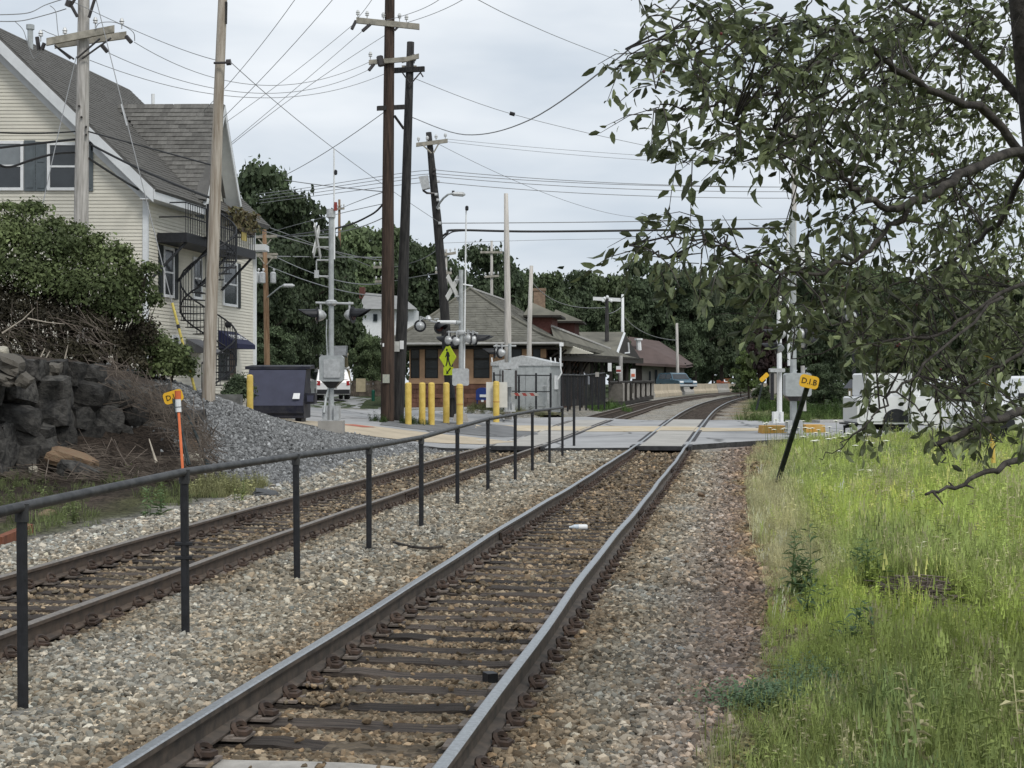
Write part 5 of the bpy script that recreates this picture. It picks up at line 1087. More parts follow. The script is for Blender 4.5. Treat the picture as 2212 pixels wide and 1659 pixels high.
for y in (690,716): q=MB(); q.cone(W(1684,y-14,dS+.3),W(1712,y-12,dS),.03,.03,6); q.build('sign_bracket',M_white,s_)
crossbuck(s_,W(1728,560,dS-.2),.6,.2,math.radians(55))
s2=thing('relay_post','white post with grey switch boxes just behind the right signal','railway post',tuple(W(1682,915,56)),'crossing signals')
q=MB(); q.cone(W(1684,915,56),W(1683,640,56),.1,.09,10); q.build('mast',M_white,s2); castbase(s2,1668,1692,888,914,56,M_white); pbox(s2,'switch_box',1662,1694,796,804,55.7,.4,M_silver,.02); pbox(s2,'switch_box',1664,1676,806,850,55.7,.3,M_greyw,.02); q=MB(); q.box(W(1668,835,55.5),(.12,.1,1.0)); q.build('dark_bracket',M_black,s2); q=MB(); q.cone(W(1737,888,57),W(1734,790,57),.09,.08,8); q.build('side_post',M_kerb,s2)
# painted kerbs by the right signal
for x0,x1,lab in ((1642,1696,'long yellow painted kerb left of the right signal'),(1734,1779,'short worn yellow painted kerb right of the right signal')):
    a=W(x0,932,50.8); b=W(x1,932,50.8); z=float(H(a.x,a.y)); q=MB(); q.prism([(a.x,50.4,z-.1),(b.x,50.4,z-.1),(b.x-.03,50.43,z+.26),(a.x+.04,50.43,z+.26)],(0,.9,0)); q.top('painted_kerb',M_curbyel,lab,'kerb','yellow painted kerbs')
# ------------------------------------------------------------------ pedestrian sign on the black pole
ps=thing('pedestrian_sign','bright yellow diamond pedestrian crossing sign on the black leaning pole','sign',tuple(W(968,772,61.3)))
dP=61.3; cst=W(967,772,dP); yaw=math.radians(-50); X_=Vector((math.cos(yaw),math.sin(yaw),0)); Nn=Vector((X_.y,-X_.x,0)); 
if Nn.y>0: Nn=-Nn
hh=.58
def sp_(a,b,n=0): return cst+X_*a+Vector((.02*b,0,b))+Nn*n
q=MB(); q.prism([sp_(-hh,0),sp_(0,-hh),sp_(hh,0),sp_(0,hh)],Nn*-.02); pl_=q.build('plate',M_sigyel,ps)
q=MB()
def dsk(cx,cy,r,n=12): q.prism([sp_(cx+math.cos(6.283*i/n)*r,cy+math.sin(6.283*i/n)*r,.004) for i in range(n)],Nn*.006)
def pg(p): q.prism([sp_(a,b,.004) for a,b in p],Nn*.006)
dsk(-.06,.31,.055); pg([(-.09,.22),(.03,.24),(.10,.18),(.09,-.02),(-.05,-.02),(-.06,.1)]); pg([(-.06,.2),(-.17,.02),(-.13,0),(-.02,.14)]); pg([(.08,.2),(.15,.05),(.11,.02),(.05,.13)]); pg([(-.05,0),(.04,0),(.0,-.2),(-.07,-.37),(-.13,-.36),(-.06,-.18)]); pg([(0,0),(.09,0),(.13,-.17),(.24,-.36),(.17,-.38),(.06,-.18)])
q.build('walking_figure',M_letter,pl_)
c2=W(968,801.5,dP)
def sq_(a,b,n=0): return c2+X_*a+Vector((0,0,b))+Nn*n
q=MB(); q.prism([sq_(-.32,-.17),(sq_(.32,-.17)),sq_(.32,.17),sq_(-.32,.17)],Nn*-.02); p2_=q.build('arrow_plate',M_sigyel,ps)
q=MB(); q.prism([sq_(a,b,.004) for a,b in ((-.12,-.13),(.05,-.10),(.0,-.05),(.2,.10),(.15,.14),(-.05,0),(-.1,.04))],Nn*.006); q.build('arrow',M_letter,p2_)
# ------------------------------------------------------------------ grey signal cabin and yard fence
dK=64.5; kb=thing('signal_cabin','light grey metal equipment cabin with shallow roof behind the gate machine','cabin',tuple(W(1125,880,dK)))
a=W(1063,880,dK); b=W(1189,880,dK); cx0,cx1=a.x,b.x; z0=a.z-.25; z1=EYE-(789-CY)/F*dK; dep=Vector((.55,2.6,0)); wdt=cx1-cx0
q=MB(); q.prism([(cx0,dK,z0),(cx1,dK,z0),(cx1+dep.x,dK+dep.y,z0),(cx0+dep.x,dK+dep.y,z0)],(0,0,z1-z0)); q.build('wall',M_galv,kb)
for i in range(7):
    xx=cx0+wdt*i/7; q=MB(); q.box((xx+wdt/14,dK-.012,(z0+z1)/2),(wdt/7-.015,.025,z1-z0-.02)); q.build('panel',M_galv,kb)
zr=EYE-(768-CY)/F*dK; ze=EYE-(783-CY)/F*dK; xm=(cx0+cx1)/2
q=MB(); q.prism([(cx0-.06,dK-.08,ze-.14),(cx1+.06,dK-.08,ze-.14),(cx1+.06,dK-.08,ze),(xm,dK-.08,zr),(cx0-.06,dK-.08,ze)],dep*1.06); q.build('roof',M_silver,kb)
for x in (cx0,cx1+.03,cx1+.25,cx1+.5): q=MB(); q.tube([(x,dK+(.1 if x<xm else (x-cx1)*4.5),ze),(x-.02,dK+(.1 if x<xm else (x-cx1)*4.5),ze+.22)],.03,6); q.build('lifting_eye',M_white,kb)
q=MB(); q.box((cx1+.30,dK+1.25,EYE-(826-CY)/F*dK),(.03,.9,.62),rotz(-math.atan2(dep.x,dep.y))); q.build('louvre',M_white,kb)
pbox(kb,'door',1136,1180,806,878,dK-.03,.03,M_galv,.01); q=MB(); q.tube([W(1211,748,dK+1),W(1211,795,dK+1),W(1213,806,dK+1),W(1205,820,dK+1)],.035,6); q.box(W(1213,744,dK+1),(.18,.12,.16)); q.build('antenna',M_white,kb); q=MB(); q.cone(W(1183,812,dK-.3),W(1183,872,dK-.3),.05,.05,8); q.box(W(1181,833,dK-.3),(.4,.08,.06)); q.build('pipe_stand',M_silver,kb)
yf=thing('yard_fence','black chain link yard fence round the grey cabin','fence',tuple(W(1150,880,62.5)))
dY=62.6
for x,t in ((1067,804),(1121,812),(1158,806),(1189.5,806)):
    q=MB(); p=W(x,882,dY); q.cone((p.x,dY,p.z-.1),W(x,t,dY),.045,.045,8); q.build('post',M_black,yf)
q=MB(); q.tube([W(1067,810,dY),W(1189,811,dY)],.025,6); q.build('rail',M_black,yf); q=MB(); q.tube([W(1100,845,dY),W(1189,846,dY)],.02,6); q.build('rail',M_black,yf)
q=MB()
for i in range(48):
    x=1067+122*i/47; 
    for sg in (-1,1): q.tube([W(x,880,dY),W(min(1189,max(1067,x+sg*30)),812,dY)],.0035,3,False)
o=q.build('chain_link',M_galv,yf); o['kind']='stuff'
sf=thing('slatted_fence','dark slatted yard fence between the cabin and the platform','fence',tuple(W(1260,875,71)))
for i in range(8):
    x=1213+93*i/7; d=66+10*i/7; q=MB(); p=W(x,880-4*i/7,d); q.cone((p.x,d,p.z-.2),W(x,806,d),.05,.05,8); q.build('post',M_black,sf)
for i in range(40):
    x0=1213.5+92*i/40; d=66+10*i/40; a=W(x0,878-4*i/40,d); b=W(x0+1.9,811,d); q=MB(); q.box(((a.x+b.x)/2,d+.08,(a.z+b.z)/2),(b.x-a.x,.015,b.z-a.z)); q.build('slat',M_black if i%3 else M_pole_bk,sf)
q=MB(); q.tube([W(1213,810,66),W(1260,811,71),W(1306,806,76)],.04,6); q.build('rail',M_blackgr,sf)
pf=thing('picket_fence','grey picket fence along the platform edge left of the concrete barrier','fence',tuple(W(1360,862,95)))
q=MB(); a=W(1330,848,88); q.box((a.x,a.y,a.z),(.85,.25,1.05)); q.build('gate_post',mk('grey fence board',(.13,.12,.105),.9,0,.25,3),pf)
for i in range(14):
    x=1341+70*i/13; d=90+24*i/13; t=829; q=MB(); a=W(x,866-11*i/13,d); b=W(x,t,d); q.box((a.x,d,(a.z+b.z)/2),(.15,.06,b.z-a.z+.1)); q.build('picket',M_greyw if i%2 else M_dkwood,pf)
q=MB(); q.tube([W(1316,826,86),W(1412,824,114)],.08,6); q.tube([W(1316,828,86),W(1412,826,114)],.06,6); q.build('top_rail',M_dkwood,pf)
q=MB(); q.prism([W(1316,868,86),W(1412,854,114),W(1412,862,114),W(1316,882,86)],(-.3,.6,0)); q.build('retaining_board',M_dkwood,pf)
# concrete barrier along the curve
yy=120.; i=0
while yy<245:
    y2=yy+11.8; 
    def bp(y,s=0): return Vector((float(XL(y))-3.75+s,y,0))
    a,b=bp(yy+.15),bp(y2); zb0=EYE-(850-CY)/F*132+.0; z0=.98+.0012*(yy-120); t=(b-a).normalized(); n=Vector((t.y,-t.x,0)); r=thing('concrete_barrier',('nearest','second','third','fourth','fifth','sixth','seventh','eighth','ninth','tenth','farthest')[min(i,10)]+' pale concrete barrier section along the far curve of the left track','barrier',((a.x+b.x)/2,(a.y+b.y)/2,z0),'concrete barriers along the far curve')
    q=MB(); pr=[(-.3,z0-.2),(.3,z0-.2),(.3,z0+.12),(.14,z0+.4),(.1,z0+1.0),(-.1,z0+1.0),(-.14,z0+.4),(-.3,z0+.12)]; q.prism([Vector((a.x+n.x*u,a.y+n.y*u,z)) for u,z in pr],b-a); q.build('block',M_walk if i%3 else M_conc,r); yy=y2+.05; i+=1
# timber and pipe stack on the barrier
ts=thing('timber_stack','small stack of orange timbers beyond the concrete barrier','timber stack',tuple(W(1570,826,205)))
for k,(x0,x1,y0,y1) in enumerate(((1560,1576,825,829),(1567,1584,820,824),(1563,1580,817,820),(1577,1590,823,826))): q=MB(); a=W(x0,y0,205+k*.5); b=W(x1,y1,205+k*.5); q.box(((a.x+b.x)/2,a.y,(a.z+b.z)/2),(b.x-a.x,.5,a.z-b.z)); q.build('timber',mk('orange timber',(.36,.17,.085),.9,0,.25,3) if k==0 else MATS['orange timber'],ts)
q=MB(); a=W(1556,826,205); q.lathe(a,(1,0,0),[(.3,-.5),(.35,0),(.3,.5)],10); q.top('orange_drum',M_pink,'round orange drum lying left of the timber stack','drum')
# ------------------------------------------------------------------ mailbox, signs, marker
mbx=thing('mailbox','dark blue collection mailbox in front of the station','mailbox',tuple(W(1040,873,69)))
a=W(1028,870,69); b=W(1055,838,69); q=MB(); n=10; w=b.x-a.x; q.prism([(a.x,69,a.z+.12),(b.x,69,a.z+.12),(b.x,69,b.z-.15)]+[(a.x+w/2+math.cos(t)*w/2,69,b.z-.15+math.sin(t)*.17) for t in np.linspace(.3,math.pi-.3,6)]+[(a.x,69,b.z-.15)],(.05,.55,0)); q.build('body',M_blue,mbx)
for x in (a.x+.06,b.x-.06): q=MB(); q.box((x,69.2,a.z+.05),(.06,.3,.22)); q.build('leg',M_blue,mbx)
q=MB(); c=W(1046,855,68.97); q.box((c.x,c.y,c.z),(.42,.02,.12)); q.build('label_plate',M_white,mbx); q=MB(); c=W(1042,867,68.97); q.box((c.x,c.y,c.z+.02),(.12,.02,.1)); q.build('emblem',M_white,mbx)
def dib(label,c,foot,w,h,tilt,yaw,txt=True,postr=.035,pm=M_greenb):
    o=thing('track_sign',label,'sign',tuple(foot)); r=rotz(yaw)@Matrix.Rotation(tilt,3,'Y'); X=r@Vector((1,0,0)); U=r@Vector((0,0,1)); Nv=r@Vector((0,-1,0)); e=h*.28
    q=MB(); P=lambda a,b,n=0: Vector(c)+X*a+U*b+Nv*n
    out=[]
    for sx,sy,a0 in ((1,-1,-90),(1,1,0),(-1,1,90),(-1,-1,180)):
        for k in range(4): t=math.radians(a0+30*k); out.append(P(sx*(w/2-e)+math.cos(t)*e,sy*(h/2-e)+math.sin(t)*e))
    q.prism(out,Nv*-.012); pl=q.build('plate',M_dib,o)
    if txt: text('D.I.B',h*.62,M_letter,pl,P(0,0,.004),X,U)
    q=MB(); top=Vector(c)+Nv*-.03; d=(top-Vector(foot)); 
    for s in (-1,1): q.cone(Vector(foot)-d.normalized()*.15+X*.02*s,top+X*.02*s,postr*.8,postr*.7,4)
    q.build('post',pm,o); return o
M_grpost=mk('dark green steel post',(.018,.03,.03),.6,.2,.4,8,col2=(.05,.06,.06))
g=W(1676,1053,27.3); dib('tilted yellow track sign lettered in black on a leaning green post in the right grass',W(1748,824.5,25.2),g,.33,.22,math.radians(12),0,True,.040,M_grpost)
dib('yellow track sign turned edge on beside the far right rail',W(1651,815,52),W(1636,876,52),.38,.16,math.radians(-42),math.radians(12),False,.04,M_grpost)
dib('yellow track sign leaning behind the orange marker post on the left bank',W(374,857,28.2),W(404,990,27.6),.38,.23,math.radians(-17),0,True,.03,M_grpost)
om=thing('marker_post','orange marker post with white band in front of the brush on the left bank','marker post',tuple(W(395,1030,26.5)))
a,b=W(396,1035,26.3),W(386,890,27); q=MB(); q.tube([a,b],[.026,.026],6); q.build('post',M_orange,om); q=MB(); q.cone(b,W(384.5,862,27),.052,.052,8); q.build('white_band',M_white,om); q=MB(); q.cone(W(384.5,862,27),W(384,844,27),.058,.058,8); q.build('orange_cap',M_orange,om); q=MB(); q.cone(W(385.5,880,27),W(385.4,878.5,27),.055,.055,8); q.build('black_ring',M_black,om)
q=MB(); q.cone(W(2146,1000,20.5),W(2142,915,20.5),.03,.03,8); q.cone(W(2144,960,20.5),W(2144,953,20.5),.036,.036,8); q.top('yellow_post',M_yellow,'thin yellow post low at the right edge under the dead branch','post')
# ------------------------------------------------------------------ vehicles
def wheel(parent,c,r,wd,ax=(1,0,0)):
    q=MB(); q.lathe(Vector(c)-Vector(ax)*wd/2,ax,[(r*.6,0),(r*.95,.01),(r,.05),(r,wd-.05),(r*.95,wd-.01),(r*.6,wd)],18); w=q.build('wheel',M_tyre,parent); q=MB(); q.lathe(Vector(c)-Vector(ax)*(wd/2+.004),ax,[(r*.2,0),(r*.58,.01),(r*.58,wd),(r*.2,wd+.008)],14); q.build('rim',M_silver,w)
def car(label,mat,loc,yaw,L=4.5,Wd=1.85,Hh=1.7,front=True):
    o=thing('parked_car',label,'car',(0,0,0)); hw=Wd/2
    # body section along the length (x right, y length; nose at -y)
    prof=[(-L/2,.45),(-L/2+.03,.78),(-L/2+.25,.92),(-L*.22,1.02),(-L*.10,Hh-.1),(-L*.02,Hh),(L*.36,Hh-.02),(L*.44,Hh-.14),(L*.49,1.05),(L/2,.95),(L/2,.42),(L/2-.1,.28),(-L/2+.12,.28)]
    q=MB(); vs=[];n=len(prof)
    for sgn in (-1,1):
        for y,z in prof: vs.append((sgn*hw*(1 if z<1.03 else 1-.16*(z-1.03)/(Hh-1.03)),y,z))
    q.add(vs,[tuple(range(n)),tuple(range(2*n-1,n-1,-1))]+[((i+1)%n,i,n+i,n+(i+1)%n) for i in range(n)]); body=q.build('body',mat,o)
    def quad(name,pts,m,th=.012,par=None): q=MB(); nn=(Vector(pts[1])-Vector(pts[0])).cross(Vector(pts[2])-Vector(pts[0])).normalized(); q.prism(pts,nn*th); return q.build(name,m,par or o)
    tw=lambda z: hw*(1-.16*(z-1.03)/(Hh-1.03))
    quad('windscreen',[(-tw(1.08)*.92,-L*.212,1.09),(tw(1.08)*.92,-L*.212,1.09),(tw(Hh-.14)*.9,-L*.108,Hh-.16),(-tw(Hh-.14)*.9,-L*.108,Hh-.16)],M_glass,.02)
    quad('rear_window',[(tw(1.1)*.86,L*.486,1.12),(-tw(1.1)*.86,L*.486,1.12),(-tw(Hh-.2)*.84,L*.446,Hh-.2),(tw(Hh-.2)*.84,L*.446,Hh-.2)],M_glass,.02)
    for s in (-1,1):
        for (y0,y1) in ((-L*.16,L*.08),(L*.10,L*.38)):
            a=[(s*(tw(1.1)+.004),y0,1.1),(s*(tw(1.1)+.004),y1,1.1),(s*(tw(Hh-.15)+.004),y1-.04,Hh-.15),(s*(tw(Hh-.15)+.004),y0+(.22 if y0<-L*.1 else .04),Hh-.15)]
            quad('side_window',a if s>0 else a[::-1],M_glass,.008)
        quad('headlight',[(s*hw*.55,-L/2-.004,.72),(s*hw*.96,-L/2+.02,.72),(s*hw*.96,-L/2+.06,.88),(s*hw*.55,-L/2+.05,.88)][::s],M_white,.03); quad('tail_light',[(s*hw*.98,L/2-.02,.8),(s*hw*.78,L/2+.01,.8),(s*hw*.78,L/2-.02,1.04),(s*hw*.98,L/2-.05,1.04)][::s],M_redl,.03)
        q=MB(); q.box((s*(hw+.1),-L*.17,1.1),(.2,.12,.15)); q.build('mirror',mat,o)
        for y in (-L*.31,L*.30): wheel(o,(s*(hw-.1),y,.34),.34,.22)
    q=MB(); q.box((0,-L/2-.01,.66),(hw*1.0,.05,.14)); q.build('grille',M_black,o); q=MB(); q.box((0,-L/2-.0,.45),(hw*1.95,.1,.2)); q.build('bumper',M_silver,o); q=MB(); q.box((0,L/2+.0,.45),(hw*1.95,.1,.24)); q.build('bumper',M_black,o); q=MB(); q.box((0,L/2+.02,.72),(.4,.02,.16)); q.build('number_plate',M_silver,o)
    o.location=loc; o.rotation_euler=(0,0,yaw); return o
g=W(711,864,84); car('white car seen from behind, driving away on the left road past the dumpster',M_carw,(g.x,g.y,float(surf(np.array([g.x]),np.array([g.y]))[0])),math.radians(193))
g=W(1461,836,158); car('blue grey car parked facing the track behind the concrete barrier',M_carb,(g.x,158,1.42),math.radians(24),5.0,2.15,1.78)
# loader behind the white car
lo=thing('loader_tractor','beige tractor loader with raised grey bucket behind the white car','tractor',tuple(W(716,862,89)))
dL=89
q=MB(); a=W(678.5,768,dL-1.5); b=W(749,748,dL-1.5); q.prism([(a.x,dL-2.1,a.z),(a.x,dL-1.2,a.z-.1),(a.x,dL-.9,b.z+.05),(a.x,dL-1.6,b.z)],(b.x-a.x,0,0)); q.build('bucket',mk('steel bucket',(.24,.25,.26),.5,.5,.15,4),lo)
for x0,x1,x2 in ((681,684,690),(747,749,756)):
    q=MB(); q.tube([W(x0,768,dL-1.2),W(x1,795,dL-.4),W(x2 if x2>700 else 688,826,dL+.8)],.11,6); q.build('lift_arm',M_beige,lo)
for x in (681,750): q=MB(); q.cone(W(x-5,795,dL-.5),W(x+5,795,dL-.5),.09,.09,8); q.build('arm_pin',M_white,lo)
q=MB(); a=W(700,862,dL+1.2); q.box((a.x+.5,dL+1.4,1.9),(1.5,2.6,1.1)); q.build('body',M_beige,lo); q=MB(); q.box((a.x+.5,dL+2.2,3.1),(1.5,1.5,1.4)); q.build('cab',M_glass,lo); q=MB(); q.box((a.x+.5,dL+2.2,3.85),(1.6,1.6,.12)); q.build('cab_roof',M_beige,lo)
q=MB(); p=W(752,800,dL-.2); q2=W(752,852,dL-.2); q.box((p.x,dL-.1,(p.z+q2.z)/2),(.2,.35,p.z-q2.z)); q.box((p.x+.75,dL,(W(0,818,dL).z+W(0,846,dL).z)/2),(.55,.5,.8)); q.build('hydraulic_frame',M_beige,lo)
for x in (751,694): wheel(lo,(W(x,855,dL).x,dL-.1,1.12+.42),.44,.3)
# stockade fence behind the road
so=thing('board_fence','weathered board fence across the left road in front of the dark trees','fence',tuple(W(780,850,98)))
for i in range(18):
    x=757+72*i/17; d=99; a=W(x,853,d); b=W(x,826-((i*7)%3)*.6,d); q=MB(); q.box((a.x,d,(a.z+b.z)/2),(.115,.04,b.z-a.z+.2)); q.build('board',M_stick,so)
q=MB(); q.tube([W(756,848,99.1),W(830,848,99.1)],.05,5); q.build('rail',M_stick,so)
# vehicles and shed behind the apple branches on the right
tr=thing('utility_trailer','tall white box trailer with one dark wheel arch behind the hanging apple leaves','trailer',tuple(W(1940,930,44)))
dV=44
def tb(name,x0,x1,y0,y1,mat,dy=0,th=1.9,e=.05):
    a=W(x0,y0,dV+dy); b=W(x1,y1,dV+dy); q=MB(); q.prism([(a.x+e,dV+dy,b.z),(b.x-e,dV+dy,b.z),(b.x,dV+dy,b.z+e),(b.x,dV+dy,a.z-e*2),(b.x-e*2,dV+dy,a.z),(a.x+e,dV+dy,a.z),(a.x,dV+dy,a.z-e),(a.x,dV+dy,b.z+e)],(0,th,0)); return q.build(name,mat,tr)
tb('body',1852,2030,857,916,M_carw); tb('upper_box',1868,1988,806,857,M_carw,.15,1.6)
for k in range(6): tb('upper_panel',1871+19.5*k,1888+19.5*k,811,853,M_white,.12,.04,.02)
tb('side_door',1962,2024,864,910,M_white,-.03,.04); tb('side_door',1858,1908,864,910,M_white,-.03,.04); tb('frame',1840,2034,915,919,M_black,.1,1.7,.01); tb('tail_light',2025,2029,880,892,M_redl,-.03,.05,.01)
q=MB(); c=W(1936,912,43.97); q.prism([c+Vector((math.cos(t)*.40,0,math.sin(t)*.40)) for t in np.linspace(0,math.pi,11)],(0,.03,0)); q.build('wheel_arch',M_black,tr)
def trailer_wheels():
    for y in (.16,1.7): wheel(tr,(W(1936,0,44).x,dV+y,W(0,934,44).z+.34),.34,.24,(0,1,0))
trailer_wheels(); q=MB(); q.cone(W(1852,918,44.9),W(1822,922,44.9),.05,.05,6); q.cone(W(1824,921,44.9),W(1824,936,44.9),.03,.03,6); q.build('tow_bar',M_black,tr)
def pickup(root,dV,x0,x1,y0,yb,nose=-1,mat=M_carw):
    """side view profile between pixel columns x0..x1, bed top at y0, ground at yb"""
    a=W(x0,yb,dV); b=W(x1,yb,dV); L=b.x-a.x; zb=a.z; zt=EYE-(y0-CY)/F*dV-zb; X=lambda f: a.x+L*f
    prof=[(0,.32),(0,zt*.62),(.02,zt*.78),(.20,zt*.88),(.25,zt*.98),(.32,zt*1.5),(.36,zt*1.56),(.52,zt*1.56),(.56,zt*1.48),(.57,zt),(.995,zt),(1,zt*.9),(1,.40),(.985,.34)]
    q=MB(); q.prism([(X(f),dV,zb+z) for f,z in prof],(0,1.85,0)); q.build('body',mat,root)
    q=MB(); q.prism([(X(.30),dV-.012,zb+zt*1.04),(X(.345),dV-.012,zb+zt*1.46),(X(.43),dV-.012,zb+zt*1.46),(X(.43),dV-.012,zb+zt*1.04)],(0,.02,0)); q.build('side_window',M_glass,root)
    q=MB(); q.prism([(X(.45),dV-.012,zb+zt*1.04),(X(.45),dV-.012,zb+zt*1.46),(X(.515),dV-.012,zb+zt*1.46),(X(.545),dV-.012,zb+zt*1.04)],(0,.02,0)); q.build('side_window',M_glass,root)
    q=MB(); q.prism([(X(.29),dV-.01,zb+.42),(X(.29),dV-.01,zb+zt*.98),(X(.435),dV-.01,zb+zt*.98),(X(.435),dV-.01,zb+.42)],(0,.015,0)); q.build('door',mat,root)
    for f in (.14,.80):
        q=MB(); c=Vector((X(f),dV-.015,zb+.38)); q.prism([c+Vector((math.cos(t)*.47,0,max(-.06,math.sin(t)*.47))) for t in np.linspace(-.1,math.pi+.1,11)],(0,.03,0)); q.build('wheel_arch',M_black,root); wheel(root,(X(f),dV+.16,zb+.37),.37,.25,(0,1,0)); wheel(root,(X(f),dV+1.66,zb+.37),.37,.25,(0,1,0))
    q=MB(); q.box((X(1)+.03,dV+.92,zb+.52),(.1,1.8,.2)); q.build('bumper',M_silver,root); q=MB(); q.box((X(0)-.03,dV+.92,zb+.5),(.12,1.85,.24)); q.build('bumper',M_silver,root)
    q=MB(); q.box((X(.998),dV-.01,zb+zt*.72),(.05,.05,.3)); q.build('tail_light',M_redl,root); q=MB(); q.box((X(.285),dV-.1,zb+zt*1.06),(.14,.2,.18)); q.build('mirror',M_black,root)
q=MB(); c=W(1966,820,43.9); q.cone(W(1966,930,43.7),W(1964,798,43.7),.05,.05,8); q.top('sign_post',M_silver,'galvanised post standing in front of the white trailer behind the leaves','post')
t2=thing('pickup_truck','white pickup truck cut by the right frame edge behind the leaves','truck',tuple(W(2190,950,38)))
pickup(t2,38,2104,2460,862,952)
q=MB(); a=W(2111,892,37.97); q.box((a.x,a.y,a.z),(.09,.04,.24)); q.build('vent',M_black,t2)
kk=thing('kiosk','small cream kiosk with dark tiled roof behind the right leaves','kiosk',tuple(W(1872,905,60))); dV=60
def vb(name,x0,x1,y0,y1,mat,dy=0,th=1.9,par=None): a=W(x0,y0,dV+dy); b=W(x1,y1,dV+dy); q=MB(); q.box(((a.x+b.x)/2,dV+dy+th/2,(a.z+b.z)/2),(b.x-a.x,th,a.z-b.z)); return q.build(name,mat,par)
vb('wall',1850,1903,838,905,mk('cream kiosk panel',(.56,.47,.34),.8,0,.12,3),0,1.5,kk); a=W(1844,838,59.7); b=W(1914,838,59.7); q=MB(); q.prism([(a.x,59.6,a.z-.02),(b.x,59.6,a.z-.02),(b.x-.3,59.6,a.z+.35),(a.x+.3,59.6,a.z+.35)],(0,2,0)); q.build('roof',M_navy,kk); vb('post',1842,1849,700,905,M_black,-.2,.12,kk)
vb('shovel_handle',1834,1837,845,880,M_white,-.4,.05,kk); vb('panel_relief',1858,1880,862,895,M_rockp,-.02,.03,kk)
dV=52; wf=thing('white_fence','low white board fence between the white trailer and the pickup','fence',tuple(W(2070,890,52)))
for i in range(11): vb('board',2034+8.2*i,2041+8.2*i,868,900,M_whitel if i>7 else M_trim,0,.05,wf)
# bottle between the rails and other litter
bt=thing('plastic_bottle','clear plastic bottle with white label lying across the ties of the nearer track','bottle',tuple(GP(1248,1147)))
g=GP(1248,1147); q=MB(); q.lathe((g.x-.12,g.y,g.z+.05),(1,.05,0),[(.014,0),(.014,.02),(.02,.035),(.038,.07),(.04,.13)],12); q.build('neck',mk('clear bottle plastic',(.55,.62,.68),.15,0,.1,20,spec=.7),bt); q=MB(); q.lathe((g.x+.01,g.y,g.z+.05),(1,.05,0),[(.041,0),(.041,.11),(.033,.125)],12); q.build('label_wrap',M_white,bt)
g=GP(1049,1482); q=MB(); q.box((g.x+.03,g.y+.1,g.z+.03),(.075,.10,.075),rotz(.4)); q.top('tie_clamp',M_black,'small black block against the inside of the right rail','rail fitting')
q=MB(); P0=[GP(850,1182),GP(890,1193),GP(925,1196),GP(955,1192)]; q.tube([p+Vector((0,0,.06)) for p in P0],.018,5); q.top('dark_twig',M_barkn,'dark curved twig lying on the ballast between the tracks','twig')
# ------------------------------------------------------------------ scattered stones (instances on points)
def scatter(name,pts,rots,scl,tint,pick,protos,label):
    n=len(pts); me=bpy.data.meshes.new(name); me.vertices.add(n); me.vertices.foreach_set('co',np.asarray(pts,np.float32).ravel())
    for nm,ty,a,key in (('rot','FLOAT_VECTOR',rots,'vector'),('scl','FLOAT_VECTOR',scl,'vector'),('tint','FLOAT_COLOR',np.c_[tint,np.ones(n)],'color'),('pick','INT',pick,'value')):
        at=me.attributes.new(nm,ty,'POINT'); at.data.foreach_set(key,np.ascontiguousarray(a).astype(np.int32 if ty=='INT' else np.float32).ravel())
    o=bpy.data.objects.new(name,me); COL.objects.link(o); tag(o,label,kind='stuff')
    c=bpy.data.collections.new(name+' kinds')
    for k,m in enumerate(protos): c.objects.link(bpy.data.objects.new('%s kind %02d'%(name,k),m))
    g=bpy.data.node_groups.new(name,'GeometryNodeTree'); g.interface.new_socket('Geometry',in_out='INPUT',socket_type='NodeSocketGeometry'); g.interface.new_socket('Geometry',in_out='OUTPUT',socket_type='NodeSocketGeometry')
    gi=g.nodes.new('NodeGroupInput'); go_=g.nodes.new('NodeGroupOutput'); ip=g.nodes.new('GeometryNodeInstanceOnPoints'); ci=g.nodes.new('GeometryNodeCollectionInfo'); ci.inputs[0].default_value=c; ci.inputs[1].default_value=True; ci.inputs[2].default_value=True
    def na(nm,ty): q=g.nodes.new('GeometryNodeInputNamedAttribute'); q.data_type=ty; q.inputs[0].default_value=nm; return q.outputs[0]
    er=g.nodes.new('FunctionNodeEulerToRotation'); l=g.links.new
    l(na('rot','FLOAT_VECTOR'),er.inputs[0]); l(gi.outputs[0],ip.inputs['Points']); l(ci.outputs[0],ip.inputs['Instance']); ip.inputs['Pick Instance'].default_value=True
    l(na('pick','INT'),ip.inputs['Instance Index']); l(er.outputs[0],ip.inputs['Rotation']); l(na('scl','FLOAT_VECTOR'),ip.inputs['Scale']); l(ip.outputs[0],go_.inputs[0])
    md=o.modifiers.new('scatter','NODES'); md.node_group=g; return o
M_stone=mk('ballast stone',(.88,.88,.88),.92,0,.16,14,tint=('tint','INSTANCER'),spec=.2)
def stone(seed,sub=1):
    r=random.Random(seed); bm=bmesh.new(); bmesh.ops.create_icosphere(bm,subdivisions=1,radius=1)
    sx,sy,sz=r.uniform(.8,1.25),r.uniform(.65,.95),r.uniform(.5,.75)
    for v in bm.verts: v.co*=r.uniform(.68,1.2); v.co.x*=sx; v.co.y*=sy; v.co.z*=sz
    m=bpy.data.meshes.new('stone'); bm.to_mesh(m); bm.free(); m.materials.append(M_stone); return m
STN=[stone(k) for k in range(8)]
def wedge(n,y0,y1,x0=None,x1=None,pad=.8):
    """random points over the visible ground between two distances"""
    y=np.sqrt(rng.uniform(y0**2,y1**2,n)); lo=-.3465*y-pad; hi=.3465*y+pad
    return rng.uniform(lo,hi),y
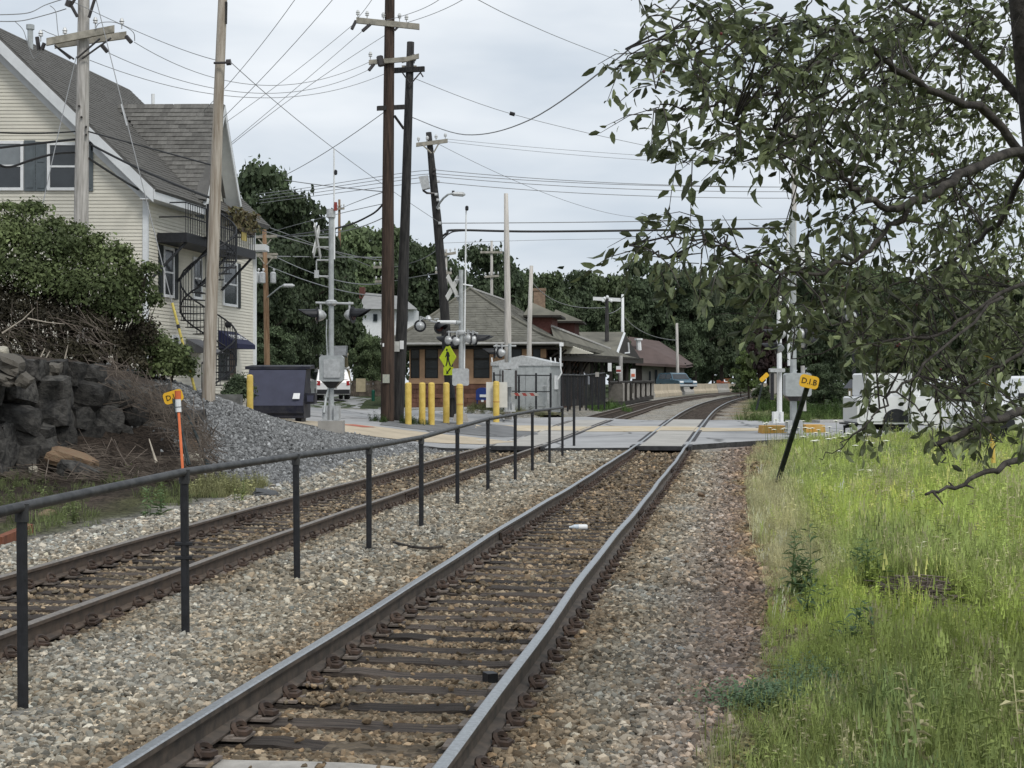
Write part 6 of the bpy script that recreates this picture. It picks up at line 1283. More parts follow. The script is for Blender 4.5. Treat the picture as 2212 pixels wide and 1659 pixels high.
def place_stones(n,y0,y1,size,zone):
    x,y=wedge(n,y0,y1); keep=zone(x,y); x=x[keep]; y=y[keep]
    base=gcol(x,y); m=len(x); dR=x-XR(y); dL=x-XL(y)
    z=ground(x,y); r=size*rng.lognormal(0,.28,m).clip(.5,1.9)
    drop=np.zeros(m,bool)
    for X,d in ((XR,dR),(XL,dL)):
        key=[k for k in TIES if (k.endswith('neare'))==(X is XR)][0]; ty=np.array(TIES[key]); j=np.clip(np.searchsorted(ty,y+ .15*d*0),1,len(ty)-1)
        ang=.15*d  # ties lie square to the track
        yy=y+ang*.97; j=np.clip(np.searchsorted(ty,yy),1,len(ty)-1); near=np.minimum(np.abs(yy-ty[j-1]),np.abs(yy-ty[j])); on_tie=(near<.118)&(np.abs(d)<1.32)&(y<43.2)
        inside=np.abs(d)<.70; hide=np.abs(d)>1.0
        drop|=on_tie&inside&(rng.random(m)>.01+.22*sm(.45,.95,np.sin(y*1.9+d*1.7)*np.sin(d*2.3-y*.7))+.10*sm(16,34,y)); drop|=on_tie&~inside&~hide&(rng.random(m)>.3)
        drop|=(np.abs(np.abs(d)-.7525)<.085)&(y<43.5)
        z=np.where(on_tie&inside,ZR(y)-.19-r*.12,z); z=np.where(~on_tie&inside,z-.016,z)
    k=~drop; x,y,z,r,base=x[k],y[k],z[k],r[k],base[k]; m=len(x)
    br=rng.lognormal(-.03,.45,m).clip(.25,2.6)[:,None]; hue=rng.normal(0,.05,(m,1))*np.array([[1,0,-1.]])
    tint=np.clip(base*np.array([1.07,1.02,.93])*br*(1+hue),.01,.8)
    return np.c_[x,y,z+r*rng.uniform(.1,.55,m)],rng.uniform(0,6.28,(m,3))*[.12,.12,1]+rng.normal(0,.35,(m,3))*[1,1,0],(r[:,None]*rng.uniform(.8,1.2,(m,3))),tint,rng.integers(0,len(STN),m)
def zb(x,y):
    ok=(x<gedge(y)+.25+rng.normal(0,.18,len(x))*(y<60))&(y<43.25)
    left=x<LX(y)+.15
    return ok&~left
A1=place_stones(195000,5.4,14,.0215,zb); A2=place_stones(160000,14,27,.028,zb); A3=place_stones(100000,27,43.2,.040,zb)
allp=[np.concatenate(t) for t in zip(A1,A2,A3)]
scatter('ballast_stones',*allp,STN,'loose grey, brown and reddish ballast stones around the tracks')
def zm(x,y): return (x<LX(y)+.25)&(x>-12)&(y>26.5)&(y<43.2)&((x+6.4+(y-31)*.585)>rng.normal(-.1,.3,len(x)))
def mound_pts(n):
    x=rng.uniform(-11,-1,n); y=rng.uniform(26.5,43,n); k=zm(x,y); x,y=x[k],y[k]; m=len(x); r=.036*rng.lognormal(0,.3,m).clip(.5,2); b=C_MND*1.45*rng.lognormal(0,.35,(m,1)).clip(.4,3.0)
    return np.c_[x,y,ground(x,y)+r*.2],rng.uniform(0,6.28,(m,3)),r[:,None]*np.ones((1,3)),np.clip(b,.01,.8),rng.integers(0,len(STN),m)
scatter('mound_gravel',*mound_pts(60000),STN,'dark blue grey gravel heaped beside the left track')
# ------------------------------------------------------------------ grass field on the right
M_grass=mk('grass blade',(.95,.95,.95),.7,0,.12,3,tint=('tint','INSTANCER'),spec=.2,transl=.28)
def tuft(seed,n,h,spread,w,lean,seedhead=0):
    r=random.Random(seed); q=MB()
    for i in range(n):
        a=r.uniform(0,6.283); d=r.random()**.5*spread; b=Vector((math.cos(a)*d,math.sin(a)*d,-.02)); hh=h*r.uniform(.5,1.1); la=r.uniform(0,6.283); ln=Vector((math.cos(la),math.sin(la),0))*hh*lean*r.uniform(.3,1.2); s=Vector((-math.sin(la),math.cos(la),0))*w*r.uniform(.7,1.3)
        m=b+ln*.35+Vector((0,0,hh*.6)); t=b+ln+Vector((0,0,hh)); q.add([b-s,b+s,m+s*.8,m-s*.8,t],[(0,1,2,3),(3,2,4)])
        if seedhead and i%seedhead==0:
            for k in range(3): p=t+Vector((r.uniform(-.02,.02),r.uniform(-.02,.02),-.03*k)); q.add([p-s*2.2,p+s*2.2,p+Vector((0,0,.06))],[(0,1,2)])
    return q.mesh('grass',M_grass)
GR=[tuft(1,22,.26,.13,.0045,.5),tuft(2,22,.32,.14,.005,.45),tuft(3,18,.42,.13,.0045,.35,3),tuft(4,26,.16,.15,.006,.7),tuft(5,14,.50,.12,.004,.3,2),tuft(6,26,.22,.14,.005,.8)]
def forb(seed,h,nl,ll,lw):
    r=random.Random(seed); q=MB()
    for st in range(3):
        a0=r.uniform(0,6.28); tip=Vector((math.cos(a0)*.1,math.sin(a0)*.1,h*r.uniform(.7,1.1))); q.tube([Vector((0,0,-.02)),tip],[.004,.002],3,False)
        for i in range(nl):
            f=.12+.88*i/nl; p=tip*f; a=i*2.4+a0; u=Vector((math.cos(a),math.sin(a),r.uniform(-.1,.7))).normalized(); s=u.cross(Vector((0,0,1))).normalized(); k=ll*(1.1-.5*f)*r.uniform(.7,1.2)
            q.add([p,p+u*k*.45+s*lw*k,p+u*k-Vector((0,0,k*.3)),p+u*k*.45-s*lw*k],[(0,1,2,3)])
    return q.mesh('weed',M_grass)
GR+=[forb(1,.36,9,.10,.2),forb(2,.26,7,.12,.28),forb(3,.5,14,.09,.14)]
def grass_pts(n,y0,y1,s,edge=.0):
    y=np.sqrt(rng.uniform(y0**2,y1**2,n)); e=gedge(y); hi=.36*y+1.0; x=e-.38+(hi-e+.38)*rng.random(n); inx=(y>44.4)&(x<12)
    u=x-e; nz_=np.sin(x*.9+1.3*np.sin(y*.45))*np.cos(y*.38+x*.3); n2_=np.sin(x*2.3+y*1.1)*np.sin(y*1.9-x*.8)
    lim=np.where((y>43.5)&(y<63),(x>8.2+(y-46)*.5)&(y<46.3+(x-8)*.42),True)
    dens=np.clip(.25+1.3*sm(-.5,.5,u+.45*n2_),0,1); k=(rng.random(n)<dens)&lim&~inx&(((x-3.55)/.62)**2+((y-12.75)/1.35)**2>1); x,y,u,nz_,n2_=[q[k] for q in (x,y,u,nz_,n2_)]; m=len(x)
    c1=np.array((.56,.67,.175)); c2=np.array((.42,.50,.17)); c3=np.array((.62,.56,.36)); c4=np.array((.23,.33,.145))
    w=sm(-.5,.7,nz_)[:,None]; t=c2*(1-w)+c1*w
    tan=np.clip(sm(.62,.1,u)*(y>14)*(rng.random(m)<.95)+(rng.random(m)<.12+.28*sm(.1,.8,n2_)*sm(12,22,y)),0,1)[:,None]*.8; t=t*(1-tan)+c3*tan
    dk=(sm(.2,.9,-n2_*nz_)*.7)[:,None]; t=t*(1-dk)+c4*dk
    t=t*rng.lognormal(0,.3,(m,1))*(.76+.24*sm(8.5,15,y))[:,None]*np.where(y>30,.92,1)[:,None]; pick=rng.choice([0,1,3,5],m); pick=np.where((rng.random(m)<.10+.30*sm(.25,.85,nz_*n2_)),rng.choice([6,7,8],m),pick); tallz=(rng.random(m)<.25+.35*sm(0,.6,n2_))&(pick<6); pick=np.where(tallz,rng.choice([2,4],m),pick)
    sc=s*rng.uniform(.7,1.25,m)*(.55+.45*sm(-.3,.9,u)); sc=np.where(pick>=6,sc*1.2,sc)*np.where(rng.random(m)<.06,1.5,1); sc3=np.c_[sc,sc,sc*rng.uniform(.75,1.3,m)]
    return np.c_[x,y,ground(x,y)],np.c_[rng.normal(0,.06,m),rng.normal(0,.06,m),rng.uniform(0,6.28,m)],sc3,np.clip(t,.01,.85),pick
G1=grass_pts(14000,6.2,16,.62); G2=grass_pts(20000,16,30,.78); G3=grass_pts(17000,30,52,.66)
scatter('field_grass',*[np.concatenate(t) for t in zip(G1,G2,G3)],GR,'rough green and straw coloured grass right of the tracks')
def box_grass(n,x0,x1,y0,y1,s,c,rand=.25,f=None):
    x=rng.uniform(x0,x1,n); y=rng.uniform(y0,y1,n)
    if f is not None: k=f(x,y); x,y=x[k],y[k]
    m=len(x); sc=s*rng.uniform(.6,1.3,m); return np.c_[x,y,surf(x,y)],np.c_[rng.normal(0,.1,m),rng.normal(0,.1,m),rng.uniform(0,6.28,m)],np.c_[sc,sc,sc],np.clip(np.array(c)*rng.lognormal(0,rand,(m,1)),.01,.6),rng.choice([0,1,3,5,6,7],m)
Wd=[box_grass(1500,-13,-4.3,9,28.5,.8,(.17,.205,.085),.3,lambda x,y:(x<LX(y)-.1)&(x>LX(y)-1.5)&(np.sin(x*1.7+y*.9)>-.3)),
    box_grass(320,-12.5,-7.2,23.5,29.6,.62,(.14,.17,.07),.3), box_grass(240,-5.9,-4.7,26.3,28.6,.8,(.30,.30,.15)), box_grass(260,-2.0,2.0,63.3,71,1.0,(.16,.17,.08),.3),
    box_grass(300,9.8,20,58.5,66,1.3,(.11,.16,.05),.3,lambda x,y:y>58.8+.35*(x-9.6)), box_grass(220,13,16.5,66,90,2.2,(.08,.13,.04),.3,lambda x,y:x>XR(y)+2.6), box_grass(120,4.4,6.6,80,88,1.5,(.10,.17,.05)), box_grass(160,-4.9,-2.0,50.6,52.6,.8,(.07,.11,.035),.2,lambda x,y:(y<52.4)&((x<-4.3)|((x>-3.9)&(x<-2.9))))]
scatter('verge_weeds',*[np.concatenate(t) for t in zip(*Wd)],GR,'scattered weeds and short grass along the verges')
# ------------------------------------------------------------------ white flower heads and tall weeds in the grass
M_flower=mk('white flower head',(.75,.75,.62),.8,0,.12,20); M_stem=mk('green stem',(.10,.15,.05),.8,0,.2,8)
q=MB(); rr=random.Random(6)
for i in range(26):
    a=i*2.4; d=.055*math.sqrt(i/26); c=Vector((math.cos(a)*d,math.sin(a)*d,.72-.25*d)); s=.013; q.add([c+Vector((s,0,0)),c+Vector((0,s,.004)),c+Vector((-s,0,0)),c+Vector((0,-s,-.004))],[(0,1,2,3)])
ME_FL=q.mesh('flower_head',M_flower); q=MB(); q.tube([(0,0,-.03),(.02,0,.35),(0,0,.70)],.005,4)
for i in range(6): a=i*1.05; q.tube([(0,0,.68),(math.cos(a)*.045,math.sin(a)*.045,.715)],.003,3)
ME_ST=q.mesh('stem',M_stem)
proto=None
fpx=[(1652,944),(1664,950),(1676,940),(1690,952),(1700,944),(1712,958),(1724,948),(1735,941),(1748,950),(1755,961),(1768,955),(1780,946),(1792,957),(1806,950),(1818,962),(1762,972),(1740,968),(1715,975),(1695,965),(1672,962),(1656,958),(1820,978),(1840,966),(1786,975),(1802,985),(1765,990),(1735,985),(1832,995),(1848,1008),(1790,1002),(1758,1010),(1870,1000),(1882,1015),(1812,1020),(2000,942),(2020,950),(2042,944),(2060,955),(2085,948),(2030,962),(1915,1005),(1900,985)]
for x,y in fpx:
    g=GP(x,y+26); o=thing('wildflower','white umbrella shaped wildflower among the grass near the right signal','flower',tuple(g),'white wildflowers in the far grass'); s=random.uniform(1.0,1.4)
    inst('stem',ME_ST,o,g); f=inst('flower_head',ME_FL,o,g); o.scale=(s,s,s*.9)
def leafy(name,label,g,h,nl,ll,lw,mat,cat='plant',grp=None,stem=M_stem,lean=.16):
    o=thing(name,label,cat,tuple(g),grp); r=random.Random(str(label)); q=MB(); q2=MB()
    for st in range(7):
        hh=h*r.uniform(.45,1.0) if st else h; b=Vector(g)+Vector((r.uniform(-.13,.13),r.uniform(-.13,.13),-.04)); tip=Vector((r.uniform(-lean,lean)*hh,r.uniform(-lean,lean)*hh,hh)); bend=Vector((r.uniform(-.05,.05),r.uniform(-.05,.05),0)); q.tube([b,b+tip*.5+bend,b+tip],[.006,.004,.002],4)
        for i in range(nl//5):
            f=.15+.85*i/(nl/5)+r.uniform(-.02,.02); p=b+tip*f+bend*(1-abs(2*f-1)); a=i*2.4+r.uniform(-.5,.5); u=Vector((math.cos(a),math.sin(a),r.uniform(-.1,.8))).normalized(); s=u.cross(Vector((0,0,1))).normalized(); k=ll*(1.1-.6*f)*r.uniform(.5,1.25); dr=Vector((0,0,k*r.uniform(.1,.45)))
            q2.add([p,p+u*k*.45+s*lw*k,p+u*k-dr,p+u*k*.45-s*lw*k],[(0,1,2,3)])
    q.build('stem',stem,o); q2.build('foliage',mat,o); return o
M_weed=mk('weed leaf',(.13,.20,.085),.75,0,.25,10,transl=.2); M_weedb=mk('blue green weed leaf',(.12,.19,.10),.75,0,.2,10,transl=.2); M_weedy=mk('yellow green weed leaf',(.26,.29,.11),.75,0,.25,10,transl=.2)
leafy('tall_weed','tallest feathery dark green weed standing at the gravel edge of the grass',GP(1735,1290),.72,170,.20,.11,M_weed)
leafy('tall_weed','bushy green weed between the tall weed and the twig pile',GP(1868,1270),.55,120,.2,.13,M_weed)
leafy('tall_weed','dark leafy weed in front of the twig pile',GP(1840,1420),.45,120,.2,.13,M_weedb)
leafy('tall_weed','leafy weed at the foot of the tallest weed',GP(1760,1345),.42,110,.17,.13,M_weedb)
leafy('tall_weed','small green weed rooted at the gravel left of the long grass',GP(1722,1560),.30,50,.12,.14,M_weedy)
leafy('tall_weed','yellow tipped weed at the lower gravel edge',GP(1690,1610),.26,60,.10,.14,M_weedy)
leafy('tall_weed','broad green weed above the pipe handrail at left',GP(335,1118),.62,60,.2,.16,M_weed)
leafy('tall_weed','pale weed above the handrail left of the marker post',GP(520,1085),.5,50,.16,.15,M_weedy)
# creeping ground cover on the gravel at lower right
q=MB(); rr=random.Random(8)
for i in range(5200):
    if rr.random()<.6: px,py=rr.gauss(1680,70),rr.gauss(1520,13)-(0)
    else: px,py=rr.gauss(1800,60),rr.gauss(1470,16)
    dn=rr.random()
    d=1.97*F/(py-CY); g=Vector(((px-CX)/F*d,d,0)); g.z=float(.03+dn*.10); u=Vector((rr.gauss(0,1),rr.gauss(0,1),rr.uniform(0,.6))).normalized()*rr.uniform(.025,.05); s=u.cross(Vector((0,0,1))).normalized()*.009; q.add([g,g+u*.5+s,g+u,g+u*.5-s],[(0,1,2,3)])
o=q.top('ground_cover',M_weedb,'blue green creeping plant spreading over the gravel at lower right','ground cover',kind='stuff'); del o['category']
# ------------------------------------------------------------------ dry stone boulder wall on the left
bw=thing('boulder_wall','dark dry stone wall of rough boulders under the left bank','stone wall',tuple(W(150,1000,31)))
rr=random.Random(12); BM=[]
for k in range(9):
    bm=bmesh.new(); bmesh.ops.create_cube(bm,size=2); bmesh.ops.subdivide_edges(bm,edges=bm.edges[:],cuts=2,use_grid_fill=True)
    sx=rr.uniform(.85,1.15); ph=[rr.uniform(0,6) for _ in range(6)]
    for v in bm.verts:
        c=v.co.copy(); v.co=c.lerp(c.normalized()*1.25,.30); v.co*=1+.13*math.sin(c.x*2.1+ph[0])*math.sin(c.z*2.3+ph[1])+.10*math.sin(c.y*3+ph[2]+c.x*1.7)+rr.uniform(-.07,.07)
    bmesh.ops.triangulate(bm,faces=[f for f in bm.faces if rr.random()<.45])
    me=bpy.data.meshes.new('boulder'); bm.to_mesh(me); bm.free(); me.materials.append(M_boulder)
    me.polygons.foreach_set('use_smooth',[False]*len(me.polygons)); BM.append(me)
def wall_pt(px,py):
    # the wall face runs from left-front to right-back and leans back a little
    f=px/430.; d=29.2+4.6*f; p=W(px,py,d); p.y+=max(0,p.z)*.32; q=W(px,py,p.y); return q
rows=[(1002,58),(952,58),(902,56),(854,52),(812,40)]
ncount=0
for ri,(yc,hpx) in enumerate(rows):
    x=-240+rr.uniform(-20,10)
    end={0:436,1:430,2:404,3:330,4:190}[ri]
    while x<end:
        wpx=rr.choice([40,52,60,68,82])*rr.uniform(.85,1.15)*(1 if ri<4 else .8); xc=x+wpx/2
        py=yc-(18 if xc<80 else 0)*(ri>2)+ (max(0,xc-250)*.12 if ri>=2 else 0)+rr.uniform(-9,9)+(40-xc*.05 if False else 0)+ (0 if xc>0 else -xc*.10)
        c=wall_pt(xc,py); k=c.y/F
        inst('boulder',BM[rr.randrange(9)],bw,c,(rr.uniform(-.25,.25),rr.choice([0,1.57,3.14])+rr.uniform(-.18,.18),rr.uniform(-.3,.3)),(wpx*k*.55*rr.uniform(.95,1.12),.34,hpx*k*.56*rr.uniform(.92,1.15))); ncount+=1
        x+=wpx*.95
# earth behind the boulders so that no daylight shows between them
q=MB(); prof=[(-330,1060,800),(-100,1045,775),(0,1040,790),(120,1030,800),(250,1025,830),(340,1020,862),(430,1012,905)]
vs=[]
for x,b,t in prof:
    p=wall_pt(x,b); p2=wall_pt(x,t); vs+=[p+Vector((.0,.22,-.25)),p2+Vector((0,.3,0)),p2+Vector((-.3,2.6,.25)),p+Vector((-.3,3,-.3))]
for i in range(len(prof)-1):
    for j in range(4): q.add([],[]); q.f.append((i*4+j,i*4+4+j,i*4+4+(j+1)%4,i*4+(j+1)%4)); q.m.append(0)
q.v=[tuple(v) for v in vs]; m_=len(vs); q.f+= [(0,1,2,3),(m_-1,m_-2,m_-3,m_-4)]; q.m+=[0,0]
q.build('earth_core',mk('dark bank soil',(.045,.035,.028),.95,0,.4,5,bump=.8,bscale=14),bw)
# separate rocks
M_rockd=mk('grey brown rock',(.19,.17,.14),.92,0,.35,4,bump=1.0,bscale=9,col2=(.11,.10,.085))
def rock(label,px,py,wpx,hpx,d,mat,name='rock',rot=0,dep=.3,z=None):
    me=BM[hash(label)%9].copy(); me.materials.clear(); me.materials.append(mat); c=W(px,py,d); k=d/F; o=bpy.data.objects.new(name,me); COL.objects.link(o); o.location=c; o.scale=(wpx*k*.5,dep,hpx*k*.5); o.rotation_euler=(.1,rot,.2); tag(o,label,'rock'); return o
import zlib
hash=lambda s: zlib.crc32(s.encode())
rock('long tan rock lying on the brush below the boulder wall',158,995,96,34,29.6,M_rockt,rot=.33,dep=.35)
rock('dark flat boulder under the long tan rock',178,1022,92,40,29.4,M_boulder,rot=.25,dep=.4)
rock('small pale grey stone left of the long tan rock',72,1016,17,15,29.4,M_rockp,dep=.12)
rock('tan rock behind the orange marker post',412,966,28,30,31.5,M_rockt,dep=.25)
rock('pale green grey rock below the tan one by the marker post',416,995,46,26,30.8,M_rockp,dep=.3)
rock('tan stone half sunk in the weeds above the handrail',103,1118,34,22,23,M_rockt,dep=.22)
rock('pale broken boulder on top of the bank at the left edge',22,786,52,30,29.2,M_rockd,rot=.4,dep=.4)
rock('pale upright boulder on the bank under the bush',120,797,22,24,30.0,M_rockd,dep=.3)
rock('flat buff boulder at the left edge above the wall',8,818,44,20,28.9,M_rockd,rot=.3,dep=.35)
rock('buff pointed boulder above the wall right of the flat one',54,822,26,26,29.1,M_rockd,rot=.6,dep=.3)
rock('white topped boulder at the extreme left edge',4,762,26,24,29.6,MATS['white paint'] if False else M_rockp,dep=.25)
rock('small tan stone on the gravel by the left signal',622,919,17,13,43,M_rockt,dep=.14)
rock('flat dark slab among the weeds above the handrail',575,1066,48,13,26.5,mk('dark slab',(.075,.078,.08),.8,0,.2,5),rot=.1,dep=.2)
rock('orange buff stone on the gravel right of the tracks',1514,1069,11,7,25.3,M_rockt,dep=.08)
# brush: dead sticks over the bank
q=MB(); rr=random.Random(21)
for i in range(1500):
    u=rr.random(); px=rr.uniform(-60,440) if u<.8 else rr.uniform(330,470)
    if px<240: py=rr.uniform(690,835) if rr.random()<.5 else rr.uniform(1012,1062)
    else:
        c=np.interp(px,[240,330,430,480],[800,870,945,1000]); py=c+rr.gauss(0,22) if rr.random()<.55 else rr.uniform(930,1040) if px>400 else rr.uniform(1000,1055)
    d=(34.2+rr.uniform(-1,.8)) if py<900 and px<240 else (31.5+rr.uniform(-1,1) if py<960 else 29.6+rr.uniform(-1.2,1))
    p=W(px,py,d); gz=float(surf(np.array([p.x]),np.array([p.y]))[0])
    if py>1000: p.z=gz+rr.uniform(.02,.12)
    L_=rr.uniform(.25,1.1); a=rr.gauss(-.62,.55) if px<430 else rr.uniform(-3,3); v=Vector((math.cos(a),rr.uniform(-.5,.5),math.sin(a)*(1 if py<1000 else .25))).normalized()*L_
    q.tube([p-v*.5,p+Vector((rr.uniform(-.04,.04),0,rr.uniform(-.04,.05))),p+v*.5],[rr.uniform(.004,.013),.007,.003],3,False)
o=q.top('brush_pile',M_stick,'tangled dead brush and roots over the left bank','brush',kind='stuff'); del o['category']
def branch(label,pts,r,mat=M_bleach,cat='branch'):
    P=[W(*p) for p in pts]; q=MB(); n=len(P); q.tube(P,[r*(1-.7*i/(n-1)) for i in range(n)],6); return q.top('dead_branch',mat,label,cat)
branch('bleached forked stick in the brush left of the marker post',[(338,1000,29.5),(330,975,29.6),(322,948,29.8)],.03)
branch('thin pale branch crossing the upper left bush',[(5,720,33),(50,690,33),(75,665,33)],.022); branch('pale dead branch lying level under the upper left bush',[(60,688,33),(100,696,33),(140,700,33)],.018)
branch('pale stub poking up from the bank left of the others',[(72,800,33),(88,772,33),(97,752,33)],.03); branch('second pale stub poking up from the bank',[(80,806,33),(96,780,33),(108,758,33)],.028)
branch('short pale stub on the bank under the bush edge',[(140,775,33),(144,758,33),(147,745,33)],.02); branch('white broken stick on the bank above the wall',[(49,828,32.3),(53,812,32.3),(55,800,32.3)],.02)
branch('long pale stick slanting down the bank above the wall',[(110,790,32.8),(150,820,32.6),(195,862,32.4)],.02)
branch('dark broken post leaning on the brush behind the marker post',[(450,1008,30),(428,950,30.5),(406,898,31)],.05,M_grpost)
branch('grey stick propped against the lower boulders',[(290,1030,29.4),(262,985,29.6),(240,945,29.8)],.022,M_stick)
q=MB(); rr=random.Random(5)
for i in range(320):
    px,py=rr.gauss(1978,34),rr.gauss(1286,9); d=1.9*F/(py-CY); p=W(px,py,d); p.z=rr.uniform(.04,.24); a=rr.uniform(-3,3); v=Vector((math.cos(a),math.sin(a),rr.uniform(-.1,.2)))*rr.uniform(.05,.18); q.tube([p-v,p+v],.006,3,False)
q.top('twig_pile',M_stick,'small pile of dead twigs in the grass on the right','twig pile')
# ------------------------------------------------------------------ leafy crowns
def leafmat(name,c1,c2,tr=.2): return mk(name,c1,.65,0,.3,.9,col2=c2,tint=('shade','GEOMETRY'),transl=tr,spec=.25,rnd=.24)
M_leafd=leafmat('dark forest leaf',(.062,.088,.050),(.10,.135,.068)); M_leafm=leafmat('mid forest leaf',(.09,.125,.062),(.135,.175,.082)); M_leafl=leafmat('light leaf',(.085,.125,.042),(.13,.17,.058)); M_leafb=leafmat('bush leaf',(.085,.118,.045),(.15,.185,.078)); M_purple=leafmat('purple leaf',(.045,.028,.03),(.06,.035,.032))
def crown(seed,lobes,n,size,mat,loose=.04):
    """leaf clumps over the shells of many ellipsoid lobes; lobes: (cx,cy,cz,rx,ry,rz)"""
    r=np.random.default_rng(seed); lob=np.array(lobes); vol=(lob[:,3]*lob[:,5])**.9; pick=r.choice(len(lob),n,p=vol/vol.sum()); L_=lob[pick]
    d=r.normal(size=(n,3)); d/=np.linalg.norm(d,axis=1)[:,None]; d[:,2]=np.where(d[:,2]<-.35,-d[:,2]*.6,d[:,2]); rad=r.uniform(.62,1.06,n)**.7; rad=np.where(r.random(n)<loose,r.uniform(1.0,1.45,n),rad)
    c=L_[:,:3]+d*L_[:,3:]*rad[:,None]; s=size*r.lognormal(0,.3,n)
    nrm=d+r.normal(0,.55,(n,3)); nrm/=np.linalg.norm(nrm,axis=1)[:,None]; a=np.cross(nrm,r.normal(size=(n,3))); a/=np.linalg.norm(a,axis=1)[:,None]; b=np.cross(nrm,a)
    # each clump: an irregular five-cornered spray bent along its middle
    ang=np.array([0,1.15,2.4,3.7,5.1]); V=[]
    for k in range(5):
        rr_=s*r.uniform(.55,1.1,n); th=ang[k]+r.uniform(-.25,.25,n); V.append(c+a*(np.cos(th)*rr_)[:,None]+b*(np.sin(th)*rr_*.75)[:,None]+nrm*(r.uniform(-.25,.2,n)*s)[:,None])
    V=np.stack(V,1).reshape(-1,3); i=np.arange(n)*5; F_=np.concatenate([np.stack([i,i+1,i+2],1),np.stack([i,i+2,i+3],1),np.stack([i,i+3,i+4],1)])
    me=bpy.data.meshes.new('crown'); me.from_pydata(V.tolist(),[],F_.tolist()); at=me.color_attributes.new('shade','FLOAT_COLOR','POINT'); sh=np.repeat(r.lognormal(0,.22,n),5)
    lo=np.repeat(r.uniform(.85,1.18,len(lob))[pick],5); col=np.ones((len(V),4)); col[:,:3]=np.clip((sh*lo)[:,None],.4,2.0); at.data.foreach_set('color',col.ravel()); me.materials.append(mat); return me
def treelobes(seed,n):
    r=random.Random(seed); out=[]
    for i in range(n):
        z=r.uniform(.24,.92); w=.10+.27*math.sin(math.pi*min(1,(z-.05)/.95)**1.15)**.8; a=r.uniform(0,6.283); d=w*r.uniform(.55,1.05); s=r.uniform(.065,.12); out.append((math.cos(a)*d,math.sin(a)*d,z,s*r.uniform(.9,1.3),s*r.uniform(.9,1.3),s*.85))
    out.append((0,0,.58,.2,.2,.27)); out.append((0,0,.4,.2,.2,.2)); return out
CRN={}
def trunk_mesh(seed):
    r=random.Random(seed); q=MB(); q.tube([(0,0,-.05),(.01,0,.25),(r.uniform(-.03,.03),0,.55),(r.uniform(-.05,.05),0,.85)],[.03,.022,.014,.005],7)
    for k in range(7):
        z=r.uniform(.25,.65); a=r.uniform(0,6.28); q.tube([(0,0,z),(math.cos(a)*.13,math.sin(a)*.13,z+.12),(math.cos(a)*.3,math.sin(a)*.3,z+.2)],[.012,.008,.003],5)
    return q.mesh('trunk',M_bark)
TRK=[trunk_mesh(k) for k in range(3)]
for nm,mat in (('d',M_leafd),('m',M_leafm)):
    for k in range(3): CRN[nm+str(k)]=crown(40+k+(7 if nm=='m' else 0),treelobes(10+k+(5 if nm=='m' else 0),44),13000,.0165,mat)
CRN['l0']=crown(60,treelobes(20,26),6000,.028,M_leafl); CRN['p0']=crown(61,treelobes(22,24),5000,.03,M_purple)
TREES=[ # px centre, top y, width px, distance, crown, label
 (520,352,180,92,'d0','tallest dark tree rising just right of the house roof'),(600,400,190,88,'d1','dark rounded tree between the house and the left signal'),(655,450,150,95,'d2','dark tree behind the left signal mast'),(560,520,190,82,'d1','dark tree in front of the tall ones right of the house'),(672,500,150,124,'d0','dark tree filling the gap right of the left signal'),(640,600,190,86,'d2','low dark tree behind the dumpster'),
 (770,490,110,134,'m0','lighter tree just left of the tallest brown pole'),(815,470,110,136,'m1','mid green tree behind the white house'),(850,520,120,135,'d1','dark tree behind the two dark poles'),(905,520,110,138,'d0','dark tree left of the black leaning pole'),(690,650,130,93,'d1','bushy tree in front of the white house'),(800,712,100,108,'m2','leafy tree below the white house'),(570,700,170,80,'d0','leafy tree behind the transformer pole'),
 (960,560,110,150,'d2','dark tree behind the station roof peak, left'),(1035,523,105,155,'d1','rounded dark tree top behind the pale stripped pole'),(1100,570,110,160,'d0','dark tree behind the station dormers'),(1165,580,110,165,'m1','tree behind the slim pale pole'),(1225,572,120,172,'d2','dark tree above the far brick dormer'),(1290,578,120,178,'m0','tree above the lamp post'),(1350,590,110,186,'d1','tree above the canopy gable'),(1400,560,130,196,'d0','tall dark tree behind the goods shed'),(1450,560,150,192,'d2','dark tree right of the goods shed'),(1190,640,120,150,'d0','low dark tree directly behind the station'),(1300,660,150,170,'d1','low dark tree behind the canopy'),
 (1500,600,150,196,'d1','dark tree at the track curve, left'),(1560,620,150,205,'d0','dark tree at the track curve, middle'),(1475,690,120,186,'d2','shadowy low tree beside the goods shed'),(1540,715,120,215,'d1','shadowy low tree behind the concrete barrier'),(1600,560,170,240,'m0','tall hazy tree beyond the curve'),(1660,590,160,250,'m1','tree beyond the curve left of the right signal'),
 (1618,745,90,128,'l0','light green bush at the inside of the track curve'),(1600,800,70,140,'m2','green bush low beside the far rails'),(1660,700,110,118,'p0','purple leaved tree left of the right signal'),(1690,790,90,104,'m1','green bush behind the right signal box'),(1650,830,60,84,'m0','small bush by the edge on yellow sign'),
 (1770,560,200,98,'d0','dark tree directly behind the right signal'),(1830,640,190,84,'d1','dark tree behind the kiosk'),(1900,560,220,105,'m2','tree behind the apple branches, middle'),(1980,600,220,96,'d2','dark tree behind the white trailer'),(2080,560,240,100,'m0','tree behind the apple branches, right'),(2180,600,240,90,'d1','dark tree behind the white pickup at the right edge'),(1780,780,130,72,'d2','dark hedge bush behind the leaning track sign'),(2300,620,220,86,'d0','dark tree just beyond the right frame edge')]
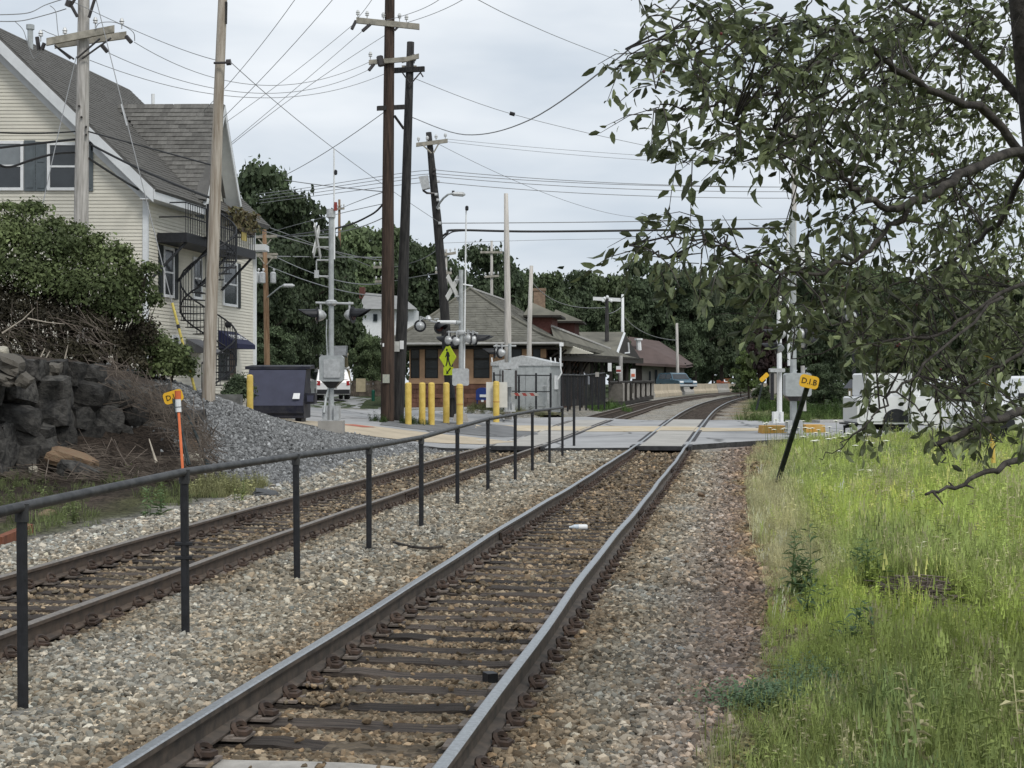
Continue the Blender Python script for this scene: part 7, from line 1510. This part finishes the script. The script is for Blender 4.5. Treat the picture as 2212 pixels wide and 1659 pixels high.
for i,(px,ty,wp,d,ck,lab) in enumerate(TREES):
    c=W(px,829,d); g=float(surf(np.array([c.x]),np.array([c.y]))[0]); top=EYE-(ty-CY)/F*d; h=top-g; w=wp/F*d
    o=thing('tree',lab,'tree',(c.x,c.y,g),'trees round the station and beyond the tracks'); a=(i*2.399)%6.283
    sxy=h*min(1.4,max(.72,w/h/1.02)); k=inst('crown',CRN[ck],o,(c.x,c.y,g-(.05*h)),(0,0,a),(sxy,sxy,h*1.04)); inst('trunk',TRK[i%3],o,(c.x,c.y,g),(0,0,a),(h*.8,h*.8,h*.9))
# far wood that reads as one mass behind everything
lob=[]; rr=random.Random(31)
for i in range(150):
    px=rr.uniform(-300,2500); d=rr.uniform(250,330); top=np.interp(px,[-300,480,700,900,1350,1500,1700,2500],[690,640,560,600,615,640,610,600])+rr.uniform(-8,30); c=W(px,829,d); zt=EYE-(top-CY)/F*d; r_=rr.uniform(6,10); lob.append((c.x,c.y,zt-r_*.7,r_,r_,r_*.9)); lob.append((c.x+rr.uniform(-6,6),c.y-4,(zt-r_)*.5,r_*1.2,r_,r_*1.1))
me=crown(77,lob,30000,1.0,M_leafd); o=bpy.data.objects.new('far_wood',me); COL.objects.link(o); tag(o,'far dark wood reading as one mass behind the town',kind='stuff')
# bushes on the left bank
def bush(label,name,lobs,n,size,mat,stems=14,seed=1,foot=None):
    """lobs: (px,py,rx px,ry px,depth)"""
    L_=[]
    for px,py,rx,ry,d in lobs: c=W(px,py,d); L_.append((c.x,c.y,c.z,rx/F*d,max(rx,ry)/F*d*.8,ry/F*d))
    mean=np.mean(L_,0); base=Vector((mean[0],mean[1],float(surf(np.array([mean[0]]),np.array([mean[1]]))[0])))
    me=crown(seed,L_,n,size,mat,.26); me.transform(Matrix.Translation(-base)); o=thing(name,label,'bush',tuple(base),'bushes on the left bank'); inst('foliage',me,o,base); r=random.Random(seed); q=MB()
    for k in range(stems):
        l=L_[r.randrange(len(L_))]; t=Vector(l[:3])+Vector((r.uniform(-.5,.5)*l[3],0,r.uniform(.2,1.05)*l[5])); b=Vector((base.x*.5+l[0]*.5,l[1],base.z-.1)); q.tube([b,b.lerp(t,.5)+Vector((r.uniform(-.2,.2),0,.1)),t],[.03,.02,.006],5)
    q.build('stems',M_bark,o)
    return o
bush('large leafy bush in front of the cream house wall at left','bush',[(0,530,60,70,35),(50,520,60,62,35.5),(110,545,65,60,35),(170,560,60,55,35.5),(230,575,55,52,35.3),(40,600,80,60,34.8),(120,620,80,60,35),(200,640,75,62,35),(270,620,45,55,35.6),(300,640,34,52,35.8),(-70,560,80,100,35),(250,680,60,50,35.2),(160,500,34,20,35.6),(70,455,34,22,35.6),(20,452,26,16,35),(120,488,24,16,35.3),(205,520,22,16,35.2),(262,545,24,18,35.2),(325,585,20,20,35.4),(338,655,14,24,35.5)],30000,.042,M_leafb,46,3)
bush('brownish undergrowth below the large bush on the bank','bush',[(30,680,70,50,34.6),(110,700,70,46,34.6),(190,715,60,46,34.8),(-50,690,70,60,34.6),(240,740,40,34,35),(40,740,70,34,34.4),(140,755,60,26,34.4),(310,730,30,50,35.6),(285,770,30,26,35.4),(0,650,60,50,35.4),(130,660,60,46,35.4),(220,690,50,40,35.6),(20,778,60,26,34.0),(95,782,50,22,34.0),(170,775,50,26,34.2),(235,772,44,26,34.8),(285,790,34,22,35.4)],25000,.034,leafmat('brown undergrowth leaf',(.042,.036,.024),(.065,.058,.034)),40,4)
bush('lower green bush on the gravel crest left of the guy guard','bush',[(290,745,40,36,36.6),(330,755,42,40,36.8),(370,775,40,38,37),(395,800,28,32,37.2),(340,800,40,30,36.8),(310,720,24,22,36.6)],9000,.042,M_leafb,14,5)
bush('dark trimmed shrub beside the dumpster and house corner','bush',[(520,850,26,34,44.6),(500,860,20,26,44.4),(515,828,16,14,44.6)],5200,.04,M_leafd,8,6)
# ------------------------------------------------------------------ crab apple tree overhanging from the right
ap=thing('apple_tree','leafy apple tree with small dark fruit overhanging from the right edge','tree',(3.72,9.6,0.1))
M_apl=mk('apple leaf',(.088,.108,.05),.55,0,.35,3,col2=(.145,.17,.08),tint=('shade','GEOMETRY'),transl=.25,spec=.35)
M_apl1=mk('apple leaf single',(.072,.092,.044),.55,0,.3,6,col2=(.115,.14,.068),rnd=.45,transl=.25,spec=.35)
LIMBS=[
 ([(2330,1620,9.6),(2310,1300,9.6),(2290,900,9.5),(2262,500,9.3),(2225,150,9.1),(2190,-200,8.9)],.15,.075,'trunk'),
 ([(2270,420,9.3),(2210,330,9),(2100,365,8.5),(2040,400,8.2),(1960,446,8),(1885,440,7.9),(1840,402,7.8),(1790,340,7.7),(1720,300,7.6),(1640,272,7.5),(1560,262,7.4)],.055,.006,'limb'),
 ([(2255,400,9.2),(2140,250,9),(2050,212,8.6),(1940,150,8.3),(1850,85,8.1),(1760,58,8),(1640,60,7.8),(1480,48,7.6)],.05,.006,'limb'),
 ([(1960,446,8),(1915,505,8),(1850,560,7.9),(1760,590,7.8),(1640,572,7.6),(1520,520,7.5),(1420,505,7.4)],.026,.005,'limb'),
 ([(2290,560,9.3),(2160,640,8.9),(2024,718,8.6),(1933,737,8.4),(1823,749,8.2),(1710,775,8.1)],.024,.004,'limb'),
 ([(2300,940,9.2),(2212,982,8.2),(2150,1008,7.7),(2080,1040,7.5),(2000,1068,7.3)],.026,.007,'dead_limb'),
 ([(2300,850,9.3),(2212,886,8.8),(2130,912,8.3),(2060,948,8.0),(2003,970,7.9)],.036,.012,'dead_limb'),
 ([(2160,640,8.9),(2000,790,8.2),(1930,850,8),(1880,910,7.8),(1820,960,7.7),(1770,990,7.6)],.016,.003,'limb'),
 ([(1850,85,8.1),(1700,180,7.9),(1560,226,7.7),(1470,236,7.6),(1390,234,7.5)],.022,.003,'limb'),
 ([(1720,300,7.6),(1640,335,7.5),(1560,344,7.5),(1475,352,7.4)],.010,.003,'limb'),
 ([(1640,60,7.8),(1540,110,7.6),(1440,128,7.4),(1352,106,7.3)],.012,.003,'limb'),
 ([(2240,250,9.2),(2080,90,9.4),(1960,20,9.5),(1880,-60,9.5)],.045,.012,'limb'),
 ([(2280,720,9.4),(2180,780,9.2),(2100,830,9),(2020,870,8.8)],.026,.006,'limb'),
 ([(1520,520,7.5),(1430,555,7.4),(1360,530,7.3)],.007,.002,'limb'),
 ([(2250,300,9.3),(2150,480,9.6),(2060,560,9.8),(1950,610,9.9),(1840,640,9.9)],.035,.006,'limb')]
allpts=[]; rr=random.Random(17)
for pts,r0,r1,nm in LIMBS:
    P=[W(*p) for p in pts]; out=[]; m=len(P)
    for i in range(m-1):
        p0,p1,p2,p3=P[max(i-1,0)],P[i],P[i+1],P[min(i+2,m-1)]
        for k in range(5):
            t=k/5; q_=.5*((2*p1)+(p2-p0)*t+(2*p0-5*p1+4*p2-p3)*t*t+(3*p1-p0-3*p2+p3)*t**3); out.append(q_+Vector((rr.gauss(0,1),rr.gauss(0,1),rr.gauss(0,1)))*.012*(nm!='trunk'))
    out.append(P[-1]); n=len(out); R=[(r0+(r1-r0)*(i/(n-1))**.8)*(1 if nm in('trunk','dead_limb') else .66) for i in range(n)]
    q=MB(); q.tube(out,R,8 if r0>.03 else 6)
    if nm=='dead_limb':
        for k in range(5):
            b=out[rr.randrange(n//3,n)]; q.tube([b,b+Vector((rr.uniform(-.08,.05),rr.uniform(-.05,.05),rr.uniform(-.1,.06)))],[.008,.003],5)
    q.build('trunk' if nm=='trunk' else 'limb',M_barkn,ap,smooth=True)
    if nm not in ('trunk','dead_limb'): allpts+=out
LP=np.array([tuple(p) for p in allpts])
ELL=[(1490,55,110,55,22,7.3),(1600,105,150,100,52,7.6),(1780,120,180,130,85,8),(2000,130,220,150,130,10.5),(1560,230,110,62,26,7.6),(1700,270,140,80,42,7.8),(1880,300,150,110,62,8.4),(2100,330,140,170,130,11),(1620,342,100,42,14,7.5),(1800,430,120,60,15,8),(2000,480,150,80,38,8.8),(2150,560,90,150,100,11),(1500,508,100,40,16,7.5),(1610,550,120,56,30,7.7),(1750,590,130,70,42,8),(1920,620,150,95,66,8.8),(2080,700,150,110,120,10.5),(1720,680,90,60,22,8.2),(1860,740,120,60,36,8.4),(2010,785,150,60,34,8.8),(2150,890,90,120,46,8.6),(1900,860,90,55,10,8),(2050,880,90,55,11,8.4),(1425,550,55,34,6,7.4),(1830,945,60,45,6,7.7),(2050,40,180,80,50,9.4),(1440,150,60,50,8,7.4),(1440,236,50,18,5,7.5),(2140,700,80,240,90,12),(2050,120,180,120,60,12),(1372,112,22,12,4,7.3),(1405,236,26,10,5,7.5),(1490,350,36,12,6,7.4),(1385,520,34,16,6,7.3),(1560,345,60,16,7,7.5)]
tw=MB(); LV=[]; br=MB()
for ex,ey,rx,ry,n,d0 in ELL:
    for k in range(int(n*(1.05 if ex>1760 and ey<620 else .72))):
        a=rr.uniform(0,6.283); u=math.sqrt(rr.random()); px=ex+math.cos(a)*u*rx; py=ey+math.sin(a)*u*ry; d=d0+rr.gauss(0,.55)+(.5*rr.random() if px>1900 else 0); d=max(6.4,d); p=W(px,py,d)
        j=int(((LP-np.array(p))**2).sum(1).argmin()); b=Vector(LP[j])
        if 1640<px<1800 and 760<py<1100: continue
        dirv=((p-b).normalized()*.5+Vector((rr.uniform(-1,.35),rr.gauss(0,.5),rr.gauss(-.15,.5)))).normalized(); L_=rr.uniform(.16,.36); mid=p+dirv*L_*.5; end=p+dirv*L_+Vector((0,0,-.05)); e_=end; qx,qy=CX+e_.x/e_.y*F,CY-(e_.z-EYE)/e_.y*F
        if (1640<qx<1810 and 750<qy<1100) or (1480<qx<1690 and 400<qy<455) or qy>1010 or (qx<1480 and 370<qy<440): continue
        if rr.random()<.5 and (p-b).length<.6: tw.tube([b,b.lerp(p,.5)+Vector((rr.uniform(-.03,.03),rr.uniform(-.04,.04),rr.uniform(0,.04))),p],[.006,.005,.003],4,False)
        tw.tube([p,mid,end],[.0035,.0028,.0015],4,False)
        m=rr.randint(6,11)
        for i in range(m):
            f=(i+.6)/m; c=p.lerp(end,f) if f>.5 else p.lerp(mid,f*2); ld=(dirv*.5+Vector((rr.gauss(0,.7),rr.gauss(0,.7),rr.gauss(-.55,.6)))).normalized(); LV.append((c,ld,rr.triangular(.04,.108,.07),rr.uniform(0,6.283)))
tw.build('twigs',M_barkn,ap)['kind']='stuff'
def leaf_geo(base,ld,L_,roll):
    s=ld.cross(Vector((0,0,1))); s=s.normalized() if s.length>.05 else Vector((1,0,0)); n=s.cross(ld).normalized(); s,n=s*math.cos(roll)+n*math.sin(roll),n*math.cos(roll)-s*math.sin(roll); w=L_*.215; st=base+ld*L_*.22
    return [base,st,st+ld*L_*.35+s*w+n*w*.35,st+ld*L_*.75+s*w*.72+n*w*.15-n*L_*.04,st+ld*L_-n*L_*.14,st+ld*L_*.75-s*w*.72+n*w*.15-n*L_*.04,st+ld*L_*.35-s*w+n*w*.35,st+ld*L_*.38,st+ld*L_*.75-n*L_*.05]
LF=[(1,2,7),(2,3,8,7),(3,4,8),(1,7,6),(7,8,5,6),(8,4,5)]
order=sorted(range(len(LV)),key=lambda i: LV[i][0].y/LV[i][2]); single=set(i for i in order if -120<((LV[i][0].x/LV[i][0].y)*F+CX)<2190 and 0<(CY-(LV[i][0].z-EYE)/LV[i][0].y*F)<1100); 
first=[]; 
for i in order:
    if i in single and len(first)<297: first.append(i)
fs=set(first); fo=MB(); shade=[]
for i,(c,ld,L_,ro) in enumerate(LV):
    if i in fs: continue
    fo.add(leaf_geo(c,ld,L_,ro),LF); shade+= [min(2.6,max(.35,rr.lognormvariate(.08,.48)))]*9
o=fo.build('foliage',M_apl,ap); o['kind']='stuff'; at=o.data.color_attributes.new('shade','FLOAT_COLOR','POINT'); col=np.ones((len(shade),4)); col[:,:3]=np.array(shade)[:,None]; at.data.foreach_set('color',col.ravel())
LME=[]
for k in range(6):
    q=MB(); q.add(leaf_geo(Vector((0,0,0)),Vector((1,0,0)),1.0,.0),LF); r=random.Random(k); q.v=[(x,y*(.8+.12*k/2),z*(.6+.5*k)) for x,y,z in q.v]; LME.append(q.mesh('leaf',M_apl1))
for n_,i in enumerate(first):
    c,ld,L_,ro=LV[i]; s=ld.cross(Vector((0,0,1))); s=s.normalized() if s.length>.05 else Vector((1,0,0)); n=s.cross(ld).normalized(); s,n=s*math.cos(ro)+n*math.sin(ro),n*math.cos(ro)-s*math.sin(ro); s=n.cross(ld)
    M=Matrix(((ld.x,s.x,n.x),(ld.y,s.y,n.y),(ld.z,s.z,n.z))); inst('leaf',LME[n_%6],ap,c,M.to_euler(),(L_,L_,L_))
q=MB(); bm=bmesh.new(); bmesh.ops.create_icosphere(bm,subdivisions=2,radius=.008); me=bpy.data.meshes.new('berry'); bm.to_mesh(me); bm.free(); me.materials.append(mk('dark red fruit',(.10,.02,.02),.4,0,.3,8,rnd=.4))
for k in range(70):
    c,ld,L_,ro=LV[rr.randrange(len(LV))]; inst('berry',me,ap,c+Vector((rr.uniform(-.02,.02),rr.uniform(-.02,.02),-.03)))
for x,y,d,lab in ((2118,766,8.0,'orange withered leaf'),(2110,823,8,'orange withered leaf')):
    inst('leaf',(lambda m:(m.materials.clear(),m.materials.append(M_dib),m)[2])(LME[0].copy()),ap,W(x,y,d),(0,.3,.2),(.07,.06,.07),label=lab)
